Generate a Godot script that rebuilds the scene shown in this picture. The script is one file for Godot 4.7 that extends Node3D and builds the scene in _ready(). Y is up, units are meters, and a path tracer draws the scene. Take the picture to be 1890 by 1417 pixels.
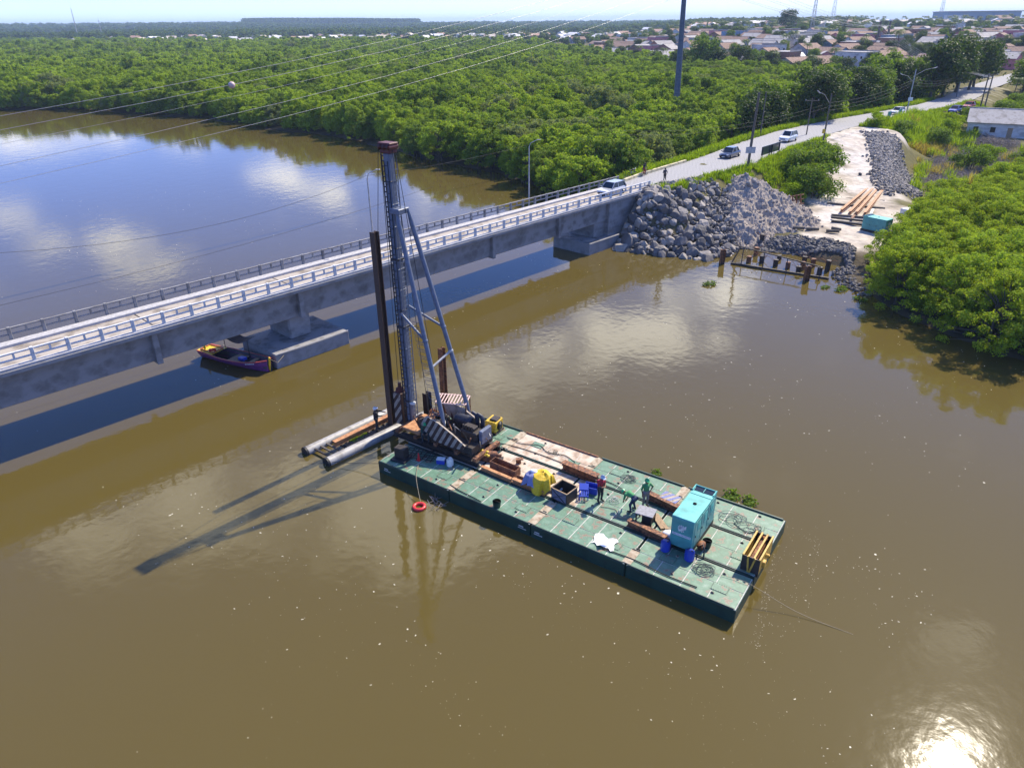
extends Node3D
# A pile-driving barge on a muddy tropical river beside a narrow concrete road bridge.
# World: y up, metres, water level y = 0. Bridge frame: s along the bridge, n across. Barge frame: u along, v across.

const WATER_Y := 0.0
const BR0 := Vector3(-30.53, 0, -39.01)
const BRS := Vector3(0.6853, 0, -0.7283)
const BRN := Vector3(-0.7283, 0, -0.6853)
const BA0 := Vector3(-8.07, 0, -36.07)
const BAU := Vector3(0.8212, 0, 0.5707)
const BAV := Vector3(0.5707, 0, -0.8212)
const DECK := 0.95
const SUN_TO := Vector3(0.4674, 0.7286, -0.5007)

var rng := RandomNumberGenerator.new()
var M := {}
var T := {}
var counts := {}
var noise := FastNoiseLite.new()
var noise2 := FastNoiseLite.new()


# ---------------------------------------------------------------- mesh building
class Mb:
	var v := PackedVector3Array()
	var n := PackedVector3Array()
	var c := PackedColorArray()
	var col := Color(1, 1, 1)

	func tri(a: Vector3, b: Vector3, d: Vector3) -> void:  # counter-clockwise seen from outside
		var nn := (b - a).cross(d - a).normalized()
		v.append(a); v.append(d); v.append(b)
		for i in 3:
			n.append(nn); c.append(col)

	func trin(a: Vector3, b: Vector3, d: Vector3, na: Vector3, nb: Vector3, nd: Vector3) -> void:
		v.append(a); v.append(d); v.append(b)
		n.append(na); n.append(nd); n.append(nb)
		c.append(col); c.append(col); c.append(col)

	func quad(a: Vector3, b: Vector3, d: Vector3, e: Vector3) -> void:
		tri(a, b, d)
		tri(a, d, e)

	func box(at: Vector3, size: Vector3, ch := 0.0, bs := Basis.IDENTITY) -> void:
		var h := size * 0.5
		if ch <= 0.0:
			for k in 3:
				for s in [-1.0, 1.0]:
					var ax := Vector3.ZERO; ax[k] = s
					var p := Vector3.ZERO; p[(k + 1) % 3] = 1.0
					var q := ax.cross(p)
					var o := ax * h; var pp := p * h; var qq := q * h
					quad(at + bs * (o - pp - qq), at + bs * (o + pp - qq), at + bs * (o + pp + qq), at + bs * (o - pp + qq))
			return
		ch = minf(ch, minf(h.x, minf(h.y, h.z)) * 0.9)
		var f := h - Vector3(ch, ch, ch)
		for k in 3:
			for s in [-1.0, 1.0]:
				var ax := Vector3.ZERO; ax[k] = s
				var p := Vector3.ZERO; p[(k + 1) % 3] = 1.0
				var q := ax.cross(p)
				var o := ax * h; var pp := p * f; var qq := q * f
				quad(at + bs * (o - pp - qq), at + bs * (o + pp - qq), at + bs * (o + pp + qq), at + bs * (o - pp + qq))
		for k in 3:  # edges along axis k
			var k1 := (k + 1) % 3
			var k2 := (k + 2) % 3
			for s1 in [-1.0, 1.0]:
				for s2 in [-1.0, 1.0]:
					var a := Vector3.ZERO; a[k1] = s1 * h[k1]; a[k2] = s2 * f[k2]
					var b := Vector3.ZERO; b[k1] = s1 * f[k1]; b[k2] = s2 * h[k2]
					var e := Vector3.ZERO; e[k] = f[k]
					if s1 * s2 > 0:
						quad(at + bs * (a - e), at + bs * (b - e), at + bs * (b + e), at + bs * (a + e))
					else:
						quad(at + bs * (b - e), at + bs * (a - e), at + bs * (a + e), at + bs * (b + e))
		for sx in [-1.0, 1.0]:
			for sy in [-1.0, 1.0]:
				for sz in [-1.0, 1.0]:
					var a := Vector3(sx * h.x, sy * f.y, sz * f.z)
					var b := Vector3(sx * f.x, sy * h.y, sz * f.z)
					var d := Vector3(sx * f.x, sy * f.y, sz * h.z)
					if sx * sy * sz > 0: tri(at + bs * a, at + bs * b, at + bs * d)
					else: tri(at + bs * a, at + bs * d, at + bs * b)

	func bar(a: Vector3, b: Vector3, w: float, h: float, up := Vector3.UP, ch := 0.0) -> void:  # box from a to b
		var d := b - a
		var l := d.length()
		if l < 1e-5: return
		d /= l
		if absf(d.dot(up)) > 0.98: up = Vector3.RIGHT if absf(d.x) < 0.9 else Vector3.FORWARD
		var sd := d.cross(up).normalized()
		box((a + b) * 0.5, Vector3(w, h, l), ch, Basis(sd, sd.cross(-d) * -1.0, -d))

	func tube(pts: PackedVector3Array, radii, sides := 8, cap := true) -> void:
		var m := pts.size()
		var rings := []
		var fr := []
		var side := Vector3.ZERO
		for i in m:
			var d: Vector3 = (pts[mini(i + 1, m - 1)] - pts[maxi(i - 1, 0)]).normalized()
			if i == 0:
				side = d.cross(Vector3.UP if absf(d.y) < 0.9 else Vector3.RIGHT).normalized()
			else:
				side = (side - d * side.dot(d)).normalized()
			var up := side.cross(d)
			var r: float = radii[i] if radii is Array or radii is PackedFloat32Array else radii
			var ring := PackedVector3Array()
			var nr := PackedVector3Array()
			for k in sides:
				var an := TAU * k / sides
				var o := side * cos(an) + up * sin(an)
				ring.append(pts[i] + o * r)
				nr.append(o)
			rings.append(ring)
			fr.append(nr)
		for i in m - 1:
			for k in sides:
				var k2 := (k + 1) % sides
				trin(rings[i][k], rings[i + 1][k], rings[i + 1][k2], fr[i][k], fr[i + 1][k], fr[i + 1][k2])
				trin(rings[i][k], rings[i + 1][k2], rings[i][k2], fr[i][k], fr[i + 1][k2], fr[i][k2])
		if cap:
			for k in sides:
				var k2 := (k + 1) % sides
				tri(pts[0], rings[0][k], rings[0][k2])
				tri(pts[m - 1], rings[m - 1][k2], rings[m - 1][k])

	func cyl(a: Vector3, b: Vector3, r0: float, r1 := -1.0, sides := 10) -> void:
		tube(PackedVector3Array([a, b]), [r0, r0 if r1 < 0 else r1], sides)

	func lathe(at: Vector3, prof: Array, sides := 14, axis := Vector3.UP) -> void:  # prof: [radius, height]
		var pts := PackedVector3Array()
		var rad := []
		for p in prof:
			pts.append(at + axis * p[1])
			rad.append(p[0])
		tube(pts, rad, sides)

	func blob(at: Vector3, r: Vector3, seg := 8, rings := 6) -> void:
		for i in rings:
			for k in seg:
				var p := []
				for q in [[i, k], [i + 1, k], [i + 1, k + 1], [i, k + 1]]:
					var th: float = PI * q[0] / rings
					var ph: float = TAU * q[1] / seg
					p.append(Vector3(sin(th) * cos(ph), cos(th), sin(th) * sin(ph)))
				trin(at + p[0] * r, at + p[2] * r, at + p[1] * r, (p[0] / r).normalized(), (p[2] / r).normalized(), (p[1] / r).normalized())
				trin(at + p[0] * r, at + p[3] * r, at + p[2] * r, (p[0] / r).normalized(), (p[3] / r).normalized(), (p[2] / r).normalized())

	func prism(poly: Array, a: Vector3, ex: Vector3, ey: Vector3, ez: Vector3) -> void:
		# poly of Vector2 in (ex, ey), counter-clockwise seen from +ez; extruded by ez on both sides
		var idx := Geometry2D.triangulate_polygon(PackedVector2Array(poly))
		var m := poly.size()
		var f := func(p): return a + ex * p.x + ey * p.y
		for i in range(0, idx.size(), 3):
			var p0: Vector3 = f.call(poly[idx[i]]); var p1: Vector3 = f.call(poly[idx[i + 1]]); var p2: Vector3 = f.call(poly[idx[i + 2]])
			var ccw := (p1 - p0).cross(p2 - p0).dot(ez) > 0
			if ccw:
				tri(p0 + ez, p1 + ez, p2 + ez); tri(p0 - ez, p2 - ez, p1 - ez)
			else:
				tri(p0 + ez, p2 + ez, p1 + ez); tri(p0 - ez, p1 - ez, p2 - ez)
		for i in m:
			var p0: Vector3 = f.call(poly[i]); var p1: Vector3 = f.call(poly[(i + 1) % m])
			quad(p0 - ez, p1 - ez, p1 + ez, p0 + ez)

	func mesh(m: Material = null, with_colors := false) -> ArrayMesh:
		if m is BaseMaterial3D and m.vertex_color_use_as_albedo: with_colors = true
		var arr := []
		arr.resize(Mesh.ARRAY_MAX)
		arr[Mesh.ARRAY_VERTEX] = v
		arr[Mesh.ARRAY_NORMAL] = n
		if with_colors: arr[Mesh.ARRAY_COLOR] = c
		var am := ArrayMesh.new()
		am.add_surface_from_arrays(Mesh.PRIMITIVE_TRIANGLES, arr)
		if m: am.surface_set_material(0, m)
		return am


# ---------------------------------------------------------------- nodes
func numbered(called: String) -> String:
	var k: int = counts.get(called, 0)
	counts[called] = k + 1
	return called if k == 0 else "%s_%03d" % [called, k]

func tag(o: Node, label := "", category := "", group := "", kind := "") -> Node:
	if label: o.set_meta("label", label)
	if category: o.set_meta("category", category)
	if group: o.set_meta("group", group)
	if kind: o.set_meta("kind", kind)
	return o

func thing(called: String, label: String, category: String, at := Vector3.ZERO, turn := 0.0, group := "") -> Node3D:
	var o := Node3D.new()
	o.name = numbered(called)
	add_child(o)
	o.position = at
	o.rotation.y = turn
	tag(o, label, category, group)
	return o

func part(parent: Node, called: String, m, material: Material = null, at := Vector3.ZERO) -> MeshInstance3D:
	var o := MeshInstance3D.new()
	o.name = called
	if m is Mb: o.mesh = m.mesh(material)
	else:
		o.mesh = m
		if material: o.material_override = material
	o.position = at
	parent.add_child(o, true)
	return o

func solo(called: String, m, material: Material, label: String, category: String, at := Vector3.ZERO, group := "") -> MeshInstance3D:
	var o := part(self, numbered(called), m, material, at)
	tag(o, label, category, group)
	return o

func structure(called: String, m, material: Material = null) -> MeshInstance3D:
	var o := part(self, numbered(called), m, material)
	o.set_meta("kind", "structure")
	return o

func copy(o: Node3D, called: String, at: Vector3, turn := 0.0, label := "", group := "") -> Node3D:
	var r: Node3D = o.duplicate()
	r.name = numbered(called)
	add_child(r)
	r.position = at
	r.rotation.y = turn
	if label: r.set_meta("label", label)
	if group: r.set_meta("group", group)
	return r

func scatter(called: String, mesh: Mesh, xf: Array, label: String, category: String, cols := []) -> MultiMeshInstance3D:
	var mm := MultiMesh.new()
	mm.transform_format = MultiMesh.TRANSFORM_3D
	mm.use_colors = cols.size() > 0
	mm.mesh = mesh
	mm.instance_count = xf.size()
	for i in xf.size():
		mm.set_instance_transform(i, xf[i])
		if cols.size(): mm.set_instance_color(i, cols[i])
	var o := MultiMeshInstance3D.new()
	o.multimesh = mm
	o.name = numbered(called)
	add_child(o)
	tag(o, label, category, "", "stuff")
	return o

func br(s: float, nn: float, y: float) -> Vector3:
	return BR0 + BRS * s + BRN * nn + Vector3(0, y, 0)

func ba(u: float, vv: float, y := DECK) -> Vector3:
	return BA0 + BAU * u + BAV * vv + Vector3(0, y - 0.2, 0)  # the barge floats with 0.75 m of freeboard

func rr(a: float, b: float) -> float:
	return rng.randf_range(a, b)


# ---------------------------------------------------------------- materials
func lin(r: float, g: float, b: float) -> Color:
	return Color(r, g, b).linear_to_srgb()

func ntex(key: String, freq: float, ramp: Array, size := 512, oct := 5, kind := FastNoiseLite.TYPE_SIMPLEX_SMOOTH, normal := 0.0, sd := 1, gain := 0.5) -> void:
	var fn := FastNoiseLite.new()
	fn.noise_type = kind
	fn.frequency = freq
	fn.seed = sd
	fn.fractal_octaves = oct
	fn.fractal_gain = gain
	var t := NoiseTexture2D.new()
	t.width = size
	t.height = size
	t.seamless = true
	t.noise = fn
	if normal > 0.0:
		t.as_normal_map = true
		t.bump_strength = normal
	elif ramp.size():
		var g := Gradient.new()
		var offs := PackedFloat32Array()
		var cs := PackedColorArray()
		for r in ramp:
			offs.append(r[0])
			cs.append(lin(r[1], r[2], r[3]))
		g.offsets = offs
		g.colors = cs
		t.color_ramp = g
	T[key] = t

func mat(key: String, r: float, g: float, b: float, rough := 0.7, metal := 0.0, o := {}) -> StandardMaterial3D:
	var m := StandardMaterial3D.new()
	m.resource_name = key
	m.albedo_color = lin(r, g, b)
	m.roughness = rough
	m.metallic = metal
	if o.has("spec"): m.metallic_specular = o.spec
	if o.has("tex") or o.has("bump") or o.has("normal"):
		m.uv1_triplanar = true
		m.uv1_world_triplanar = o.get("world", true)
		m.uv1_scale = Vector3.ONE * o.get("scale", 0.5)
	if o.has("tex"): m.albedo_texture = T[o.tex]
	if o.has("bump"):
		m.heightmap_enabled = true
		m.heightmap_texture = T[o.bump]
		m.heightmap_scale = o.get("relief", 2.0)
	if o.has("normal"):
		m.normal_enabled = true
		m.normal_texture = T[o.normal]
		m.normal_scale = o.get("nscale", 1.0)
	if o.has("vc"): m.vertex_color_use_as_albedo = true
	if o.has("back"):
		m.backlight_enabled = true
		var k: float = o.back
		m.backlight = Color(k, k, k * 0.35).linear_to_srgb()
		m.vertex_color_use_as_albedo = true
	if o.has("coat"):
		m.clearcoat_enabled = true
		m.clearcoat = o.coat
		m.clearcoat_roughness = 0.08
	M[key] = m
	return m

func make_materials() -> void:
	ntex("mottle", 0.012, [[0.0, 0.6, 0.6, 0.6], [0.45, 0.85, 0.85, 0.85], [0.75, 1, 1, 1]], 512, 6)
	ntex("grime", 0.006, [[0.0, 0.35, 0.33, 0.3], [0.38, 0.7, 0.68, 0.66], [0.55, 0.95, 0.95, 0.95], [1, 1, 1, 1]], 512, 7, FastNoiseLite.TYPE_SIMPLEX_SMOOTH, 0.0, 5, 0.6)
	ntex("rust", 0.012, [[0.2, 0.05, 0.022, 0.014], [0.45, 0.14, 0.055, 0.025], [0.62, 0.25, 0.1, 0.038], [0.8, 0.34, 0.17, 0.08]], 512, 6, FastNoiseLite.TYPE_SIMPLEX_SMOOTH, 0.0, 3, 0.6)
	ntex("paint", 0.013, [[0.0, 0.13, 0.07, 0.04], [0.22, 0.17, 0.115, 0.075], [0.29, 0.19, 0.185, 0.13], [0.36, 0.075, 0.155, 0.098], [0.55, 0.095, 0.19, 0.122], [0.75, 0.135, 0.228, 0.16], [1, 0.24, 0.3, 0.23]], 1024, 7, FastNoiseLite.TYPE_SIMPLEX_SMOOTH, 0.0, 8, 0.66)
	ntex("dusty", 0.007, [[0.0, 0.2, 0.13, 0.085], [0.34, 0.36, 0.27, 0.19], [0.55, 0.47, 0.39, 0.3], [0.8, 0.5, 0.45, 0.36], [1, 0.36, 0.4, 0.3]], 1024, 7, FastNoiseLite.TYPE_SIMPLEX_SMOOTH, 0.0, 11, 0.62)
	ntex("sand", 0.008, [[0.0, 0.33, 0.28, 0.22], [0.4, 0.55, 0.5, 0.43], [0.6, 0.68, 0.64, 0.58], [1, 0.8, 0.77, 0.72]], 1024, 8, FastNoiseLite.TYPE_SIMPLEX_SMOOTH, 0.0, 4, 0.65)
	ntex("fine", 0.03, [], 512, 5, FastNoiseLite.TYPE_SIMPLEX_SMOOTH, 0.0, 6)
	ntex("ripple", 0.011, [], 1024, 4, FastNoiseLite.TYPE_SIMPLEX_SMOOTH, 6.0, 21, 0.5)
	ntex("swell", 0.006, [], 512, 3, FastNoiseLite.TYPE_SIMPLEX_SMOOTH, 0.0, 33)
	ntex("tiles", 0.02, [[0.1, 0.09, 0.055, 0.04], [0.5, 0.22, 0.13, 0.09], [0.9, 0.36, 0.25, 0.18]], 512, 5, FastNoiseLite.TYPE_SIMPLEX_SMOOTH, 0.0, 9)
	mat("water", 0.085, 0.064, 0.0175, 0.05, 0.0, {"normal": "ripple", "scale": 1.0 / 11.0, "nscale": 0.05, "spec": 0.36, "bump": "swell", "relief": 0.55})
	mat("terrain", 1, 1, 1, 0.95, 0.0, {"tex": "mottle", "scale": 0.11, "vc": true, "bump": "fine", "relief": 6.0, "spec": 0.2})
	mat("sand", 0.95, 0.92, 0.9, 0.95, 0.0, {"tex": "sand", "scale": 0.13, "bump": "fine", "relief": 5.0, "spec": 0.2})
	mat("asphalt", 0.34, 0.335, 0.335, 0.9, 0.0, {"tex": "mottle", "scale": 0.45, "spec": 0.25})
	mat("bridge_road", 0.37, 0.33, 0.28, 0.9, 0.0, {"tex": "grime", "scale": 0.16})
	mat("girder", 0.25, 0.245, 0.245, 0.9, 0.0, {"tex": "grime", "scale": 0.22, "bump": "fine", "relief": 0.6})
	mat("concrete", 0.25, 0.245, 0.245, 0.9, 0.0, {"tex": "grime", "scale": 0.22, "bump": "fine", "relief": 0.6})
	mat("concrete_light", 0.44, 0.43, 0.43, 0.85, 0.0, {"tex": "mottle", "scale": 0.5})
	mat("parapet_backlit", 0.6, 0.6, 0.6, 0.8, 0.0, {"tex": "mottle", "scale": 0.5})  # near parapet's concrete, paled to put its backlit look into the colour
	mat("pile_brown", 0.075, 0.042, 0.028, 0.7, 0.0, {"tex": "mottle", "scale": 0.7})
	mat("kerb", 0.6, 0.53, 0.33, 0.9, 0.0, {"tex": "grime", "scale": 0.4})
	mat("rust", 1, 1, 1, 0.75, 0.0, {"tex": "rust", "scale": 0.6})
	mat("rust_bright", 1.0, 0.95, 0.85, 0.7, 0.0, {"tex": "dusty", "scale": 0.35})
	M.rust_bright.albedo_color = lin(0.9, 0.52, 0.28)
	mat("steel_dark", 0.05, 0.04, 0.034, 0.6, 0.3, {"tex": "mottle", "scale": 0.7})
	mat("steel_black", 0.02, 0.02, 0.022, 0.55, 0.2)
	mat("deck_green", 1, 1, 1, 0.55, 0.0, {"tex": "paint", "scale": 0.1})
	mat("deck_dusty", 1, 1, 1, 0.75, 0.0, {"tex": "dusty", "scale": 0.13})
	mat("strip", 0.8, 0.8, 0.74, 0.8, 0.0, {"tex": "dusty", "scale": 0.3})
	mat("seam", 0.5, 0.5, 0.45, 0.8, 0.0, {"tex": "mottle", "scale": 0.6})
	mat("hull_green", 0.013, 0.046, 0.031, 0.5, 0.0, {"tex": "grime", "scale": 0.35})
	mat("mast_blue", 0.13, 0.155, 0.215, 0.5, 0.1, {"tex": "mottle", "scale": 0.5})
	mat("teal", 0.085, 0.33, 0.3, 0.4, 0.0, {"tex": "mottle", "scale": 0.2})
	mat("teal_light", 0.11, 0.45, 0.4, 0.42, 0.0, {"tex": "mottle", "scale": 0.2})
	mat("white_paint", 0.72, 0.72, 0.7, 0.5, 0.0, {"tex": "mottle", "scale": 0.5})
	mat("yellow", 0.62, 0.4, 0.02, 0.5, 0.0, {"tex": "mottle", "scale": 0.8})
	mat("yellow_worn", 0.55, 0.33, 0.05, 0.55, 0.0, {"tex": "grime", "scale": 0.9})
	mat("galv", 0.42, 0.42, 0.42, 0.5, 0.5, {"tex": "mottle", "scale": 0.5})
	mat("float_steel", 0.36, 0.35, 0.33, 0.55, 0.1, {"tex": "grime", "scale": 0.45})
	mat("wood", 0.36, 0.25, 0.15, 0.85, 0.0, {"tex": "mottle", "scale": 0.9})
	mat("blue_plastic", 0.02, 0.05, 0.36, 0.35)
	mat("blue_cloth", 0.2, 0.22, 0.4, 0.9, 0.0, {"tex": "mottle", "scale": 2.0})
	mat("white_cloth", 0.75, 0.75, 0.75, 0.9)
	mat("red_plastic", 0.55, 0.03, 0.03, 0.4)
	mat("rubber", 0.012, 0.012, 0.012, 0.8)
	mat("rope", 0.3, 0.25, 0.16, 0.9)
	mat("hose", 0.05, 0.07, 0.065, 0.6)
	mat("glass_dark", 0.015, 0.02, 0.025, 0.05)
	mat("chrome", 0.6, 0.6, 0.6, 0.25, 1.0)
	mat("pole_steel", 0.1, 0.12, 0.16, 0.5, 0.3, {"tex": "mottle", "scale": 0.3})
	mat("pole_wood", 0.12, 0.1, 0.08, 0.9, 0.0, {"tex": "mottle", "scale": 0.5})
	mat("wire", 0.35, 0.35, 0.35, 0.45, 0.6)
	mat("cable_dark", 0.02, 0.02, 0.02, 0.7)
	mat("rock", 0.165, 0.15, 0.14, 0.85, 0.0, {"tex": "mottle", "scale": 0.45, "bump": "fine", "relief": 1.5})
	mat("rock_dark", 0.09, 0.084, 0.082, 0.85, 0.0, {"tex": "mottle", "scale": 0.45, "bump": "fine", "relief": 1.5})
	mat("rock_pale", 0.34, 0.3, 0.255, 0.88, 0.0, {"tex": "mottle", "scale": 0.45, "bump": "fine", "relief": 1.5})
	mat("bark", 0.09, 0.075, 0.06, 0.95)
	mat("dead_twig", 0.22, 0.19, 0.17, 0.95)
	mat("leaf_mangrove", 0.32, 0.435, 0.04, 0.65, 0.0, {"back": 0.95, "spec": 0.2})
	mat("leaf_mangrove_b", 0.275, 0.385, 0.04, 0.65, 0.0, {"back": 0.95, "spec": 0.2})
	mat("leaf_mangrove_c", 0.2, 0.29, 0.045, 0.65, 0.0, {"back": 0.95, "spec": 0.2})
	mat("leaf_bright", 0.31, 0.405, 0.032, 0.65, 0.0, {"back": 0.95, "spec": 0.2})
	mat("leaf_dark", 0.05, 0.09, 0.016, 0.55, 0.0, {"back": 0.95, "spec": 0.3})
	mat("leaf_mid", 0.16, 0.25, 0.028, 0.6, 0.0, {"back": 0.95, "spec": 0.25})
	mat("leaf_palm", 0.1, 0.15, 0.03, 0.5, 0.0, {"back": 0.95, "spec": 0.3})
	mat("leaf_grey", 0.25, 0.3, 0.12, 0.65, 0.0, {"back": 0.95, "spec": 0.2})
	mat("grass", 0.28, 0.4, 0.02, 0.8, 0.0, {"back": 0.95, "spec": 0.15})
	mat("grass_dry", 0.42, 0.35, 0.11, 0.85, 0.0, {"back": 0.95, "spec": 0.15})
	mat("far_leaf", 0.08, 0.13, 0.05, 0.8, 0.0, {"back": 0.95, "spec": 0.1})
	mat("foam", 0.62, 0.58, 0.44, 0.8)
	mat("wall_white", 0.62, 0.6, 0.57, 0.9, 0.0, {"tex": "grime", "scale": 0.12})
	mat("wall_cream", 0.52, 0.45, 0.34, 0.9, 0.0, {"tex": "grime", "scale": 0.12})
	mat("wall_pink", 0.55, 0.2, 0.22, 0.9, 0.0, {"tex": "grime", "scale": 0.12})
	mat("wall_blue", 0.2, 0.3, 0.42, 0.9, 0.0, {"tex": "grime", "scale": 0.12})
	mat("wall_brick", 0.3, 0.15, 0.1, 0.9, 0.0, {"tex": "grime", "scale": 0.15})
	mat("wall_grey", 0.33, 0.33, 0.36, 0.9, 0.0, {"tex": "grime", "scale": 0.12})
	mat("roof_tile", 1, 1, 1, 0.9, 0.0, {"tex": "tiles", "scale": 0.1})
	mat("roof_grey", 0.36, 0.34, 0.32, 0.9, 0.0, {"tex": "grime", "scale": 0.2})
	mat("roof_blue", 0.2, 0.27, 0.36, 0.6, 0.0, {"tex": "mottle", "scale": 0.2})
	mat("body", 1, 1, 1, 0.75, 0.0, {"vc": true})


# ---------------------------------------------------------------- light and air
func make_view() -> void:
	var cam := Camera3D.new()
	cam.name = "camera"
	var p := deg_to_rad(26.75)
	var roll := deg_to_rad(0.55)
	var fwd := Vector3(0, -sin(p), -cos(p))
	var up := Vector3(0, cos(p), -sin(p))
	var r := Vector3.RIGHT * cos(roll) - up * sin(roll)
	var u := Vector3.RIGHT * sin(roll) + up * cos(roll)
	cam.transform = Transform3D(Basis(r, u, -fwd), Vector3(0, 24, 0))
	cam.fov = 56.46
	cam.near = 0.5
	cam.far = 20000.0
	add_child(cam)
	cam.current = true

	var env := Environment.new()
	env.background_mode = Environment.BG_SKY
	var sky := Sky.new()
	var sm := PanoramaSkyMaterial.new()
	sm.panorama = sky_picture()
	sky.sky_material = sm
	env.sky = sky
	env.background_energy_multiplier = 0.88
	env.tonemap_mode = Environment.TONE_MAPPER_LINEAR
	env.tonemap_exposure = 1.7
	env.sdfgi_enabled = true
	env.ssao_enabled = true
	env.ssil_enabled = true
	env.fog_enabled = true
	env.fog_density = 0.00014
	env.fog_light_color = Color(0.8, 0.9, 1.0)
	var we := WorldEnvironment.new()
	we.name = "environment"
	we.environment = env
	add_child(we)

	var sun := DirectionalLight3D.new()
	sun.name = "sun"
	sun.light_energy = 1.6
	sun.light_color = Color(1.0, 0.955, 0.87)
	sun.light_angular_distance = 0.5
	sun.shadow_enabled = true
	sun.basis = Basis.looking_at(-SUN_TO, Vector3.UP)
	add_child(sun)

func sky_picture() -> ImageTexture:
	var w := 1024
	var h := 512
	var img := Image.create(w, h, false, Image.FORMAT_RGBAF)
	var fn := FastNoiseLite.new()
	fn.noise_type = FastNoiseLite.TYPE_SIMPLEX_SMOOTH
	fn.seed = 12
	fn.frequency = 0.9
	fn.fractal_octaves = 5
	fn.fractal_gain = 0.55
	# the cloud banks that the river mirrors: azimuth, elevation, half widths (degrees), strength
	var banks := [[-36.0, 13.2, 2.6, 2.4, 0.42], [-27.3, 14.6, 4.0, 1.3, 0.42], [-14.5, 10.5, 3.2, 2.6, 0.42], [-16.0, 7.6, 2.2, 2.0, 0.4], [-4.0, 10.0, 4.5, 2.6, 0.4], [-27.0, 5.6, 14.0, 1.6, 0.35],
		[-5.0, 27.5, 9.0, 5.5, 0.5], [-14.0, 36.0, 9.5, 4.2, 0.6], [-27.0, 34.5, 7.0, 3.6, 0.46], [-38.0, 34.0, 4.0, 2.4, 0.5], [9.0, 23.0, 11.0, 4.5, 0.34], [-1.0, 34.0, 7.0, 3.6, 0.52], [24.0, 9.0, 12.0, 3.0, 0.3],
		[70.0, 30.0, 14.0, 6.0, 0.4], [120.0, 20.0, 16.0, 5.0, 0.35], [-90.0, 25.0, 16.0, 6.0, 0.4], [-140.0, 40.0, 20.0, 7.0, 0.4], [170.0, 22.0, 18.0, 6.0, 0.35]]
	for y in h:
		var el := PI * 0.5 - PI * (y + 0.5) / h
		for x in w:
			if el < -0.05:
				img.set_pixel(x, y, Color(0.3, 0.32, 0.3))
				continue
			var az := TAU * (x + 0.5) / w
			var ce := cos(el)
			var d := Vector3(sin(az) * ce, sin(el), -cos(az) * ce)
			var e := maxf(d.y, 0.0)
			var t := pow(1.0 - e, 2.3)
			var c := Vector3(0.045, 0.14, 0.52).lerp(Vector3(0.17, 0.5, 1.65), t)
			c = c.lerp(Vector3(0.86, 1.02, 1.1), pow(1.0 - e, 15.0))
			var low := maxf(cos(az - 0.74), 0.0)
			c = c.lerp(Vector3(1.08, 1.1, 1.1), low * low * pow(1.0 - e, 9.0) * 0.7)
			var g := maxf(d.dot(SUN_TO), 0.0)
			c += Vector3(1.0, 0.97, 0.9) * (0.22 * pow(g, 5.0) + 0.55 * pow(g, 40.0))
			var q := d / (e + 0.22)
			var f := fn.get_noise_3d(q.x * 3.2, q.z * 3.2, 0.0)
			var m := 0.0
			var azd := rad_to_deg(az)
			if azd > 180.0: azd -= 360.0
			var eld := rad_to_deg(el)
			for b in banks:
				var dx: float = azd - b[0]
				if dx > 180.0: dx -= 360.0
				elif dx < -180.0: dx += 360.0
				dx /= b[2]
				var dy: float = (eld - b[1]) / b[3]
				var k: float = dx * dx + dy * dy
				if k < 7.0: m = maxf(m, b[4] * exp(-0.5 * k * k * 0.35))
			var cov := smoothstep(0.24, 0.64, f * 0.62 + m)
			var lum := 1.3 + 1.9 * pow(g, 2.2) + 0.3 * f
			c = c.lerp(Vector3(1.0, 0.985, 0.96) * lum, cov * 0.92)
			img.set_pixel(x, y, Color(c.x, c.y, c.z))
	return ImageTexture.create_from_image(img)


# ---------------------------------------------------------------- the lie of the land
var RIVER := PackedVector2Array([Vector2(-2500, -900), Vector2(-900, -470), Vector2(-400, -310), Vector2(-240, -262), Vector2(-168, -251), Vector2(-143, -249), Vector2(-122, -238), Vector2(-104, -228), Vector2(-90, -220), Vector2(-78, -209), Vector2(-58, -191), Vector2(-46, -184), Vector2(-38, -175), Vector2(-28, -161), Vector2(-20, -150), Vector2(-11.5, -140), Vector2(-4, -132), Vector2(3.9, -119), Vector2(7.5, -108), Vector2(9, -98), Vector2(10.5, -89), Vector2(12.6, -82.6),
	Vector2(16.2, -81.2), Vector2(19.7, -80), Vector2(23, -78.6), Vector2(25, -80.4), Vector2(28.3, -82.9), Vector2(31.3, -81.2), Vector2(34.4, -79.4), Vector2(37, -77.6), Vector2(36.9, -75), Vector2(34.8, -73), Vector2(33.6, -71.2), Vector2(33.9, -69), Vector2(34.4, -66.8), Vector2(34.3, -61), Vector2(35.6, -57.6), Vector2(37.5, -52.9), Vector2(39.5, -49.9), Vector2(47, -40), Vector2(75, -10), Vector2(170, 80), Vector2(700, 250), Vector2(700, 900), Vector2(-2500, 900)])
# centre of the road (s, n in the bridge frame), height, half width
var ROAD := [[66.0, 2.3, 5.55, 2.3], [70.0, 2.4, 5.55, 2.6], [77.0, 2.6, 5.55, 3.4], [94.0, 3.0, 5.5, 4.2], [112.0, 5.3, 5.45, 4.5], [130.0, 7.0, 5.4, 4.5], [155.0, 7.0, 5.3, 3.9], [175.0, 5.2, 5.2, 3.8], [200.0, 3.0, 5.2, 3.8], [225.0, 3.6, 5.2, 3.8], [260.0, 8.0, 5.0, 3.8], [330.0, 12.0, 4.8, 3.6], [480.0, 16.0, 4.8, 3.6]]
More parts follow.
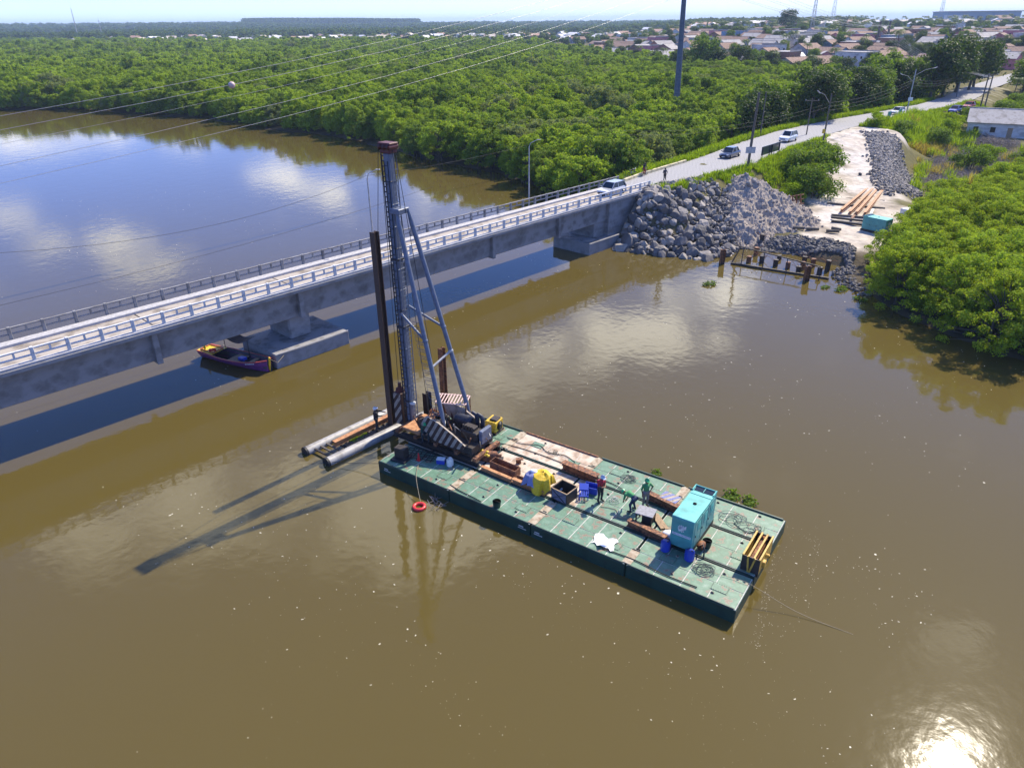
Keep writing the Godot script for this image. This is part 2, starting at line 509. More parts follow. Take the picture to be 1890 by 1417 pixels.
# building pad and ramp: x, z, height, half width
var RAMP := [[38.0, -79.5, 1.1, 1.8], [40.0, -83.5, 1.2, 5.0], [44.0, -91.5, 1.25, 6.6], [49.0, -103.0, 1.6, 5.6], [54.5, -117.0, 2.9, 4.6], [61.0, -131.0, 4.3, 4.4], [68.0, -143.0, 5.2, 5.0]]

func river_land(x: float, z: float) -> float:  # distance to the water's edge, positive on land
	var p := Vector2(x, z)
	var best := 1e18
	var inside := false
	var m := RIVER.size()
	var a := RIVER[m - 1]
	for i in m:
		var b := RIVER[i]
		var e := b - a
		var t := clampf((p - a).dot(e) / e.length_squared(), 0.0, 1.0)
		var dd := (a + e * t - p).length_squared()
		if dd < best: best = dd
		if (b.y > z) != (a.y > z) and x < (a.x - b.x) * (z - b.y) / (a.y - b.y) + b.x: inside = not inside
		a = b
	return -sqrt(best) if inside else sqrt(best)

func town_x(z: float) -> float:  # the town begins east of this x
	var k := [[-150.0, 240.0], [-225.0, 132.0], [-300.0, 112.0], [-400.0, 78.0], [-560.0, 52.0], [-740.0, 25.0], [-900.0, -150.0], [-960.0, -420.0], [-1250.0, -900.0], [-1500.0, -3000.0]]
	if z > k[0][0]: return 1e6
	for i in k.size() - 1:
		if z >= k[i + 1][0]: return lerpf(k[i][1], k[i + 1][1], (z - k[i][0]) / (k[i + 1][0] - k[i][0]))
	return -1e6

func along(list: Array, x: float, z: float, bridge_frame: bool) -> Array:  # [distance to the edge of a strip, its height]
	var best := 1e9
	var hh := 0.0
	for i in list.size() - 1:
		var a: Array = list[i]
		var b: Array = list[i + 1]
		var pa: Vector2
		var pb: Vector2
		if bridge_frame:
			var wa := br(a[0], a[1], 0)
			var wb := br(b[0], b[1], 0)
			pa = Vector2(wa.x, wa.z); pb = Vector2(wb.x, wb.z)
		else:
			pa = Vector2(a[0], a[1]); pb = Vector2(b[0], b[1])
		var e := pb - pa
		var t := clampf((Vector2(x, z) - pa).dot(e) / e.length_squared(), 0.0, 1.0)
		var dd: float = (pa + e * t - Vector2(x, z)).length() - lerpf(a[3], b[3], t)
		if dd < best:
			best = dd
			hh = lerpf(a[2], b[2], t)
	return [best, hh]

func ground(x: float, z: float) -> Array:  # [height, road distance, ramp distance, land distance]
	var land := river_land(x, z) if absf(x) < 2600 and z > -1000 else 500.0
	var y := lerpf(-1.4, 0.35, smoothstep(-2.0, 2.0, land))
	var tx := town_x(z)
	y += 4.2 * smoothstep(0.0, 45.0, x - tx)
	if z < -280.0: y += rise(x, z) * smoothstep(0.0, 45.0, x - tx)
	if x > 40.0 and z < -112.0:
		var w := -z - (x - 66.0) * 0.75
		y = maxf(y, 2.4 * smoothstep(0.0, 12.0, x - 58.0) * maxf(smoothstep(130.0, 144.0, w), smoothstep(90.0, 98.0, x) * smoothstep(128.0, 140.0, -z)))
	if land > 0.0: y -= 1.0 * (1.0 - smoothstep(0.6, 1.1, Vector2((x - 58.5) / 5.0, (z + 103.0) / 3.2).length()))
	var rd := along(ROAD, x, z, true)
	var rp := along(RAMP, x, z, false)
	if land > -3.0:
		if rp[0] < 7.0: y = maxf(y, lerpf(rp[1], y, smoothstep(0.0, 5.5, rp[0])))
		if rd[0] < 10.0 and land > 0.0: y = maxf(y, lerpf(y, rd[1] - 0.06, (1.0 - smoothstep(0.7, 9.0, rd[0])) * smoothstep(0.0, 6.0, land)))
	var dist := sqrt(x * x + z * z)
	if dist > 1500.0:
		var azr := rad_to_deg(atan2(x, -z))
		var f := smoothstep(1700.0, 3600.0, dist)
		var hill := lerpf(22.0, 13.0, smoothstep(-24.0, 6.0, azr)) + 4.0 * noise2.get_noise_2d(x * 0.35, z * 0.35)
		hill = lerpf(hill, 12.0, smoothstep(4.0, 15.0, azr))
		y = lerpf(y, hill, f)
		if azr > 17.0 and azr < 140.0: y = lerpf(y, -3.0, smoothstep(2500.0, 2900.0, dist) * smoothstep(17.0, 19.0, azr))
	return [y, rd[0], rp[0], land]

func rise(x: float, z: float) -> float:  # the town climbs away from the river on the road's side
	var azr := rad_to_deg(atan2(x, -z))
	var d := sqrt(x * x + z * z)
	return (7.0 * smoothstep(330.0, 620.0, d) + 5.0 * smoothstep(600.0, 1100.0, d)) * smoothstep(7.0, 15.0, azr)

func spaced(list: Array) -> PackedFloat32Array:  # [from, to, step] runs
	var o := PackedFloat32Array()
	for r in list:
		var x: float = r[0]
		while x < r[1] - 1e-3:
			o.append(x)
			x += r[2]
	o.append(list[-1][1])
	return o

func make_ground() -> void:
	var xs := spaced([[-9000, -2000, 500], [-2000, -400, 100], [-400, -60, 20], [-60, 4, 4], [4, 76, 0.8], [76, 160, 4], [160, 400, 20], [400, 2000, 100], [2000, 9000, 500]])
	var zs := spaced([[-9000, -2000, 350], [-2000, -600, 70], [-600, -240, 15], [-240, -150, 4], [-150, -60, 0.9], [-60, -20, 4], [-20, 200, 40], [200, 1000, 400]])
	var nx := xs.size()
	var nz := zs.size()
	var vs := PackedVector3Array()
	var cs := PackedColorArray()
	var sand := Color(0.52, 0.46, 0.385)
	var mud := Color(0.085, 0.068, 0.045)
	var soil := Color(0.13, 0.12, 0.05)
	var field := Color(0.075, 0.1, 0.035)
	for j in nz:
		for i in nx:
			var x := xs[i]
			var z := zs[j]
			var g := ground(x, z)
			var y: float = g[0]
			var c := mud.lerp(soil, smoothstep(2.0, 6.0, g[3]))
			if sqrt(x * x + z * z) > 900.0: c = field.lerp(Color(0.16, 0.15, 0.07), clampf(noise2.get_noise_2d(x * 0.6, z * 0.6) * 1.6, 0, 1))
			if g[2] < 7.0 and x > 22.0:
				var k := 1.0 - smoothstep(0.2, 2.0, g[2] + 4.0 * noise.get_noise_2d(x * 6.0, z * 6.0))
				c = c.lerp(sand.lerp(Color(0.3, 0.255, 0.2), clampf(noise.get_noise_2d(x * 9.0, z * 9.0) * 2.2, 0, 1)).lerp(Color(0.62, 0.58, 0.53), clampf(noise.get_noise_2d(x * 5.0 + 300.0, z * 5.0) * 2.0, 0, 1)), k)
				y += k * (0.16 * noise.get_noise_2d(x * 14.0, z * 14.0) + 0.1 * noise.get_noise_2d(x * 40.0, z * 40.0))
				if g[2] > -0.3 and g[3] < 3.0 and z > -86.0: c = c.lerp(mud, smoothstep(-0.3, 0.8, g[2]) * 0.8)
			if g[1] < 3.0 and g[1] > -1.0: c = c.lerp(Color(0.5, 0.46, 0.37), 0.75 * (1.0 - smoothstep(0.0, 1.6, g[1] + 0.8 * noise.get_noise_2d(x * 8.0, z * 8.0))))
			if g[3] > 0.0 and x > -60.0 and x < 90.0: y += 0.12 * noise.get_noise_2d(x * 5.0, z * 5.0) * smoothstep(0.5, 3.0, absf(g[1]))
			vs.append(Vector3(x, y, z))
			cs.append(c)
	var ns := PackedVector3Array()
	ns.resize(vs.size())
	var idx := PackedInt32Array()
	for j in nz - 1:
		for i in nx - 1:
			var a := j * nx + i
			var b := a + 1
			var c := a + nx
			var d := c + 1
			for t in [[a, b, d], [a, d, c]]:
				idx.append(t[0]); idx.append(t[1]); idx.append(t[2])
				var nn: Vector3 = (vs[t[2]] - vs[t[0]]).cross(vs[t[1]] - vs[t[0]])
				for k in t: ns[k] += nn
	for i in ns.size(): ns[i] = ns[i].normalized()
	var arr := []
	arr.resize(Mesh.ARRAY_MAX)
	arr[Mesh.ARRAY_VERTEX] = vs
	arr[Mesh.ARRAY_NORMAL] = ns
	arr[Mesh.ARRAY_COLOR] = cs
	arr[Mesh.ARRAY_INDEX] = idx
	var am := ArrayMesh.new()
	am.add_surface_from_arrays(Mesh.PRIMITIVE_TRIANGLES, arr)
	am.surface_set_material(0, M.terrain)
	structure("ground", am)

	var w := Mb.new()
	w.quad(Vector3(-12000, 0, 3000), Vector3(12000, 0, 3000), Vector3(12000, 0, -12000), Vector3(-12000, 0, -12000))
	structure("water", w, M.water)

	# road surface with its kerbs
	var r := Mb.new()
	var pl := []
	var pr := []
	for i in ROAD.size() - 1:
		var steps := 8 if i < 8 else 10
		for k in steps:
			var t := float(k) / steps
			var q := []
			for m in 4: q.append(lerpf(ROAD[i][m], ROAD[i + 1][m], t))
			var wob := 0.25 * noise.get_noise_1d(q[0] * 6.0)
			pl.append(br(q[0], q[1] + q[3] + wob, q[2]))
			pr.append(br(q[0], q[1] - q[3] + wob, q[2]))
	for i in pl.size() - 1: r.quad(pr[i], pr[i + 1], pl[i + 1], pl[i])
	structure("road", r, M.asphalt)

func strip_point(s: float, side: float, off: float) -> Vector3:  # beside the road; side +1 far edge, -1 near edge
	for i in ROAD.size() - 1:
		if s <= ROAD[i + 1][0]:
			var t: float = (s - ROAD[i][0]) / (ROAD[i + 1][0] - ROAD[i][0])
			return br(s, lerpf(ROAD[i][1], ROAD[i + 1][1], t) + side * (lerpf(ROAD[i][3], ROAD[i + 1][3], t) + off), lerpf(ROAD[i][2], ROAD[i + 1][2], t))
	return Vector3.ZERO


# ---------------------------------------------------------------- plants
func leaves(mb: Mb, clumps: Array, count: int, size: float, seed_: int, upward := 0.8, wide := 0.3) -> void:
	var g := RandomNumberGenerator.new()
	g.seed = seed_
	var acc := PackedFloat32Array()
	var tot := 0.0
	for c in clumps:
		tot += c[1].x * c[1].z + c[1].y * c[1].x
		acc.append(tot)
	for i in count:
		var k := acc.bsearch(g.randf() * tot)
		var c: Array = clumps[mini(k, clumps.size() - 1)]
		var d := Vector3(g.randfn(), g.randfn(), g.randfn()).normalized()
		if d.y < -0.25 and g.randf() < 0.7: d.y = -d.y
		var p: Vector3 = c[0] + d * c[1] * (g.randf_range(0.6, 1.1) + (0.5 * g.randf() if g.randf() < 0.3 else 0.0))
		var nn := (d + Vector3(g.randfn(), g.randfn(), g.randfn()) * 0.6 + Vector3(0, upward, 0)).normalized()
		var t := nn.cross(Vector3(g.randfn(), g.randfn(), g.randfn())).normalized()
		var b := nn.cross(t)
		var s := size * g.randf_range(0.65, 1.3)
		t *= s * 0.5
		b *= s * wide
		var bend := nn * s * 0.1
		var tone := g.randf_range(0.6, 1.4) * (0.8 + 0.4 * fmod(absf(c[0].x * 7.31 + c[0].z * 3.17), 1.0))
		mb.col = Color(tone * g.randf_range(0.85, 1.2), tone, tone * 0.9)
		mb.tri(p - t - bend, p + b, p + t - bend)
		mb.tri(p - t - bend, p + t - bend, p - b)

func crown_clumps(seed_: int, width: float, low: float, high: float, n: int, rad: float) -> Array:
	var g := RandomNumberGenerator.new()
	g.seed = seed_
	var out := []
	for i in n:
		var t := (i + 0.5) / n
		var y := lerpf(low, high, t)
		var w := width * sqrt(clampf(1.0 - pow((t - 0.3) / 0.78, 2.0), 0.05, 1.0))
		var a := g.randf() * TAU
		var q := sqrt(g.randf()) * w
		var r := rad * g.randf_range(0.45, 1.25)
		out.append([Vector3(cos(a) * q, y + g.randf_range(-0.4, 0.4), sin(a) * q), Vector3(r, r * g.randf_range(0.6, 0.85), r)])
	return out

func limbs(mb: Mb, clumps: Array, base_r: float, seed_: int, stems := 1, top := 0.6) -> void:
	var g := RandomNumberGenerator.new()
	g.seed = seed_
	var hi := 0.0
	for c in clumps: hi = maxf(hi, c[0].y)
	for k in stems:
		var a := TAU * k / stems + g.randf()
		var foot := Vector3(cos(a), 0, sin(a)) * (0.0 if stems == 1 else 0.5)
		var lean := Vector3(cos(a), 0, sin(a)) * g.randf_range(0.1, 0.6)
		mb.tube(PackedVector3Array([foot + Vector3(0, -0.3, 0), foot + lean * 0.4 + Vector3(0, hi * top * 0.5, 0), foot + lean + Vector3(0, hi * top, 0)]), [base_r, base_r * 0.75, base_r * 0.4], 6)
	for c in clumps:
		if g.randf() < 0.6:
			var st := Vector3(0, minf(c[0].y * 0.5, hi * top * 0.8), 0)
			mb.tube(PackedVector3Array([st, st.lerp(c[0], 0.5) + Vector3(0, 0.15, 0), c[0]]), [base_r * 0.4, base_r * 0.25, base_r * 0.1], 5)

func tree_kind(seed_: int, width: float, low: float, high: float, n: int, rad: float, count: int, leaf: float, m: Material, trunk_r: float, stems := 1, wide := 0.3) -> Dictionary:
	var cl := crown_clumps(seed_, width, low, high, n, rad)
	var cr := Mb.new()
	leaves(cr, cl, count, leaf, seed_ + 7, 0.45, wide)
	var tr := Mb.new()
	limbs(tr, cl, trunk_r, seed_ + 3, stems)
	return {"crown": cr.mesh(m), "trunk": tr.mesh(M.bark)}

func plant_tree(kind: Dictionary, called: String, label: String, group: String, at: Vector3, scale_: float, turn: float, category := "tree") -> Node3D:
	var t := thing(called, label, category, at, turn, group)
	t.scale = Vector3.ONE * scale_
	part(t, "trunk", kind.trunk)
	part(t, "crown", kind.crown)
	return t

var mangrove_near := []
var mangrove_far := []

func make_mangroves() -> void:
	var ms := [M.leaf_mangrove, M.leaf_mangrove_b, M.leaf_mangrove_c, M.leaf_mangrove, M.leaf_grey, M.leaf_mid]
	for k in 6:
		mangrove_near.append(tree_kind(100 + k, 3.0 + 0.3 * k, 1.1, 7.2, 90, 0.68, 6800, 0.36, ms[k], 0.14, 3))
		mangrove_far.append(tree_kind(200 + k, 3.5, 2.0, 7.4, 34, 1.05, 1100, 0.8, ms[k], 0.16, 1))
	rng.seed = 77
	# wild forest across the river and behind the road
	var spots := []
	var z := -92.0
	while z > -1150.0:
		var far := -z > 330.0
		var step := 3.7 if not far else (5.2 if z > -620.0 else 7.5)
		var x := z * 0.86
		var stop := minf(town_x(z) + 4.0, -z * 0.86)
		while x < stop:
			var px := x + rr(-0.45, 0.45) * step
			var pz := z + rr(-0.45, 0.45) * step
			x += step
			if pz > -600.0:
				var land := river_land(px, pz)
				if land < 0.4: continue
				if -pz < 260.0 and along(ROAD, px, pz, true)[0] < 6.5: continue
				# only the far side of the road
				var rel := Vector3(px, 0, pz) - BR0
				if rel.dot(BRN) < 4.0: continue
			spots.append([px, pz, sqrt(px * px + pz * pz)])
		z -= step
	spots.sort_custom(func(a, b): return a[2] < b[2])
	var xf := [[], [], [], [], [], []]
	var xn := [[], [], [], [], [], []]
	var tones := ["bright green", "mid green", "dull green", "light green", "grey green", "deep green"]
	for i in spots.size():
		var s: Array = spots[i]
		var nz := noise.get_noise_2d(s[0] * 1.3, s[1] * 1.3)
		var k := clampi(int(floor(1.6 + 3.2 * nz + rr(-0.9, 0.9))), 0, 3)
		if noise2.get_noise_2d(s[0] * 7.0, s[1] * 7.0) > 0.3 and rng.randf() < 0.5: k = 4
		elif noise2.get_noise_2d(s[0] * 4.0 + 500.0, s[1] * 4.0) > 0.3 and rng.randf() < 0.55: k = 5
		if rng.randf() < 0.05: continue
		var sc := (0.78 + 0.35 * rng.randf() + 0.25 * nz) * (0.86 if river_land(s[0], s[1]) < 5.0 else 1.0)
		if i < 190:
			var ld := river_land(s[0], s[1])
			var where := "overhanging the water of the far bank" if ld < 5.0 else ("beside the road verge behind the yellow kerb" if along(ROAD, s[0], s[1], true)[0] < 13.0 else "set back inside the wooded far bank")
			plant_tree(mangrove_near[k], "mangrove_tree", "%s mangrove tree %s" % [tones[k], where], "%s mangroves %s" % [tones[k], where], Vector3(s[0], 0.2, s[1]), sc, rr(0, TAU))
			continue
		var bs := Basis(Vector3.UP, rr(0, TAU)).scaled(Vector3(1, rr(0.75, 1.25), 1) * sc * (1.0 if s[2] < 700.0 else 1.25))
		var tf := Transform3D(bs, Vector3(s[0], 0.2, s[1]))
		if s[2] < 360.0: xn[k].append(tf)
		else: xf[k].append(tf)
	var says := ["bright green mangrove crowns of the wood behind the bank", "mid green mangrove crowns of the wood behind the bank", "dull green mangrove crowns of the wood behind the bank", "light green mangrove crowns of the wood behind the bank", "grey green mangrove crowns of the wood behind the bank", "deep green mangrove crowns of the wood behind the bank"]
	for k in 6:
		if xn[k].size(): scatter("mangrove_forest", mangrove_near[k].crown, xn[k], says[k], "forest")
		if xf[k].size(): scatter("mangrove_forest", mangrove_far[k].crown, xf[k], says[k].replace("behind the bank", "reaching towards the town"), "forest")
	# the yellow-green stand on the near bank
	var kinds := []
	for k in 4: kinds.append(tree_kind(300 + k, 2.9 + 0.35 * k, 0.3, 5.2, 150, 0.48, 19000, 0.175, [M.leaf_bright, M.leaf_bright, M.leaf_mangrove, M.leaf_bright][k], 0.12, 4))
	var edge := PackedVector2Array([Vector2(35.2, -61.5), Vector2(37, -57), Vector2(39.5, -52.4), Vector2(43, -48), Vector2(56, -44), Vector2(90, -70), Vector2(130, -105), Vector2(128, -126), Vector2(98, -121), Vector2(84, -115), Vector2(69, -103), Vector2(60, -95.5), Vector2(53, -89), Vector2(48.5, -83), Vector2(43, -77), Vector2(39.5, -72), Vector2(37, -66.5)])
	var gz := -44.0
	while gz > -130.0:
		var gx := 34.0
		while gx < 132.0:
			var px := gx + rr(-1.2, 1.2)
			var pz := gz + rr(-1.2, 1.2)
			gx += 3.0
			if absf(px) > -pz * 0.92 or not Geometry2D.is_point_in_polygon(Vector2(px, pz), edge): continue
			var kk := rng.randi() % 4
			var d2 := river_land(px, pz)
			var place := "at the waterline of the near bank" if d2 < 4.5 else ("beside the sandy building pad" if px < 60.0 and along(RAMP, px, pz, false)[0] < 8.0 else "deep in the near bank's thicket")
			var look: String = ["narrow yellow green", "rounded yellow green", "darker green", "wide yellow green"][kk]
			plant_tree(kinds[kk], "bank_mangrove", "%s mangrove %s" % [look, place], "%s mangroves %s" % [look, place], Vector3(px, 0.1, pz), rr(0.8, 1.1), rr(0, TAU))
		gz -= 3.0

func tuft(seed_: int, blades: int, h: float, spread: float, w: float, m: Material) -> ArrayMesh:
	var g := RandomNumberGenerator.new()
	g.seed = seed_
	var mb := Mb.new()
	for i in blades:
		var a := g.randf() * TAU
		var o := Vector3(cos(a), 0, sin(a)) * sqrt(g.randf()) * spread
		var a2 := g.randf() * TAU
		var out := Vector3(cos(a2), 0, sin(a2))
		var hh := h * g.randf_range(0.5, 1.15)
		var side := Vector3(-out.z, 0, out.x) * w * g.randf_range(0.7, 1.3)
		var m1 := o + out * hh * 0.16 + Vector3(0, hh * 0.6, 0)
		var tip := o + out * hh * g.randf_range(0.3, 0.6) + Vector3(0, hh, 0)
		var tone := g.randf_range(0.65, 1.25)
		mb.col = Color(tone * g.randf_range(0.9, 1.2), tone, tone)
		mb.tri(o - side, o + side, m1 + side * 0.8)
		mb.tri(o - side, m1 + side * 0.8, m1 - side * 0.8)
		mb.tri(m1 - side * 0.8, m1 + side * 0.8, tip)
	return mb.mesh(m)

func make_grass() -> void:
	rng.seed = 5
	var green := [tuft(1, 46, 0.5, 0.55, 0.035, M.grass), tuft(2, 40, 0.75, 0.5, 0.04, M.grass), tuft(3, 44, 0.55, 0.6, 0.035, M.leaf_mid)]
	var tall := [tuft(4, 60, 1.5, 0.7, 0.035, M.grass_dry), tuft(5, 60, 1.7, 0.75, 0.04, M.grass)]
	var xg := [[], [], []]
	for i in 9000:
		var s := rr(70.0, 215.0)
		var side := 1.0 if rng.randf() < 0.5 else -1.0
		var off := 0.5 + 7.0 * rng.randf() * rng.randf() if side > 0 else 0.4 + 6.5 * rng.randf()
		var p := strip_point(s, side, off)
		var g := ground(p.x, p.z)
		if g[3] < 1.0 or g[2] < 0.8: continue
		if side < 0 and s < 83.0 and off > 1.6: continue
		if g[1] < 0.35 or noise.get_noise_2d(p.x * 7, p.z * 7) < -0.28: continue
		xg[rng.randi() % 3].append(Transform3D(Basis(Vector3.UP, rr(0, TAU)).scaled(Vector3.ONE * rr(0.6, 1.35)), Vector3(p.x, g[0] - 0.05, p.z)))
	var says := ["short bright green grass on the road verges", "taller bright green grass on the road verges", "dull green weeds on the road verges"]
	for k in 3: scatter("verge_grass", green[k], xg[k], says[k], "grass")
	var xt := [[], []]
	for i in 2600:
		var px := rr(58.0, 96.0)
		var pz := rr(-165.0, -112.0)
		var g := ground(px, pz)
		if g[2] < 5.2 + 1.5 * noise.get_noise_2d(px * 9.0, pz * 9.0) or g[1] < 1.0 or g[0] < 0.3: continue
		if (Vector3(px, 0, pz) - BR0).dot(BRN) > 0.0: continue
		if -pz - (px - 66.0) * 0.75 < 132.0 + 6.0 * noise.get_noise_2d(px * 6.0, 9.0) and rng.randf() < 0.95: continue
		var dry := noise.get_noise_2d(px * 2.6, pz * 2.6) + 0.25 - absf(px - 74.0) * 0.02 - absf(pz + 133.0) * 0.018
		xt[0 if dry > rr(-0.12, 0.12) else 1].append(Transform3D(Basis(Vector3.UP, rr(0, TAU)).scaled(Vector3.ONE * rr(0.8, 1.5)), Vector3(px, g[0] - 0.1, pz)))
	scatter("tall_grass", tall[0], xt[0], "tall straw coloured grass behind the gravel slope", "grass")
	scatter("tall_grass", tall[1], xt[1], "tall green grass behind the gravel slope", "grass")


# ---------------------------------------------------------------- the bridge
func bbox(mb: Mb, s0: float, s1: float, n0: float, n1: float, y0: float, y1: float, ch := 0.02) -> void:
	mb.box(br((s0 + s1) / 2, (n0 + n1) / 2, (y0 + y1) / 2), Vector3(absf(s1 - s0), y1 - y0, absf(n1 - n0)), ch, Basis(BRS, Vector3.UP, BRS.cross(Vector3.UP)))

func make_bridge() -> void:
	var t := thing("road_bridge", "long narrow concrete road bridge with pierced parapets over the river", "bridge")
	var mb := Mb.new()
	bbox(mb, -60, 70, -0.3, 5.05, 5.28, 5.55)
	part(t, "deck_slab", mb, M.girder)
	mb = Mb.new()
	bbox(mb, -60, 70, 0.32, 3.72, 5.545, 5.6, 0.0)
	var way := part(t, "carriageway", mb, M.bridge_road)
	for k in 12:
		mb = Mb.new()
		bbox(mb, -57.0 + 11.0 * k, -56.9 + 11.0 * k, 0.33, 3.71, 5.59, 5.606, 0.0)
		part(way, "expansion_joint", mb, M.steel_dark)
	mb = Mb.new()
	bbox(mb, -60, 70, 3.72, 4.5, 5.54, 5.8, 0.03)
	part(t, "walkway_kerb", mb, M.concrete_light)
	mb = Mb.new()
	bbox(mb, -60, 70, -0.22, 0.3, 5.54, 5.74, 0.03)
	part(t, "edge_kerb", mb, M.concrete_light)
	for n0 in [0.55, 3.75]:
		mb = Mb.new()
		bbox(mb, -60, 62.5, n0, n0 + 0.5, 3.05, 5.29, 0.04)
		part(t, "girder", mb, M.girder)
	for s0 in [-24.0, -13.0, -2.0, 8.8, 20.3, 31.2, 42.3, 52.6]:
		mb = Mb.new()
		bbox(mb, s0 - 0.2, s0 + 0.2, 0.12, 4.7, 2.9 if s0 != 20.3 else 3.04, 5.285, 0.03)
		part(t, "diaphragm", mb, M.girder)
	# parapets: posts every two metres, each bay with a coping rail, a middle rail and one stub
	var post := Mb.new()
	post.box(Vector3(0, 0.46, 0), Vector3(0.2, 0.92, 0.24), 0.02)
	var panel := Mb.new()
	panel.box(Vector3(1.0, 0.83, 0), Vector3(1.8, 0.11, 0.16), 0.015)
	panel.box(Vector3(1.0, 0.42, 0), Vector3(1.8, 0.1, 0.12), 0.015)
	panel.box(Vector3(1.0, 0.625, 0), Vector3(0.12, 0.31, 0.11), 0.01)
	var pm := post.mesh(M.parapet_backlit)  # near side: backlight painted in as a paler tone than the far side
	var qm := panel.mesh(M.parapet_backlit)
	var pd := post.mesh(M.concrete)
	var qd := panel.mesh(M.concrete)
	var bs := Basis(BRS, Vector3.UP, BRS.cross(Vector3.UP))
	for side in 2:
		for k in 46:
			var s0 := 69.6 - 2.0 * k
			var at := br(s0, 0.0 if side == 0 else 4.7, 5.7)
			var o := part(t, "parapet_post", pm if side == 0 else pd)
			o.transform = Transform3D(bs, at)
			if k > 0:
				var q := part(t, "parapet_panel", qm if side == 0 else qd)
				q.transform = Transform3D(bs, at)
	# pier on its footing
	mb = Mb.new()
	bbox(mb, 16.8, 23.6, -0.95, 4.4, -1.5, 1.15, 0.06)
	part(t, "pier_footing", mb, M.girder)
	mb = Mb.new()
	bbox(mb, 19.3, 21.3, 0.9, 4.2, 1.13, 3.06, 0.12)
	part(t, "pier_column", mb, M.concrete)
	mb = Mb.new()
	bbox(mb, 57.3, 63.2, -0.5, 5.0, -1.5, 1.35, 0.06)
	part(t, "abutment_footing", mb, M.girder)
	mb = Mb.new()
	bbox(mb, 59.6, 61.6, 0.7, 4.3, 1.33, 3.06, 0.08)
	part(t, "abutment_seat", mb, M.girder)
	mb = Mb.new()
	bbox(mb, 61.6, 73.5, 0.08, 4.75, -1.5, 5.285, 0.05)
	part(t, "abutment_wall", mb, M.girder)
	# lamp posts and the sagging cable between them
	for a in [[31.3, 12.2], [53.0, 12.4]]:
		var l := thing("bridge_lamp_post", "thin galvanised lamp post rising behind the bridge parapet", "lamp post", br(a[0], 5.05, 5.3), 0.0, "lamp posts on the bridge")
		mb = Mb.new()
		var up: float = a[1] - 5.3
		mb.tube(PackedVector3Array([Vector3(0, 0, 0), Vector3(0, up * 0.5, 0), Vector3(0, up - 0.4, 0)]), [0.09, 0.075, 0.055], 8)
		part(l, "pole", mb, M.galv)
		mb = Mb.new()
		var dir := BRS * 0.6 - BRN * 0.8
		mb.tube(PackedVector3Array([Vector3(0, up - 0.42, 0), Vector3(0, up, 0) + dir * 0.15, Vector3(0, up + 0.35, 0) + dir * 0.9]), [0.045, 0.04, 0.035], 6)
		part(l, "arm", mb, M.galv)
		mb = Mb.new()
		mb.box(Vector3(0, up + 0.36, 0) + dir * 1.05, Vector3(0.16, 0.08, 0.4), 0.02, Basis.looking_at(-dir.normalized()))
		part(l, "lamp_head", mb, M.concrete_light)
	for w in [[53.0, 12.2, 31.3, 12.0, 0.25], [31.3, 12.0, -8.0, 13.6, 2.4], [40.0, 9.6, -30.0, 9.0, 1.6]]:
		var pts := PackedVector3Array()
		for i in 25:
			var q := i / 24.0
			pts.append(br(lerpf(w[0], w[2], q), 5.15 if w[4] != 1.6 else 6.2, lerpf(w[1], w[3], q) - 4.0 * w[4] * q * (1.0 - q)))
		mb = Mb.new()
		mb.tube(pts, 0.013, 5)
		solo("lamp_cable", mb, M.cable_dark, ["thin dark cable between the two bridge lamp posts", "thin dark cable sagging from a bridge lamp post across the river", "lower dark cable sagging along the back of the bridge"][0 if w[4] < 0.5 else (1 if w[4] > 2 else 2)], "cable")

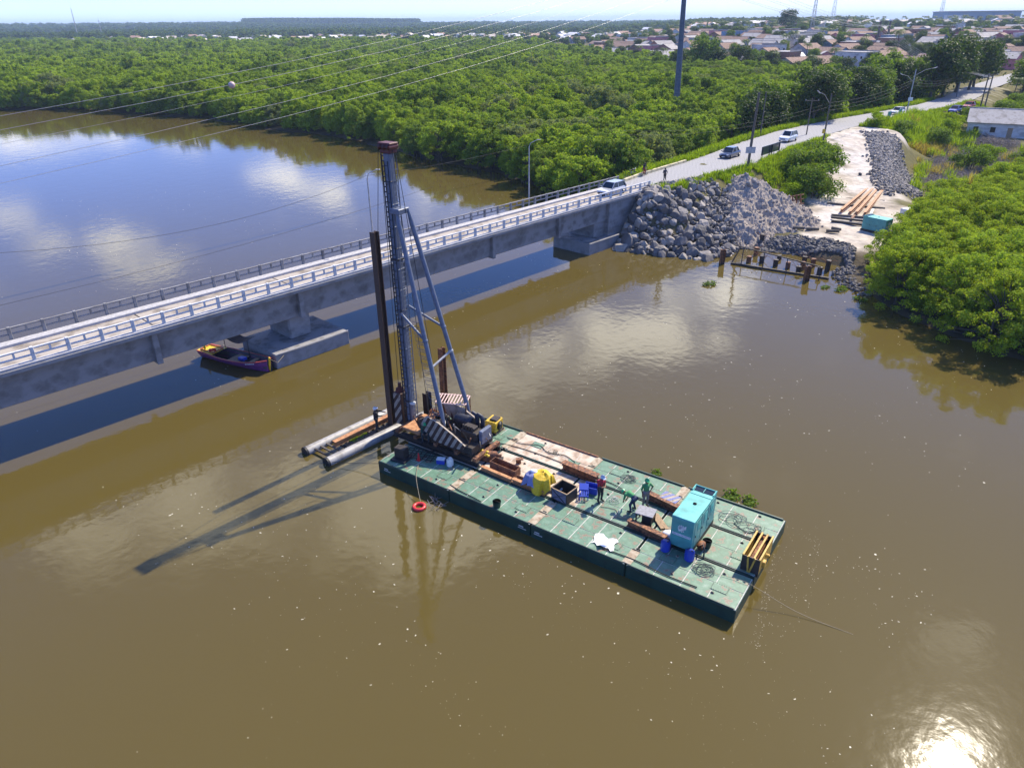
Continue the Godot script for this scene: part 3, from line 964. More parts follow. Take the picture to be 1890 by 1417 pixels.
func make_boat() -> void:
	var from := Vector3(-25.05, 0, -53.35)
	var to := Vector3(-18.75, 0, -50.15)
	var l := (to - from).length()
	var t := thing("fishing_boat", "purple wooden fishing boat with a yellow foredeck moored by the pier footing", "boat", (from + to) / 2, atan2(-(to - from).z, (to - from).x))
	var hull := Mb.new()
	var inner := Mb.new()
	var gun := Mb.new()
	var rings := []
	var n := 13
	for i in n:
		var q := float(i) / (n - 1)
		var x := (q - 0.5) * l
		var w := 0.95 * sqrt(maxf(0.02, 1.0 - pow(maxf(0.0, q - 0.42) / 0.6, 2.0))) * lerpf(0.75, 1.0, smoothstep(0.0, 0.4, q))
		var top := 0.62 + 0.4 * pow(maxf(0.0, q - 0.45) / 0.55, 2.0) + 0.12 * pow(1.0 - q, 2.0)
		rings.append([Vector3(x, -0.15, 0), Vector3(x, 0.05, w * 0.55), Vector3(x, top * 0.6, w * 0.9), Vector3(x, top, w)])
	for sd in [1.0, -1.0]:
		var f := Vector3(1, 1, sd)
		for i in n - 1:
			for k in 3:
				var a: Vector3 = rings[i][k] * f; var b: Vector3 = rings[i + 1][k] * f; var c: Vector3 = rings[i + 1][k + 1] * f; var d: Vector3 = rings[i][k + 1] * f
				var o := Vector3(0, -0.05, 0)
				var ins := Vector3(1, 1, 0.93)
				if sd > 0:
					hull.quad(a, b, c, d)
					inner.quad((d - o * 0) * ins, c * ins, b * ins - o * 2, a * ins - o * 2)
				else:
					hull.quad(d, c, b, a)
					inner.quad(a * ins - o * 2, b * ins - o * 2, c * ins, d * ins)
			gun.bar(rings[i][3] * f, rings[i + 1][3] * f, 0.09, 0.07)
	hull.quad(rings[0][3], rings[0][2], rings[0][2] * Vector3(1, 1, -1), rings[0][3] * Vector3(1, 1, -1))
	hull.quad(rings[0][2], rings[0][1], rings[0][1] * Vector3(1, 1, -1), rings[0][2] * Vector3(1, 1, -1))
	mat("boat_purple", 0.17, 0.035, 0.17, 0.45, 0.0, {"tex": "mottle", "scale": 0.8})
	mat("boat_red", 0.34, 0.05, 0.04, 0.5)
	mat("boat_yellow", 0.72, 0.5, 0.02, 0.5, 0.0, {"tex": "mottle", "scale": 0.8})
	mat("boat_inside", 0.07, 0.06, 0.07, 0.8)
	part(t, "hull", hull, M.boat_purple)
	part(t, "lining", inner, M.boat_inside)
	part(t, "gunwale", gun, M.boat_red)
	var dk := Mb.new()
	for i in 3:
		var a: Vector3 = rings[i][3]; var b: Vector3 = rings[i + 1][3]
		var s := Vector3(1, 1, 0.94)
		dk.quad(a * s + Vector3(0, 0.03, 0), b * s + Vector3(0, 0.03, 0), b * s * Vector3(1, 1, -1) + Vector3(0, 0.03, 0), a * s * Vector3(1, 1, -1) + Vector3(0, 0.03, 0))
	part(t, "foredeck", dk, M.boat_yellow)
	var hb := Mb.new()
	hb.bar(Vector3(-l * 0.47, 0.82, -0.5), Vector3(-l * 0.27, 0.78, -0.55), 0.05, 0.07)
	hb.bar(Vector3(-l * 0.47, 0.82, 0.5), Vector3(-l * 0.27, 0.78, 0.55), 0.05, 0.07)
	hb.bar(Vector3(-l * 0.27, 0.78, -0.55), Vector3(-l * 0.27, 0.78, 0.55), 0.05, 0.07)
	hb.bar(Vector3(-l * 0.47, 0.82, -0.5), Vector3(-l * 0.47, 0.82, 0.5), 0.05, 0.07)
	part(t, "hatch_rim", hb, M.boat_red)
	var th := Mb.new()
	th.box(Vector3(0.1, 0.42, 0), Vector3(1.1, 0.06, 1.6), 0.01)
	part(t, "thwart", th, M.wood)
	th = Mb.new()
	th.box(Vector3(1.7, 0.5, 0), Vector3(0.35, 0.05, 1.4), 0.01)
	part(t, "thwart", th, M.wood)
	var en := Mb.new()
	en.box(Vector3(0.75, 0.58, 0.05), Vector3(0.6, 0.26, 0.45), 0.04)
	part(t, "engine_box", en, M.blue_plastic)
	var bt := Mb.new()
	bt.lathe(Vector3(-l * 0.42, 0.8, 0.35), [[0.07, 0.0], [0.1, 0.25], [0.05, 0.5], [0.1, 0.62]], 8)
	part(t, "mooring_post", bt, M.boat_yellow)
	var stem := Mb.new()
	stem.bar(Vector3(l * 0.485, 0.1, 0), Vector3(l * 0.51, 1.12, 0), 0.1, 0.12)
	stem.blob(Vector3(l * 0.51, 1.16, 0), Vector3(0.09, 0.09, 0.09), 8, 5)
	part(t, "stem_post", stem, M.boat_yellow)
	var xa := t.transform
	var name_bar := Mb.new()
	for i in 7: name_bar.box(Vector3(1.9 + i * 0.11, 0.66 + i * 0.012, 0.875 - i * 0.032), Vector3(0.07, 0.1, 0.015))
	part(t, "name_lettering", name_bar, M.white_paint)
	var fb := Mb.new()
	for k in 3: fb.blob(xa * Vector3(-l * 0.32 + k * 0.12, 0.9, 0.42 - k * 0.09), Vector3(0.14, 0.12, 0.14), 8, 6)
	solo("fishing_float", fb, M.red_plastic, "small bunch of red fishing floats on the yellow foredeck", "float")
	# slung awning on two poles beyond the thwarts
	var aw := thing("boat_awning", "dark brown cloth awning slung over the boat beside the pier footing", "awning", xa * Vector3(-0.6, 0, -1.05), t.rotation.y)
	var cl := Mb.new()
	for i in 8:
		for side in 1:
			var q0 := i / 8.0; var q1 := (i + 1) / 8.0
			var y0 := 1.75 - 0.8 * sin(PI * q0) * 0.5; var y1 := 1.75 - 0.8 * sin(PI * q1) * 0.5
			cl.quad(Vector3(-1.3 + 2.6 * q0, y0, 0.35), Vector3(-1.3 + 2.6 * q1, y1, 0.35), Vector3(-1.3 + 2.6 * q1, y1 + 0.12, -0.75), Vector3(-1.3 + 2.6 * q0, y0 + 0.12, -0.75))
	mat("awning_cloth", 0.05, 0.035, 0.035, 0.9)
	part(aw, "cloth", cl, M.awning_cloth)
	for x in [-1.3, 1.3]:
		var po := Mb.new()
		po.cyl(Vector3(x, 0.3, 0.3), Vector3(x, 1.8, 0.3), 0.025)
		part(aw, "pole", po, M.steel_dark)
	var rp := Mb.new()
	rp.tube(PackedVector3Array([xa * Vector3(l * 0.51, 1.1, 0), xa * Vector3(l * 0.51 + 0.5, 0.75, -0.3), br(17.6, -0.9, 1.0)]), 0.02, 5)
	solo("mooring_rope", rp, M.rope, "short pale rope tying the boat's bow to the pier footing", "rope")
	var rp2 := Mb.new()
	rp2.tube(PackedVector3Array([br(16.9, -0.94, 1.2), br(20.0, -1.0, 1.2), br(23.55, -0.96, 1.2)]), 0.035, 6)
	solo("edge_pipe", rp2, M.concrete_light, "pale thin pipe along the edge of the pier footing", "pipe")


# ---------------------------------------------------------------- the near bank: rocks, mound, building pad
func rock_mesh(seed_: int, m: Material) -> ArrayMesh:
	var sp := SphereMesh.new()
	sp.radial_segments = 9
	sp.rings = 5
	sp.radius = 1.0
	sp.height = 2.0
	var arr := sp.get_mesh_arrays()
	var g := RandomNumberGenerator.new()
	g.seed = seed_
	var planes := []
	for i in 13: planes.append([Vector3(g.randfn(), g.randfn(), g.randfn()).normalized(), g.randf_range(0.5, 0.85)])
	var vs: PackedVector3Array = arr[Mesh.ARRAY_VERTEX]
	for i in vs.size():
		var p := vs[i]
		for pl in planes:
			var d: float = p.dot(pl[0]) - pl[1]
			if d > 0: p -= pl[0] * d
		vs[i] = p * (1.0 + 0.08 * noise.get_noise_3dv(p * 60.0 + Vector3(seed_, 0, 0)))
	var mb := Mb.new()
	var idx: PackedInt32Array = arr[Mesh.ARRAY_INDEX]
	for i in range(0, idx.size(), 3):
		var a := vs[idx[i]]; var b := vs[idx[i + 1]]; var c := vs[idx[i + 2]]
		if (b - a).cross(c - a).length() < 1e-5: continue
		if (b - a).cross(c - a).dot(a + b + c) > 0: mb.tri(a, b, c)
		else: mb.tri(a, c, b)
	return mb.mesh(m)

func make_bank() -> void:
	rng.seed = 31
	var kinds := []
	for k in 10: kinds.append(rock_mesh(40 + k, [M.rock, M.rock_dark, M.rock_pale, M.rock, M.rock_pale][k % 5]))
	var t := thing("rock_embankment", "slope of big loose grey boulders beside the bridge abutment", "riprap")
	var bottom := [Vector3(12.4, 0, -82.6), Vector3(17, 0, -80.4), Vector3(22, 0, -78.2), Vector3(26.5, 0, -80.8)]
	var top := [Vector3(17.6, 5.0, -90.6), Vector3(21.5, 4.9, -93.6), Vector3(25, 4.8, -95.6), Vector3(28.5, 4.2, -94.6)]
	var nb := 13
	for j in nb:
		for i in 22:
			var q := (i + 0.5 * (j % 2) + rr(-0.3, 0.3)) / 22.0 * 3.0
			q = clampf(q, 0.0, 2.999)
			var k := int(q)
			var a: Vector3 = bottom[k].lerp(bottom[k + 1], q - k)
			var b: Vector3 = top[k].lerp(top[k + 1], q - k)
			var w := (j + rr(-0.3, 0.3)) / (nb - 1.0)
			var p := a.lerp(b, w)
			p.y = lerpf(a.y - 0.1, b.y - 0.3, pow(clampf(w, 0, 1), 0.85)) + rr(-0.15, 0.2)
			p.y = maxf(p.y, ground(p.x, p.z)[0] + 0.12)
			var s := (rr(0.4, 0.75) if rng.randf() < 0.6 else rr(0.7, 1.15)) * lerpf(1.1, 0.8, w)
			if q > 2.2: s *= 0.7
			var o := part(t, "boulder", kinds[rng.randi() % 10])
			o.transform = Transform3D(Basis.from_euler(Vector3(rr(0, TAU), rr(0, TAU), rr(0, TAU))).scaled_local(Vector3(1.0, rr(0.65, 1.0), rr(0.7, 1.0)) * s), p)
	# solid core under the boulders
	var core := Mb.new()
	for k in 3:
		core.quad(bottom[k] + Vector3(0, -0.9, 0), bottom[k + 1] + Vector3(0, -0.9, 0), top[k + 1] + Vector3(0, -0.55, 0), top[k] + Vector3(0, -0.55, 0))
	part(t, "rubble_core", core, M.rock)
	# pebbles and rubble between the boulders and on the far verge
	var small := []
	for k in 3: small.append(rock_mesh(60 + k, [M.rock, M.rock_pale, M.rock_dark][k]))
	for k in 3:
		var xf := []
		for i in 500:
			var q := rr(0, 2.99)
			var kk := int(q)
			var w := rng.randf()
			var p: Vector3 = bottom[kk].lerp(bottom[kk + 1], q - kk).lerp(top[kk].lerp(top[kk + 1], q - kk), w)
			p.y = maxf(p.y + rr(-0.3, 0.25), ground(p.x, p.z)[0])
			xf.append(Transform3D(Basis.from_euler(Vector3(rr(0, TAU), rr(0, TAU), 0)).scaled(Vector3.ONE * rr(0.08, 0.28)), p))
		for i in 120:
			var p := strip_point(rr(71, 110), 1.0, rr(0.6, 2.6))
			xf.append(Transform3D(Basis.from_euler(Vector3(rr(0, TAU), rr(0, TAU), 0)).scaled(Vector3.ONE * rr(0.08, 0.3)), Vector3(p.x, ground(p.x, p.z)[0] + 0.05, p.z)))
		scatter("loose_stones", small[k], xf, ["small grey stones lying between the boulders", "small pale stones lying between the boulders", "small dark stones lying between the boulders"][k], "stones")
	# spoil heap
	var mb := Mb.new()
	var gx := 100
	var gz := 110
	var hs := []
	for j in gz + 1:
		var row := []
		for i in gx + 1:
			var x := 23.0 + 18.0 * i / gx
			var z := -80.5 - 23.0 * j / gz
			var d1 := Vector2(x - 31.2, (z + 97.2)).length()
			var d2 := Vector2((x - 29.0) * 1.1, (z + 90.5)).length()
			var d3 := Vector2((x - 35.0), (z + 91.5) * 0.8).length()
			var h := maxf(maxf(6.0 - d1 * 0.52, 3.9 - d2 * 0.5), 3.2 - d3 * 0.45)
			var big := noise.get_noise_2d(x * 22.0, z * 22.0)
			h += 0.62 * big + 0.34 * noise.get_noise_2d(x * 60.0, z * 60.0) + 0.16 * noise.get_noise_2d(x * 150.0, z * 150.0)
			row.append(Vector3(x, h, z))
		hs.append(row)
	for j in gz:
		for i in gx:
			var a: Vector3 = hs[j][i]; var b: Vector3 = hs[j][i + 1]; var c: Vector3 = hs[j + 1][i + 1]; var d: Vector3 = hs[j + 1][i]
			if maxf(maxf(a.y, b.y), maxf(c.y, d.y)) < -0.2: continue
			mb.quad(a, b, c, d)
	mat("spoil", 0.5, 0.46, 0.43, 0.95, 0.0, {"tex": "sand", "scale": 0.4, "bump": "fine", "relief": 4.0, "spec": 0.2})
	solo("spoil_heap", mb, M.spoil, "tall heap of pale lumpy sand and clay beside the boulders", "heap")
	var lump := [[], []]
	for i in 900:
		var row: Array = hs[rng.randi() % (gz + 1)]
		var p: Vector3 = row[rng.randi() % (gx + 1)]
		if p.y < 0.6: continue
		lump[i % 2].append(Transform3D(Basis.from_euler(Vector3(rr(0, TAU), rr(0, TAU), 0)).scaled(Vector3.ONE * (rr(0.06, 0.2) + (0.3 * rng.randf() if rng.randf() < 0.12 else 0.0))), p))
	scatter("heap_stones", rock_mesh(75, M.rock_pale), lump[0], "pale stones and clods lying on the sand heap", "stones")
	scatter("heap_stones", rock_mesh(76, M.rock), lump[1], "brown stones and clods lying on the sand heap", "stones")
	# clods along the pad's muddy lip
	var xf := []
	var xf2 := []
	for i in 2600:
		var q := rng.randf()
		var lip := [Vector3(26.5, 0, -83.2), Vector3(28.3, 0, -83.0), Vector3(31.3, 0, -81.3), Vector3(34.4, 0, -79.5), Vector3(37.0, 0, -77.7), Vector3(37.0, 0, -75.0)]
		var k := mini(int(q * 5.0), 4)
		var p: Vector3 = lip[k].lerp(lip[k + 1], q * 5.0 - k)
		p += Vector3(0.45, 0, -0.9) * rr(-0.7, 3.4)
		var g := ground(p.x, p.z)
		if g[0] > 1.1 and rng.randf() < 0.7: continue
		p.y = maxf(g[0], -0.1) + rr(-0.05, 0.12)
		(xf if rng.randf() < 0.75 else xf2).append(Transform3D(Basis.from_euler(Vector3(rr(0, TAU), rr(0, TAU), 0)).scaled(Vector3.ONE * rr(0.08, 0.34)), p))
	scatter("mud_clods", rock_mesh(74, M.rock), xf2, "paler clods of earth along the lip of the building pad", "mud")
	scatter("mud_clods", rock_mesh(70, M.rock_dark), xf, "dark clods of mud along the lip of the building pad", "mud")
	xf = []
	for i in 700:
		var p := Vector3(rr(33.5, 39.5), 0, rr(-74.5, -66.0))
		var ld := river_land(p.x, p.z)
		if ld < -0.4 or ld > 3.0: continue
		p.y = rr(0.0, 0.3)
		xf.append(Transform3D(Basis.from_euler(Vector3(rr(0, TAU), rr(0, TAU), 0)).scaled(Vector3.ONE * rr(0.08, 0.26)), p))
	scatter("shore_rubble", rock_mesh(71, M.rock), xf, "brown grey rubble and mud at the waterline by the mangroves", "rubble")
	# crushed stone slope on the far side of the ramp
	xf = []
	for i in 5200:
		var q := rng.randf()
		var a := Vector3(53.0, 0, -103.5).lerp(Vector3(69.0, 0, -143.5), q)
		var b := Vector3(61.5, 0, -108.5).lerp(Vector3(72.5, 0, -142.0), q)
		var wd := clampf(rng.randf() + 0.14 * noise.get_noise_2d(q * 900.0, 3.0), -0.1, 1.15) * lerpf(1.0, 0.8, absf(q - 0.4))
		if q > 0.93 - 0.06 * wd or (wd < 0.06 and rng.randf() < 0.6): continue
		var p := a.lerp(b, wd)
		p += Vector3(rng.randfn() * 0.7, 0, rng.randfn() * 1.1)
		p.y = maxf(ground(p.x, p.z)[0], 0.1) + rr(0.0, 0.18)
		xf.append(Transform3D(Basis.from_euler(Vector3(rr(0, TAU), rr(0, TAU), 0)).scaled(Vector3.ONE * rr(0.14, 0.34)), p))
	scatter("crushed_stone", rock_mesh(72, M.rock_dark), xf.slice(0, xf.size() * 2 / 5), "dark crushed stone on the slope beside the sandy ramp", "gravel")
	scatter("crushed_stone", rock_mesh(73, M.rock_pale), xf.slice(xf.size() * 2 / 5), "pale crushed stone on the slope beside the sandy ramp", "gravel")
	# dead brushwood in the wet hollow
	var twig := Mb.new()
	var g := RandomNumberGenerator.new()
	g.seed = 4
	for i in 40:
		var a := Vector3(g.randf_range(-1, 1), g.randf_range(0, 0.35), g.randf_range(-1, 1))
		var d := Vector3(g.randfn(), g.randf_range(0.0, 0.7), g.randfn()).normalized() * g.randf_range(0.6, 1.5)
		twig.tube(PackedVector3Array([a, a + d * 0.5 + Vector3(0, 0.1, 0), a + d]), [0.03, 0.022, 0.01], 4, false)
	xf = []
	for i in 620:
		var p := Vector3(rr(62, 98), 0, 0)
		p.z = -(p.x - 66.0) * 0.75 - rr(112.0, 134.0)
		if along(RAMP, p.x, p.z, false)[0] < 7.5: continue
		if noise.get_noise_2d(p.x * 5.0, p.z * 5.0) < -0.12: continue
		p.y = maxf(ground(p.x, p.z)[0], 0.0)
		xf.append(Transform3D(Basis(Vector3.UP, rr(0, TAU)).scaled(Vector3.ONE * rr(0.7, 1.4)), p))
	scatter("dead_brushwood", twig.mesh(M.dead_twig), xf, "grey dead brushwood in the wet hollow behind the gravel slope", "brushwood")

func h_beam(mb: Mb, a: Vector3, b: Vector3, w: float, h: float, up := Vector3.UP, tf := 0.03) -> void:
	var d := (b - a).normalized()
	if absf(d.dot(up)) > 0.98: up = Vector3.RIGHT
	var sd := d.cross(up).normalized()
	var u2 := sd.cross(d).normalized()
	mb.bar(a + u2 * (h / 2 - tf / 2), b + u2 * (h / 2 - tf / 2), w, tf, up)
	mb.bar(a - u2 * (h / 2 - tf / 2), b - u2 * (h / 2 - tf / 2), w, tf, up)
	mb.bar(a, b, tf, h - 2 * tf, up)

func make_pad_things() -> void:
	# four long rust-brown piles laid on timbers
	var ends := [[Vector3(43.3, 1.75, -93.6), Vector3(52.6, 1.85, -106.6)], [Vector3(44.0, 1.75, -92.6), Vector3(53.3, 1.85, -106.4)], [Vector3(44.8, 1.75, -92.4), Vector3(53.9, 1.85, -106.2)], [Vector3(45.7, 1.75, -92.0), Vector3(54.6, 1.85, -105.9)]]
	for e in ends:
		var mb := Mb.new()
		h_beam(mb, e[0], e[1], 0.36, 0.36)
		solo("steel_pile", mb, M.rust_bright, "long orange brown steel pile laid flat on timbers on the sand", "steel pile", Vector3.ZERO, "steel piles laid on the sand")
	for e in [[Vector3(46.2, 1.45, -102.6), Vector3(52.2, 1.45, -100.2)], [Vector3(43.8, 1.45, -99.2), Vector3(50.2, 1.45, -95.8)]]:
		var mb := Mb.new()
		mb.bar(e[0], e[1], 0.32, 0.3, Vector3.UP, 0.02)
		solo("timber_sleeper", mb, M.pole_wood, "dark square timber lying under the stacked steel piles", "timber", Vector3.ZERO, "timbers under the steel piles")
	var lab := ["white painted steel beam lying beside the small teal generator", "dark steel beam end lying before the stacked piles", "dark pipe across the sand beside the small teal generator", "rust coloured short beam among the scrap by the stacked piles", "dark plank among the scrap by the stacked piles"]
	var ms := [M.white_paint, M.steel_dark, M.steel_dark, M.rust, M.pole_wood]
	var seg := [[Vector3(44.2, 1.55, -87.9), Vector3(48.2, 1.55, -95.0)], [Vector3(41.2, 1.45, -91.4), Vector3(46.2, 1.45, -88.4)], [Vector3(40.6, 1.4, -89.8), Vector3(44.6, 1.4, -87.0)], [Vector3(43.4, 1.45, -90.4), Vector3(45.4, 1.45, -93.6)], [Vector3(41.8, 1.42, -92.8), Vector3(47.0, 1.42, -90.6)]]
	for i in 5:
		var mb := Mb.new()
		mb.bar(seg[i][0], seg[i][1], 0.3, 0.26, Vector3.UP, 0.02)
		solo("scrap_beam", mb, ms[i], lab[i], "beam")
	# logs and bits
	var logs := [[34.6, -86.6, 35.8, -86.1, "short dark log at the edge of the sand, apart from the others"], [36.0, -86.0, 37.4, -85.6, "thick pale log at the edge of the sand"], [38.0, -84.9, 39.4, -84.5, "dark straight timber offcut lying on the sand"], [39.2, -86.2, 39.9, -85.3, "short dark timber offcut lying askew on the sand"]]
	for l in logs:
		var mb := Mb.new()
		mb.tube(PackedVector3Array([Vector3(l[0], 1.42, l[1]), Vector3(l[2], 1.45, l[3])]), [0.19, 0.17], 9)
		solo("log", mb, M.pole_wood, l[4], "log")
	# small teal generator on skids
	gen_set("site_generator", Vector3(44.0, 1.2, -85.0), 0.62, Vector3(1.5, 1.75, 2.9), "small teal generator on a skid beside the mangroves", false)
	# rusty trestle at the foot of the heap
	var t := thing("steel_trestle", "rusty lattice trestle standing in the sand at the foot of the heap", "trestle", Vector3(38.3, 1.2, -95.5), 0.5)
	for x in [-0.9, 0.0, 0.9]:
		var mb := Mb.new()
		mb.bar(Vector3(x, 0, 0), Vector3(x * 0.8, 2.2, -0.5), 0.14, 0.14)
		part(t, "leg", mb, M.rust)
	for y in [0.3, 0.9, 1.5, 2.05]:
		var mb := Mb.new()
		mb.bar(Vector3(-1.1, y, -0.23 * y - 0.08), Vector3(1.5, y, -0.23 * y - 0.08), 0.1, 0.1)
		part(t, "rung", mb, M.rust)
	# cut steel pipes on the spit
	for e in [[Vector3(37.6, 0.62, -71.2), Vector3(39.3, 0.75, -71.9), "lower"], [Vector3(37.9, 0.8, -73.0), Vector3(39.6, 0.9, -73.7), "upper"]]:
		var mb := Mb.new()
		mb.tube(PackedVector3Array([e[0], e[1]]), 0.36, 14, false)
		mb.tube(PackedVector3Array([e[1], e[0]]), 0.33, 14, false)
		solo("casing_pipe", mb, M.rust_bright, "%s of two cut steel casing pipes under the mangrove branches" % e[2], "pipe")
	var wb := Mb.new()
	wb.box(Vector3(51.0, 1.9, -91.6), Vector3(1.6, 1.1, 1.1), 0.05, Basis(Vector3.UP, 0.5))
	solo("tool_crate", wb, M.white_paint, "white and blue crate half hidden in the mangroves behind the generator", "crate")
	# driven stub piles with spread starter bars
	var stubs := [[26.5, -77.2, 0.7], [27.9, -76.9, 0.8], [29.0, -75.7, 0.75], [30.1, -74.9, 0.7], [30.7, -73.4, 0.7], [32.3, -76.2, 0.9], [33.0, -75.4, 0.9], [32.5, -72.4, 0.9], [33.9, -73.8, 1.2], [28.2, -80.0, 0.9], [30.1, -84.0, 1.3], [30.3, -78.2, 0.5], [31.5, -74.4, 0.85], [28.4, -78.3, 0.55]]
	for i in stubs.size():
		var s: Array = stubs[i]
		var o := thing("pile_stub", "short steel pile stub with bent reinforcing bars standing in the shallow water", "pile", Vector3(s[0], -0.6, s[1]), rr(0, TAU), "pile stubs in the shallow water")
		var mb := Mb.new()
		mb.cyl(Vector3.ZERO, Vector3(rr(-0.06, 0.06), s[2] + 0.6, rr(-0.06, 0.06)), 0.27, 0.26, 10)
		part(o, "pile_head", mb, M.steel_dark if i % 3 else M.rust)
		if i % 4 != 3:
			mb = Mb.new()
			for k in 7:
				var a := TAU * k / 7.0 + rr(-0.2, 0.2)
				var d := Vector3(cos(a), 0, sin(a))
				var b := Vector3(0, s[2] + 0.35, 0) + d * 0.24
				mb.tube(PackedVector3Array([b, b + d * 0.3 + Vector3(0, 0.35, 0), b + d * rr(0.5, 0.9) + Vector3(0, rr(0.3, 0.75), 0)]), 0.018, 4)
			part(o, "reinforcing_bars", mb, M.rust)
	# walkway rail in front of the stubs
	var f := thing("pipe_railing", "dark pipe railing standing in the water before the pile stubs", "railing")
	var pa := Vector3(24.4, 0, -76.6)
	var pb := Vector3(31.8, 0, -70.6)
	var sill := Mb.new()
	sill.bar(pa + Vector3(0, 0.1, 0), pb + Vector3(1.2, 0.1, -0.4), 0.22, 0.2)
	part(f, "sill_beam", sill, M.steel_dark)
	var rail := Mb.new()
	rail.bar(pa + Vector3(0.6, 1.7, -1.6), pb + Vector3(0.2, 1.3, -0.7), 0.1, 0.1)
	part(f, "top_rail", rail, M.steel_dark)
	for q in [0.12, 0.37, 0.64, 0.86, 1.0]:
		var p := pa.lerp(pb, q)
		var up := (pa + Vector3(0.6, 1.7, -1.6)).lerp(pb + Vector3(0.2, 1.3, -0.7), q)
		var mb := Mb.new()
		mb.bar(p, up, 0.09, 0.09)
		part(f, "post", mb, M.steel_dark)
	var diag := Mb.new()
	diag.bar(pa, pa + Vector3(1.2, 1.5, -1.2), 0.1, 0.1)
	part(f, "brace", diag, M.steel_dark)
	for p in [[23.4, -76.8, 1.6, "boulders"], [30.5, -70.7, 1.55, "railing's middle"], [36.6, -77.4, 1.0, "muddy lip of the pad"]]:
		var mb := Mb.new()
		h_beam(mb, Vector3(p[0], -1.2, p[1]), Vector3(p[0] + 0.05, p[2], p[1]), 0.5, 0.5, Vector3.RIGHT, 0.05)
		solo("guide_pile", mb, M.rust, "rusty upright steel pile in the water by the %s" % p[3], "steel pile")


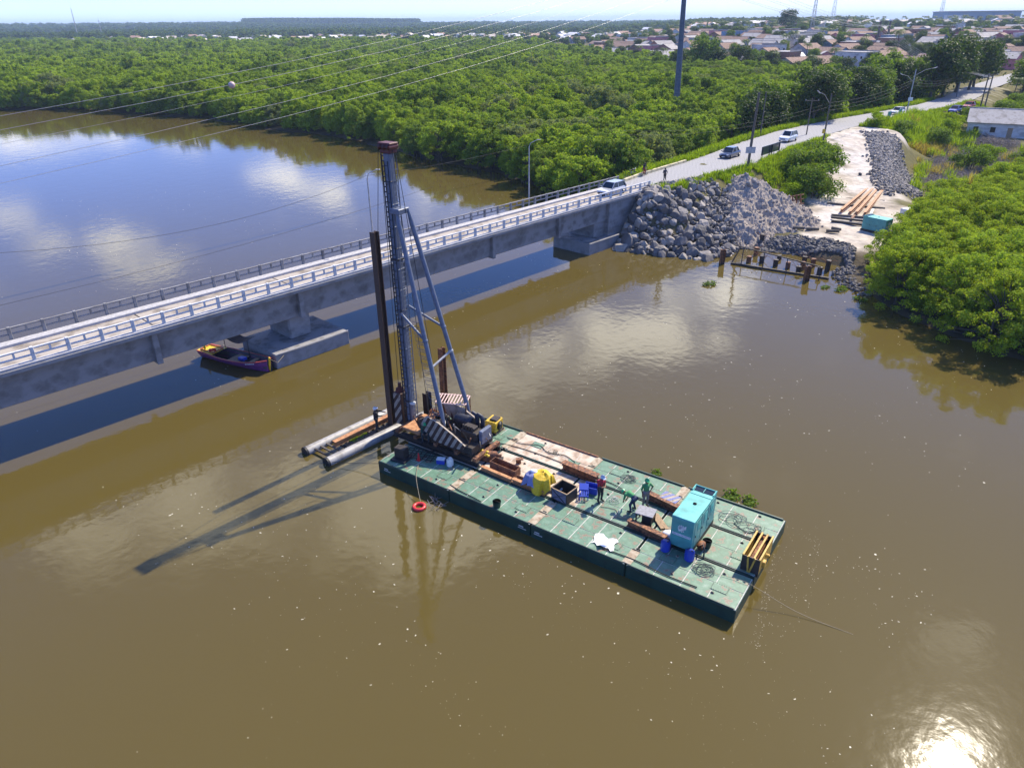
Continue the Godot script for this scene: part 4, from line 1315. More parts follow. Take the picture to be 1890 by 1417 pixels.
# ---------------------------------------------------------------- people
func body_mesh(J: Dictionary, cols: Dictionary) -> ArrayMesh:
	# one continuous skin over tapered bones: smooth union on a grid, meshed as surface nets
	var bones := [["pelvis", "waist", 0.135, 0.12, "pants"], ["waist", "chest", 0.125, 0.145, "shirt"], ["chest", "neck", 0.13, 0.06, "shirt"], ["neck", "head", 0.055, 0.085, "skin"], ["head", "crown", 0.09, 0.1, "skin"], ["head", "nose", 0.03, 0.016, "skin"]]
	for s in ["l", "r"]:
		bones += [["chest", "shoulder_" + s, 0.11, 0.07, "shirt"], ["shoulder_" + s, "elbow_" + s, 0.062, 0.046, "shirt"], ["elbow_" + s, "wrist_" + s, 0.044, 0.03, cols.get("sleeve", "skin")], ["wrist_" + s, "palm_" + s, 0.032, 0.036, "skin"],
			["pelvis", "hip_" + s, 0.12, 0.1, "pants"], ["hip_" + s, "knee_" + s, 0.095, 0.062, "pants"], ["knee_" + s, "ankle_" + s, 0.062, 0.045, "pants"], ["ankle_" + s, "toe_" + s, 0.052, 0.04, "boots"]]
	for s in ["l", "r"]:  # five fingers leave each palm
		var w: Vector3 = J["wrist_" + s]
		var p: Vector3 = J["palm_" + s]
		var d := (p - w).normalized()
		var sd := d.cross(Vector3.UP if absf(d.y) < 0.9 else Vector3.BACK).normalized()
		var curl := sd.cross(d).normalized()
		for f in 5:
			var o := (f - 2) * 0.019
			var len_: float = [0.05, 0.075, 0.085, 0.078, 0.06][f]
			var a := p + sd * o
			var b := a + d * len_ + curl * 0.02 if f > 0 else p - d * 0.01 + sd * -0.075 + d * 0.03
			J["f%d%s0" % [f, s]] = a
			J["f%d%s1" % [f, s]] = b
			bones.append(["f%d%s0" % [f, s], "f%d%s1" % [f, s], 0.014, 0.011, "skin"])
	var lo := Vector3(1e9, 1e9, 1e9)
	var hi := -lo
	for b in bones:
		for k in 2:
			lo = lo.min(J[b[k]] - Vector3.ONE * 0.2)
			hi = hi.max(J[b[k]] + Vector3.ONE * 0.2)
	var cs := 0.028
	var dim := Vector3i(((hi - lo) / cs).ceil()) + Vector3i.ONE
	var fld := PackedFloat32Array()
	fld.resize(dim.x * dim.y * dim.z)
	fld.fill(1.0)
	var own := PackedByteArray()
	own.resize(fld.size())
	var raw := PackedFloat32Array()
	raw.resize(fld.size())
	raw.fill(9.0)
	var kk := 0.035
	for bi in bones.size():
		var b: Array = bones[bi]
		var pa: Vector3 = J[b[0]]
		var pb: Vector3 = J[b[1]]
		var e := pb - pa
		var el := maxf(e.length_squared(), 1e-8)
		if b[4] != "skin":
			b[2] *= 1.12
			b[3] *= 1.12
		var rad: float = maxf(b[2], b[3]) + 0.07
		var i0 := Vector3i(((pa.min(pb) - Vector3.ONE * rad - lo) / cs).floor()).clampi(0, 10000)
		var i1 := Vector3i(((pa.max(pb) + Vector3.ONE * rad - lo) / cs).ceil())
		for z in range(i0.z, mini(i1.z, dim.z - 1) + 1):
			for y in range(i0.y, mini(i1.y, dim.y - 1) + 1):
				for x in range(i0.x, mini(i1.x, dim.x - 1) + 1):
					var p := lo + Vector3(x, y, z) * cs
					var t := clampf((p - pa).dot(e) / el, 0.0, 1.0)
					var d: float = (p - pa - e * t).length() - lerpf(b[2], b[3], t)
					var at := x + dim.x * (y + dim.y * z)
					if d < raw[at]:
						raw[at] = d
						own[at] = bi
					var q := fld[at]
					var hh := maxf(kk - absf(q - d), 0.0) / kk
					fld[at] = minf(q, d) - hh * hh * kk * 0.25
	var vid := {}
	var vs := PackedVector3Array()
	var vc := PackedColorArray()
	for z in dim.z - 1:
		for y in dim.y - 1:
			for x in dim.x - 1:
				var base := x + dim.x * (y + dim.y * z)
				var f0 := fld[base]
				if f0 > 0.12 or f0 < -0.12: continue
				var sum := Vector3.ZERO
				var cnt := 0
				var neg := 0
				var cor := []
				for c in 8: cor.append(fld[base + (c & 1) + dim.x * (((c >> 1) & 1) + dim.y * (c >> 2))])
				for c in 8:
					if cor[c] < 0: neg += 1
				if neg == 0 or neg == 8: continue
				for ed in [[0, 1], [2, 3], [4, 5], [6, 7], [0, 2], [1, 3], [4, 6], [5, 7], [0, 4], [1, 5], [2, 6], [3, 7]]:
					var fa: float = cor[ed[0]]
					var fb: float = cor[ed[1]]
					if (fa < 0) == (fb < 0): continue
					var t := fa / (fa - fb)
					var ca := Vector3(ed[0] & 1, (ed[0] >> 1) & 1, ed[0] >> 2)
					var cb := Vector3(ed[1] & 1, (ed[1] >> 1) & 1, ed[1] >> 2)
					sum += ca.lerp(cb, t)
					cnt += 1
				vid[base] = vs.size()
				vs.append(lo + (Vector3(x, y, z) + sum / cnt) * cs)
				var bn: Array = bones[own[base]]
				vc.append(cols[bn[4]] if cols.has(bn[4]) else cols.skin)
	var idx := PackedInt32Array()
	var st := [1, dim.x, dim.x * dim.y]
	for base in vid.keys():
		for ax in 3:
			var a: float = fld[base]
			var b: float = fld[base + st[ax]]
			if (a < 0) == (b < 0): continue
			var s1: int = st[(ax + 1) % 3]
			var s2: int = st[(ax + 2) % 3]
			if not (vid.has(base - s1) and vid.has(base - s2) and vid.has(base - s1 - s2)): continue
			var q := [vid[base], vid[base - s1], vid[base - s1 - s2], vid[base - s2]]
			if a < 0: q.reverse()
			for k in [0, 1, 2, 0, 2, 3]: idx.append(q[k])
	var ns := PackedVector3Array()
	ns.resize(vs.size())
	for i in range(0, idx.size(), 3):
		var nn := (vs[idx[i + 2]] - vs[idx[i]]).cross(vs[idx[i + 1]] - vs[idx[i]])
		for k in 3: ns[idx[i + k]] += nn
	for i in ns.size(): ns[i] = ns[i].normalized()
	var arr := []
	arr.resize(Mesh.ARRAY_MAX)
	arr[Mesh.ARRAY_VERTEX] = vs
	arr[Mesh.ARRAY_NORMAL] = ns
	arr[Mesh.ARRAY_COLOR] = vc
	arr[Mesh.ARRAY_INDEX] = idx
	var am := ArrayMesh.new()
	am.add_surface_from_arrays(Mesh.PRIMITIVE_TRIANGLES, arr)
	am.surface_set_material(0, M.body)
	return am

func standing() -> Dictionary:
	return {"pelvis": Vector3(0, 0.95, 0), "waist": Vector3(0, 1.1, 0), "chest": Vector3(0, 1.33, 0.01), "neck": Vector3(0, 1.5, 0), "head": Vector3(0, 1.6, 0.02), "crown": Vector3(0, 1.68, 0), "nose": Vector3(0, 1.6, 0.13),
		"shoulder_l": Vector3(0.19, 1.42, 0), "elbow_l": Vector3(0.25, 1.14, -0.04), "wrist_l": Vector3(0.24, 0.9, 0.06), "palm_l": Vector3(0.24, 0.82, 0.09), "hip_l": Vector3(0.1, 0.9, 0), "knee_l": Vector3(0.11, 0.5, 0.03), "ankle_l": Vector3(0.12, 0.09, -0.02), "toe_l": Vector3(0.15, 0.05, 0.16),
		"shoulder_r": Vector3(-0.19, 1.42, 0), "elbow_r": Vector3(-0.25, 1.14, -0.04), "wrist_r": Vector3(-0.24, 0.9, 0.06), "palm_r": Vector3(-0.24, 0.82, 0.09), "hip_r": Vector3(-0.1, 0.9, 0), "knee_r": Vector3(-0.11, 0.5, 0.03), "ankle_r": Vector3(-0.12, 0.09, -0.02), "toe_r": Vector3(-0.15, 0.05, 0.16)}

func person(label: String, at: Vector3, turn: float, J: Dictionary, cols: Dictionary, helmet: Material = null, group := "") -> Node3D:
	var t := thing("person", label, "person", at, turn, group)
	part(t, "body", body_mesh(J, cols))
	var up: Vector3 = (J.crown - J.head).normalized()
	var fw: Vector3 = (J.nose - J.head).normalized()
	var sd := up.cross(fw).normalized()
	fw = sd.cross(up)
	var bs := Basis(sd, up, fw)
	var top: Vector3 = J.head
	var mb := Mb.new()
	if helmet:
		mb.lathe(Vector3.ZERO, [[0.135, 0.045], [0.132, 0.1], [0.11, 0.155], [0.065, 0.19], [0.0, 0.2]], 12)
		mb.box(Vector3(0, 0.05, 0.13), Vector3(0.18, 0.018, 0.12), 0.005)
		var hm := part(t, "helmet", mb, helmet)
		hm.transform = Transform3D(bs, top)
	else:
		mb.lathe(Vector3(0, 0, -0.012), [[0.1, -0.02], [0.114, 0.05], [0.108, 0.11], [0.07, 0.155], [0.0, 0.17]], 12)
		var hm := part(t, "hair", mb, M.steel_black)
		hm.transform = Transform3D(bs, top)
	var eyes := Mb.new()
	for s in [-1.0, 1.0]:
		eyes.blob(top + bs * Vector3(0.034 * s, 0.02, 0.09), Vector3.ONE * 0.013, 6, 4)
	part(t, "eyes", eyes, M.steel_black)
	for s in [-1.0, 1.0]:
		var er := Mb.new()
		er.blob(top + bs * Vector3(0.1 * s, 0.0, -0.005), Vector3(0.018, 0.034, 0.024), 6, 4)
		er.col = Color.WHITE
		part(t, "ear", er, M.skin)
	return t

func make_people() -> void:
	mat("skin", 0.2, 0.1, 0.06, 0.6)
	mat("helmet_white", 0.75, 0.77, 0.8, 0.3)
	mat("helmet_blue", 0.42, 0.52, 0.68, 0.3)
	mat("helmet_green", 0.03, 0.32, 0.13, 0.35)
	var skin := Color(0.2, 0.1, 0.06)
	var tr := BAU.angle_to(Vector3.RIGHT) * -1.0
	# pointing
	var a := standing()
	a.shoulder_l = Vector3(0.18, 1.42, 0.05); a.elbow_l = Vector3(0.24, 1.3, 0.32); a.wrist_l = Vector3(0.22, 1.2, 0.56); a.palm_l = Vector3(0.21, 1.17, 0.64)
	a.elbow_r = Vector3(-0.22, 1.2, 0.15); a.wrist_r = Vector3(-0.14, 1.14, 0.36); a.palm_r = Vector3(-0.12, 1.13, 0.43)
	person("worker in black with a white helmet reaching out on the float frame", ba(-3.05, 3.05, 0.54), 1.9, a, {"shirt": Color(0.012, 0.012, 0.018), "sleeve": "shirt", "pants": Color(0.014, 0.013, 0.016), "boots": Color(0.01, 0.01, 0.01), "skin": skin}, M.helmet_white)
	# red shirt
	var b := standing()
	b.chest = Vector3(0, 1.33, 0.04); b.neck = Vector3(0, 1.5, 0.06); b.head = Vector3(0, 1.58, 0.12); b.crown = Vector3(0, 1.665, 0.13); b.nose = Vector3(0, 1.545, 0.21)
	b.elbow_l = Vector3(0.23, 1.16, 0.08); b.wrist_l = Vector3(0.12, 1.1, 0.24); b.palm_l = Vector3(0.06, 1.1, 0.28)
	b.elbow_r = Vector3(-0.23, 1.16, 0.08); b.wrist_r = Vector3(-0.12, 1.1, 0.24); b.palm_r = Vector3(-0.06, 1.1, 0.28)
	person("worker in a red shirt and a pale blue helmet standing on the deck", ba(12.93, 3.8, DECK + 0.01), tr + 1.2, b, {"shirt": Color(0.3, 0.012, 0.03), "pants": Color(0.015, 0.014, 0.018), "boots": Color(0.01, 0.01, 0.01), "skin": skin}, M.helmet_blue)
	# bent over, looking down at the hose
	var c := standing()
	c.pelvis = Vector3(0, 0.86, -0.12); c.waist = Vector3(0, 0.96, 0.02); c.chest = Vector3(0, 0.98, 0.26); c.neck = Vector3(0, 0.97, 0.44); c.head = Vector3(0, 0.94, 0.54); c.crown = Vector3(0, 0.97, 0.63); c.nose = Vector3(0, 0.83, 0.58)
	c.shoulder_l = Vector3(0.18, 0.98, 0.36); c.elbow_l = Vector3(0.22, 0.7, 0.4); c.wrist_l = Vector3(0.14, 0.47, 0.48); c.palm_l = Vector3(0.12, 0.4, 0.5)
	c.shoulder_r = Vector3(-0.18, 0.98, 0.36); c.elbow_r = Vector3(-0.22, 0.7, 0.4); c.wrist_r = Vector3(-0.14, 0.47, 0.48); c.palm_r = Vector3(-0.12, 0.4, 0.5)
	c.hip_l = Vector3(0.11, 0.84, -0.12); c.knee_l = Vector3(0.16, 0.47, 0.04); c.ankle_l = Vector3(0.2, 0.09, -0.06); c.toe_l = Vector3(0.22, 0.05, 0.12)
	c.hip_r = Vector3(-0.11, 0.84, -0.12); c.knee_r = Vector3(-0.16, 0.47, 0.04); c.ankle_r = Vector3(-0.2, 0.09, -0.06); c.toe_r = Vector3(-0.22, 0.05, 0.12)
	person("worker in a green shirt and blue trousers bent double over the deck", ba(14.75, 4.0, DECK + 0.01), tr - 1.75, c, {"shirt": Color(0.05, 0.24, 0.08), "pants": Color(0.018, 0.028, 0.07), "boots": Color(0.012, 0.011, 0.01), "skin": skin}, M.helmet_green)
	# green shirt, hand on hip
	var d := standing()
	d.elbow_l = Vector3(0.4, 1.2, -0.05); d.wrist_l = Vector3(0.22, 1.05, 0.08); d.palm_l = Vector3(0.15, 1.02, 0.1)
	person("worker in a green shirt and helmet standing behind the grey table", ba(15.15, 4.75, DECK + 0.01), tr + 0.9, d, {"shirt": Color(0.045, 0.22, 0.075), "pants": Color(0.2, 0.17, 0.16), "boots": Color(0.02, 0.016, 0.012), "skin": skin}, M.helmet_green)
	# sitting on the rig's skid
	var e := standing()
	e.merge({"pelvis": Vector3(0, 0.55, 0), "waist": Vector3(0, 0.7, 0.04), "chest": Vector3(0, 0.92, 0.12), "neck": Vector3(0, 1.08, 0.16), "head": Vector3(0, 1.16, 0.22), "crown": Vector3(0, 1.24, 0.23), "nose": Vector3(0, 1.13, 0.31),
		"shoulder_l": Vector3(0.18, 1.0, 0.13), "elbow_l": Vector3(0.26, 0.78, 0.26), "wrist_l": Vector3(0.16, 0.66, 0.44), "palm_l": Vector3(0.12, 0.64, 0.5), "shoulder_r": Vector3(-0.18, 1.0, 0.13), "elbow_r": Vector3(-0.26, 0.78, 0.26), "wrist_r": Vector3(-0.16, 0.66, 0.44), "palm_r": Vector3(-0.12, 0.64, 0.5),
		"hip_l": Vector3(0.11, 0.53, 0.02), "knee_l": Vector3(0.18, 0.56, 0.42), "ankle_l": Vector3(0.18, 0.12, 0.44), "toe_l": Vector3(0.2, 0.07, 0.62), "hip_r": Vector3(-0.11, 0.53, 0.02), "knee_r": Vector3(-0.18, 0.56, 0.42), "ankle_r": Vector3(-0.18, 0.12, 0.44), "toe_r": Vector3(-0.2, 0.07, 0.62)}, true)
	person("worker in dark green with a bright green helmet sitting on the rig's frame", ba(1.35, 3.0, 1.42), tr + 0.5, e, {"shirt": Color(0.02, 0.06, 0.035), "sleeve": "shirt", "pants": Color(0.02, 0.03, 0.035), "boots": Color(0.01, 0.01, 0.01), "skin": skin}, M.helmet_green)
	# hi-vis
	person("worker in a yellow and black striped vest behind the short steel pile", ba(-0.6, 6.5, 0.75), tr + 2.6, standing(), {"shirt": Color(0.5, 0.48, 0.08), "pants": Color(0.02, 0.02, 0.03), "boots": Color(0.01, 0.01, 0.01), "skin": skin}, M.helmet_white)
	# walker on the road
	var f := standing()
	f.elbow_l = Vector3(0.32, 1.16, 0.02); f.wrist_l = Vector3(0.2, 1.0, 0.14); f.palm_l = Vector3(0.14, 0.98, 0.16)
	f.elbow_r = Vector3(-0.32, 1.16, 0.02); f.wrist_r = Vector3(-0.2, 1.0, 0.14); f.palm_r = Vector3(-0.14, 0.98, 0.16)
	f.ankle_l = Vector3(0.17, 0.09, 0); f.toe_l = Vector3(0.2, 0.05, 0.16); f.ankle_r = Vector3(-0.17, 0.09, 0); f.toe_r = Vector3(-0.2, 0.05, 0.16)
	person("man in dark clothes standing on the road beyond the bridge parapet", Vector3(20.0, 5.55, -94.4), 0.4, f, {"shirt": Color(0.02, 0.025, 0.05), "pants": Color(0.012, 0.012, 0.016), "boots": Color(0.02, 0.015, 0.01), "skin": skin})


# ---------------------------------------------------------------- the barge
func bt(called: String, label: String, category: String, u: float, vv: float, y := DECK, turn := 0.0, group := "") -> Node3D:
	return thing(called, label, category, ba(u, vv, y), -0.6073 + turn, group)

func make_barge() -> void:
	var t := bt("pontoon_barge", "long flat barge of bolted green steel pontoons carrying the pile driver", "barge", 0, 0, 0.0)
	var rows := [[0.0, 2.45], [2.62, 5.14], [5.3, 7.75]]
	rng.seed = 9
	for r in 3:
		for c in 4:
			var u0 := 5.45 * c + 0.03
			var u1 := 5.45 * (c + 1) - 0.03
			var v0: float = rows[r][0]
			var v1: float = rows[r][1]
			var mb := Mb.new()
			mb.box(Vector3((u0 + u1) / 2, 0.19, -(v0 + v1) / 2), Vector3(u1 - u0, 1.48, v1 - v0), 0.025)
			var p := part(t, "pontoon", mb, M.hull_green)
			var seam := Mb.new()
			seam.box(Vector3((u0 + u1) / 2, 0.933, -(v0 + v1) / 2), Vector3(u1 - u0 - 0.08, 0.01, v1 - v0 - 0.08))
			part(p, "deck_seam", seam, M.seam)
			var dusty := (r == 1 and c <= 1) or (r == 2 and c == 1)
			var cols := 5 if c < 3 else 4
			var w := (u1 - u0 - 0.1) / cols
			var d := (v1 - v0 - 0.1) / 2.0
			for i in cols:
				for j in 2:
					if r == 1 and c == 2: dusty = i < 1
					var q := Mb.new()
					var wx := w - 0.05
					q.box(Vector3(u0 + 0.05 + w * (i + 0.5), 0.945, -(v0 + 0.05 + d * (j + 0.5))), Vector3(wx, 0.016, d - 0.035), 0.004)
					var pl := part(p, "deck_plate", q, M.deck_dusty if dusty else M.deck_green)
					pl.rotation.x = 0.0
			# bolted hatch covers
			for h in [[0.28, 0.62], [0.8, 0.4]] if r != 1 or c > 1 else []:
				var q := Mb.new()
				var at := Vector3(lerpf(u0, u1, h[0]), 0.966, -lerpf(v0, v1, h[1]))
				q.box(at, Vector3(0.78, 0.02, 0.55), 0.006)
				var hc := part(p, "hatch_cover", q, M.deck_green)
				q = Mb.new()
				for i in 7:
					for sd in [-1.0, 1.0]:
						q.box(at + Vector3(-0.33 + 0.11 * i, 0.012, 0.24 * sd), Vector3(0.03, 0.02, 0.03))
				for i in 4:
					for sd in [-1.0, 1.0]:
						q.box(at + Vector3(0.36 * sd, 0.012, -0.15 + 0.1 * i), Vector3(0.03, 0.02, 0.03))
				part(hc, "hatch_bolts", q, M.steel_dark).set_meta("kind", "stuff")
			# lashing eyes on worn spots
			for h in [[0.36, 0.25], [0.36, 0.8], [0.76, 0.2], [0.76, 0.82]]:
				if rng.randf() < 0.75:
					var q := Mb.new()
					var at := Vector3(lerpf(u0, u1, h[0] + rr(-0.03, 0.03)), 0.955, -lerpf(v0, v1, h[1]))
					q.lathe(at, [[0.09, 0.0], [0.09, 0.008], [0.0, 0.009]], 9)
					var eye := part(p, "lashing_pad", q, M.strip)
					q = Mb.new()
					q.box(at + Vector3(0, 0.035, 0), Vector3(0.1, 0.07, 0.04), 0.01)
					part(eye, "lashing_eye", q, M.steel_dark)
	# coupling rails in the gaps between the rows
	for v0 in [2.45, 5.14]:
		var gap := 0.17
		for k in [0.03, 0.14]:
			for c in 4:
				var mb := Mb.new()
				mb.box(Vector3(5.45 * c + 2.72, 0.94, -(v0 + k)), Vector3(5.0, 0.1, 0.05), 0.01)
				part(t, "coupling_rail", mb, M.hull_green)
		for c in 9:
			var mb := Mb.new()
			mb.box(Vector3(0.6 + 2.6 * c, 0.9, -(v0 + gap / 2)), Vector3(0.16, 0.12, 0.2), 0.01)
			part(t, "coupling_block", mb, M.steel_dark)
	# tube along the far edge, low rails on the near edge
	for c in 4:
		var mb := Mb.new()
		mb.bar(Vector3(5.45 * c + 0.1, 0.99, -7.66), Vector3(5.45 * c + 5.3, 0.99, -7.66), 0.12, 0.1, Vector3.UP, 0.02)
		part(t, "edge_coaming", mb, M.hull_green if c != 1 else M.rust)
		mb = Mb.new()
		mb.bar(Vector3(5.45 * c + 0.1, 0.965, -0.05), Vector3(5.45 * c + 5.3, 0.965, -0.05), 0.07, 0.05, Vector3.UP, 0.01)
		part(t, "edge_coaming", mb, M.hull_green)
	# dusty cover strips over the joints
	for s in [[5.45, 0], [10.9, 0], [16.35, 0], [5.45, 2], [10.9, 2], [16.35, 2]]:
		var v0: float = rows[s[1]][0] + 0.06
		var v1: float = rows[s[1]][1] - 0.1
		var pieces := 2
		for k in pieces:
			if s[0] > 16 and s[1] == 0 and k == 1: continue
			var a := lerpf(v0, v1, float(k) / pieces) + 0.04
			var b := lerpf(v0, v1, float(k + 1) / pieces) - 0.04
			var mb := Mb.new()
			mb.box(Vector3(s[0], 0.972, -(a + b) / 2), Vector3(0.46, 0.03, b - a), 0.006)
			part(t, "cover_strip", mb, M.strip)
		var pin := Mb.new()
		pin.box(Vector3(s[0], 0.99, -(v0 + v1) / 2), Vector3(0.4, 0.05, 0.07), 0.01)
		pin.box(Vector3(s[0] + 0.05, 0.99, -(v0 + v1) / 2 - 0.14), Vector3(0.22, 0.05, 0.06), 0.01)
		part(t, "coupling_pin", pin, M.steel_black)
	# small white stencil marks on the hull sides
	for u in [0.55, 10.2, 11.2]:
		var mb := Mb.new()
		for k in 4: mb.box(Vector3(u + k * 0.075, 0.62, 0.004), Vector3(0.05, 0.07, 0.006))
		for k in 8: mb.box(Vector3(u - 0.05 + k * 0.065, 0.5, 0.004), Vector3(0.045, 0.05, 0.006))
		part(t, "stencil_marks", mb, M.white_paint)

func gen_set(called: String, at: Vector3, turn: float, s: Vector3, label: String, big: bool) -> void:
	var t := thing(called, label, "generator", at, turn)
	var mb := Mb.new()
	var sk := 0.28
	mb.box(Vector3(0, sk + (s.y - sk) / 2, 0), Vector3(s.x, s.y - sk, s.z), 0.03)
	part(t, "housing", mb, M.teal)
	mb = Mb.new()
	mb.box(Vector3(0, s.y + 0.012, s.z * 0.13), Vector3(s.x + 0.03, 0.03, s.z * 0.72), 0.01)
	part(t, "roof_panel", mb, M.teal_light)
	mb = Mb.new()
	mb.box(Vector3(0, s.y + 0.014, -s.z * 0.34), Vector3(s.x + 0.03, 0.034, s.z * 0.2), 0.01)
	part(t, "roof_panel", mb, M.teal_light)
	# raised rear collar with its grille
	mb = Mb.new()
	var zc := -s.z * 0.47
	for e in [[-1.0, 0.0], [1.0, 0.0]]: mb.box(Vector3(e[0] * s.x * 0.48, s.y + 0.05, zc + s.z * 0.06), Vector3(0.06, 0.12, s.z * 0.17), 0.01)
	mb.box(Vector3(0, s.y + 0.05, zc - 0.02), Vector3(s.x, 0.12, 0.05), 0.01)
	part(t, "roof_collar", mb, M.teal_light)
	mb = Mb.new()
	mb.box(Vector3(0, s.y + 0.035, zc + s.z * 0.065), Vector3(s.x * 0.86, 0.03, s.z * 0.13))
	part(t, "grille", mb, M.glass_dark)
	mb = Mb.new()
	mb.box(Vector3(0, s.y + 0.06, zc + s.z * 0.065), Vector3(0.03, 0.03, s.z * 0.13))
	part(t, "grille_bar", mb, M.teal_light)
	mb = Mb.new()
	mb.lathe(Vector3(0, s.y + 0.03, s.z * 0.02), [[0.1, 0.0], [0.1, 0.02], [0.05, 0.03], [0.05, 0.06], [0.0, 0.06]], 10)
	part(t, "filler_cap", mb, M.steel_dark)
	for x in [-1.0, 1.0]:
		mb = Mb.new()
		mb.box(Vector3(x * (s.x / 2 - 0.06), sk / 2, 0), Vector3(0.1, sk, s.z + 0.2), 0.01)
		part(t, "skid", mb, M.steel_dark)
		for z in [-0.26, 0.02, 0.3]:
			mb = Mb.new()
			mb.box(Vector3(x * (s.x / 2 + 0.008), sk + (s.y - sk) * 0.5, z * s.z), Vector3(0.018, (s.y - sk) * 0.82, s.z * 0.25), 0.004)
			var dr := part(t, "side_door", mb, M.teal)
			mb = Mb.new()
			mb.box(Vector3(x * (s.x / 2 + 0.03), sk + (s.y - sk) * 0.42, (z + 0.09) * s.z), Vector3(0.03, 0.12, 0.05), 0.005)
			part(dr, "latch", mb, M.steel_black)
			mb = Mb.new()
			mb.box(Vector3(x * (s.x / 2 + 0.022), sk + (s.y - sk) * 0.93, z * s.z), Vector3(0.02, 0.04, s.z * 0.25), 0.004)
			part(dr, "drip_rail", mb, M.teal_light)
			for k in 6:
				mb = Mb.new()
				mb.box(Vector3(x * (s.x / 2 + 0.026), sk + (s.y - sk) * (0.55 + 0.05 * k), (z - 0.03) * s.z), Vector3(0.02, 0.025, s.z * 0.13), 0.0, Basis(Vector3.BACK, 0.5 * x))
				part(dr, "louvre_slat", mb, M.teal)
	# maker's plate: gear-and-leaf mark over a pale band of small lettering
	var zf := s.z / 2 + 0.006
	mb = Mb.new()
	var cy := s.y * 0.72
	for k in 11:
		var a := TAU * (k + 0.2) / 12.0
		mb.box(Vector3(cos(a) * 0.17 - 0.02, cy + sin(a) * 0.17, zf), Vector3(0.06, 0.055, 0.006), 0.0, Basis(Vector3.BACK, a))
	mb.lathe(Vector3(-0.02, cy, zf - 0.004), [[0.14, 0.0], [0.14, 0.006], [0.0, 0.007]], 18, Vector3.BACK)
	mb.prism([Vector2(-0.2, -0.2), Vector2(0.02, -0.1), Vector2(0.2, 0.05), Vector2(0.2, 0.22), Vector2(0.04, 0.1)], Vector3(0, cy, zf + 0.004), Vector3.RIGHT, Vector3.UP, Vector3(0, 0, 0.003))
	part(t, "emblem", mb, M.white_paint)
	mb = Mb.new()
	mb.box(Vector3(0, s.y * 0.52, zf), Vector3(s.x * 0.84, 0.13, 0.006), 0.002)
	var band := part(t, "name_band", mb, M.white_paint)
	mb = Mb.new()
	for k in 13: mb.box(Vector3(-s.x * 0.37 + k * s.x * 0.062, s.y * 0.52, zf + 0.005), Vector3(0.03, 0.075, 0.004))
	part(band, "band_lettering", mb, M.blue_cloth)

func stripes(mb: Mb, poly: Array, at: Vector3, ex: Vector3, ey: Vector3, ez: Vector3, step: float, slope: float) -> void:
	var pv := PackedVector2Array(poly)
	var x := -6.0
	while x < 6.0:
		var band := PackedVector2Array([Vector2(x - 4 * slope, -4), Vector2(x + step * 0.5 - 4 * slope, -4), Vector2(x + step * 0.5 + 4 * slope, 4), Vector2(x + 4 * slope, 4)])
		for piece in Geometry2D.intersect_polygons(pv, band):
			if piece.size() > 2:
				var l := []
				for q in piece: l.append(q)
				if Geometry2D.is_polygon_clockwise(piece): l.reverse()
				mb.prism(l, at, ex, ey, ez)
		x += step

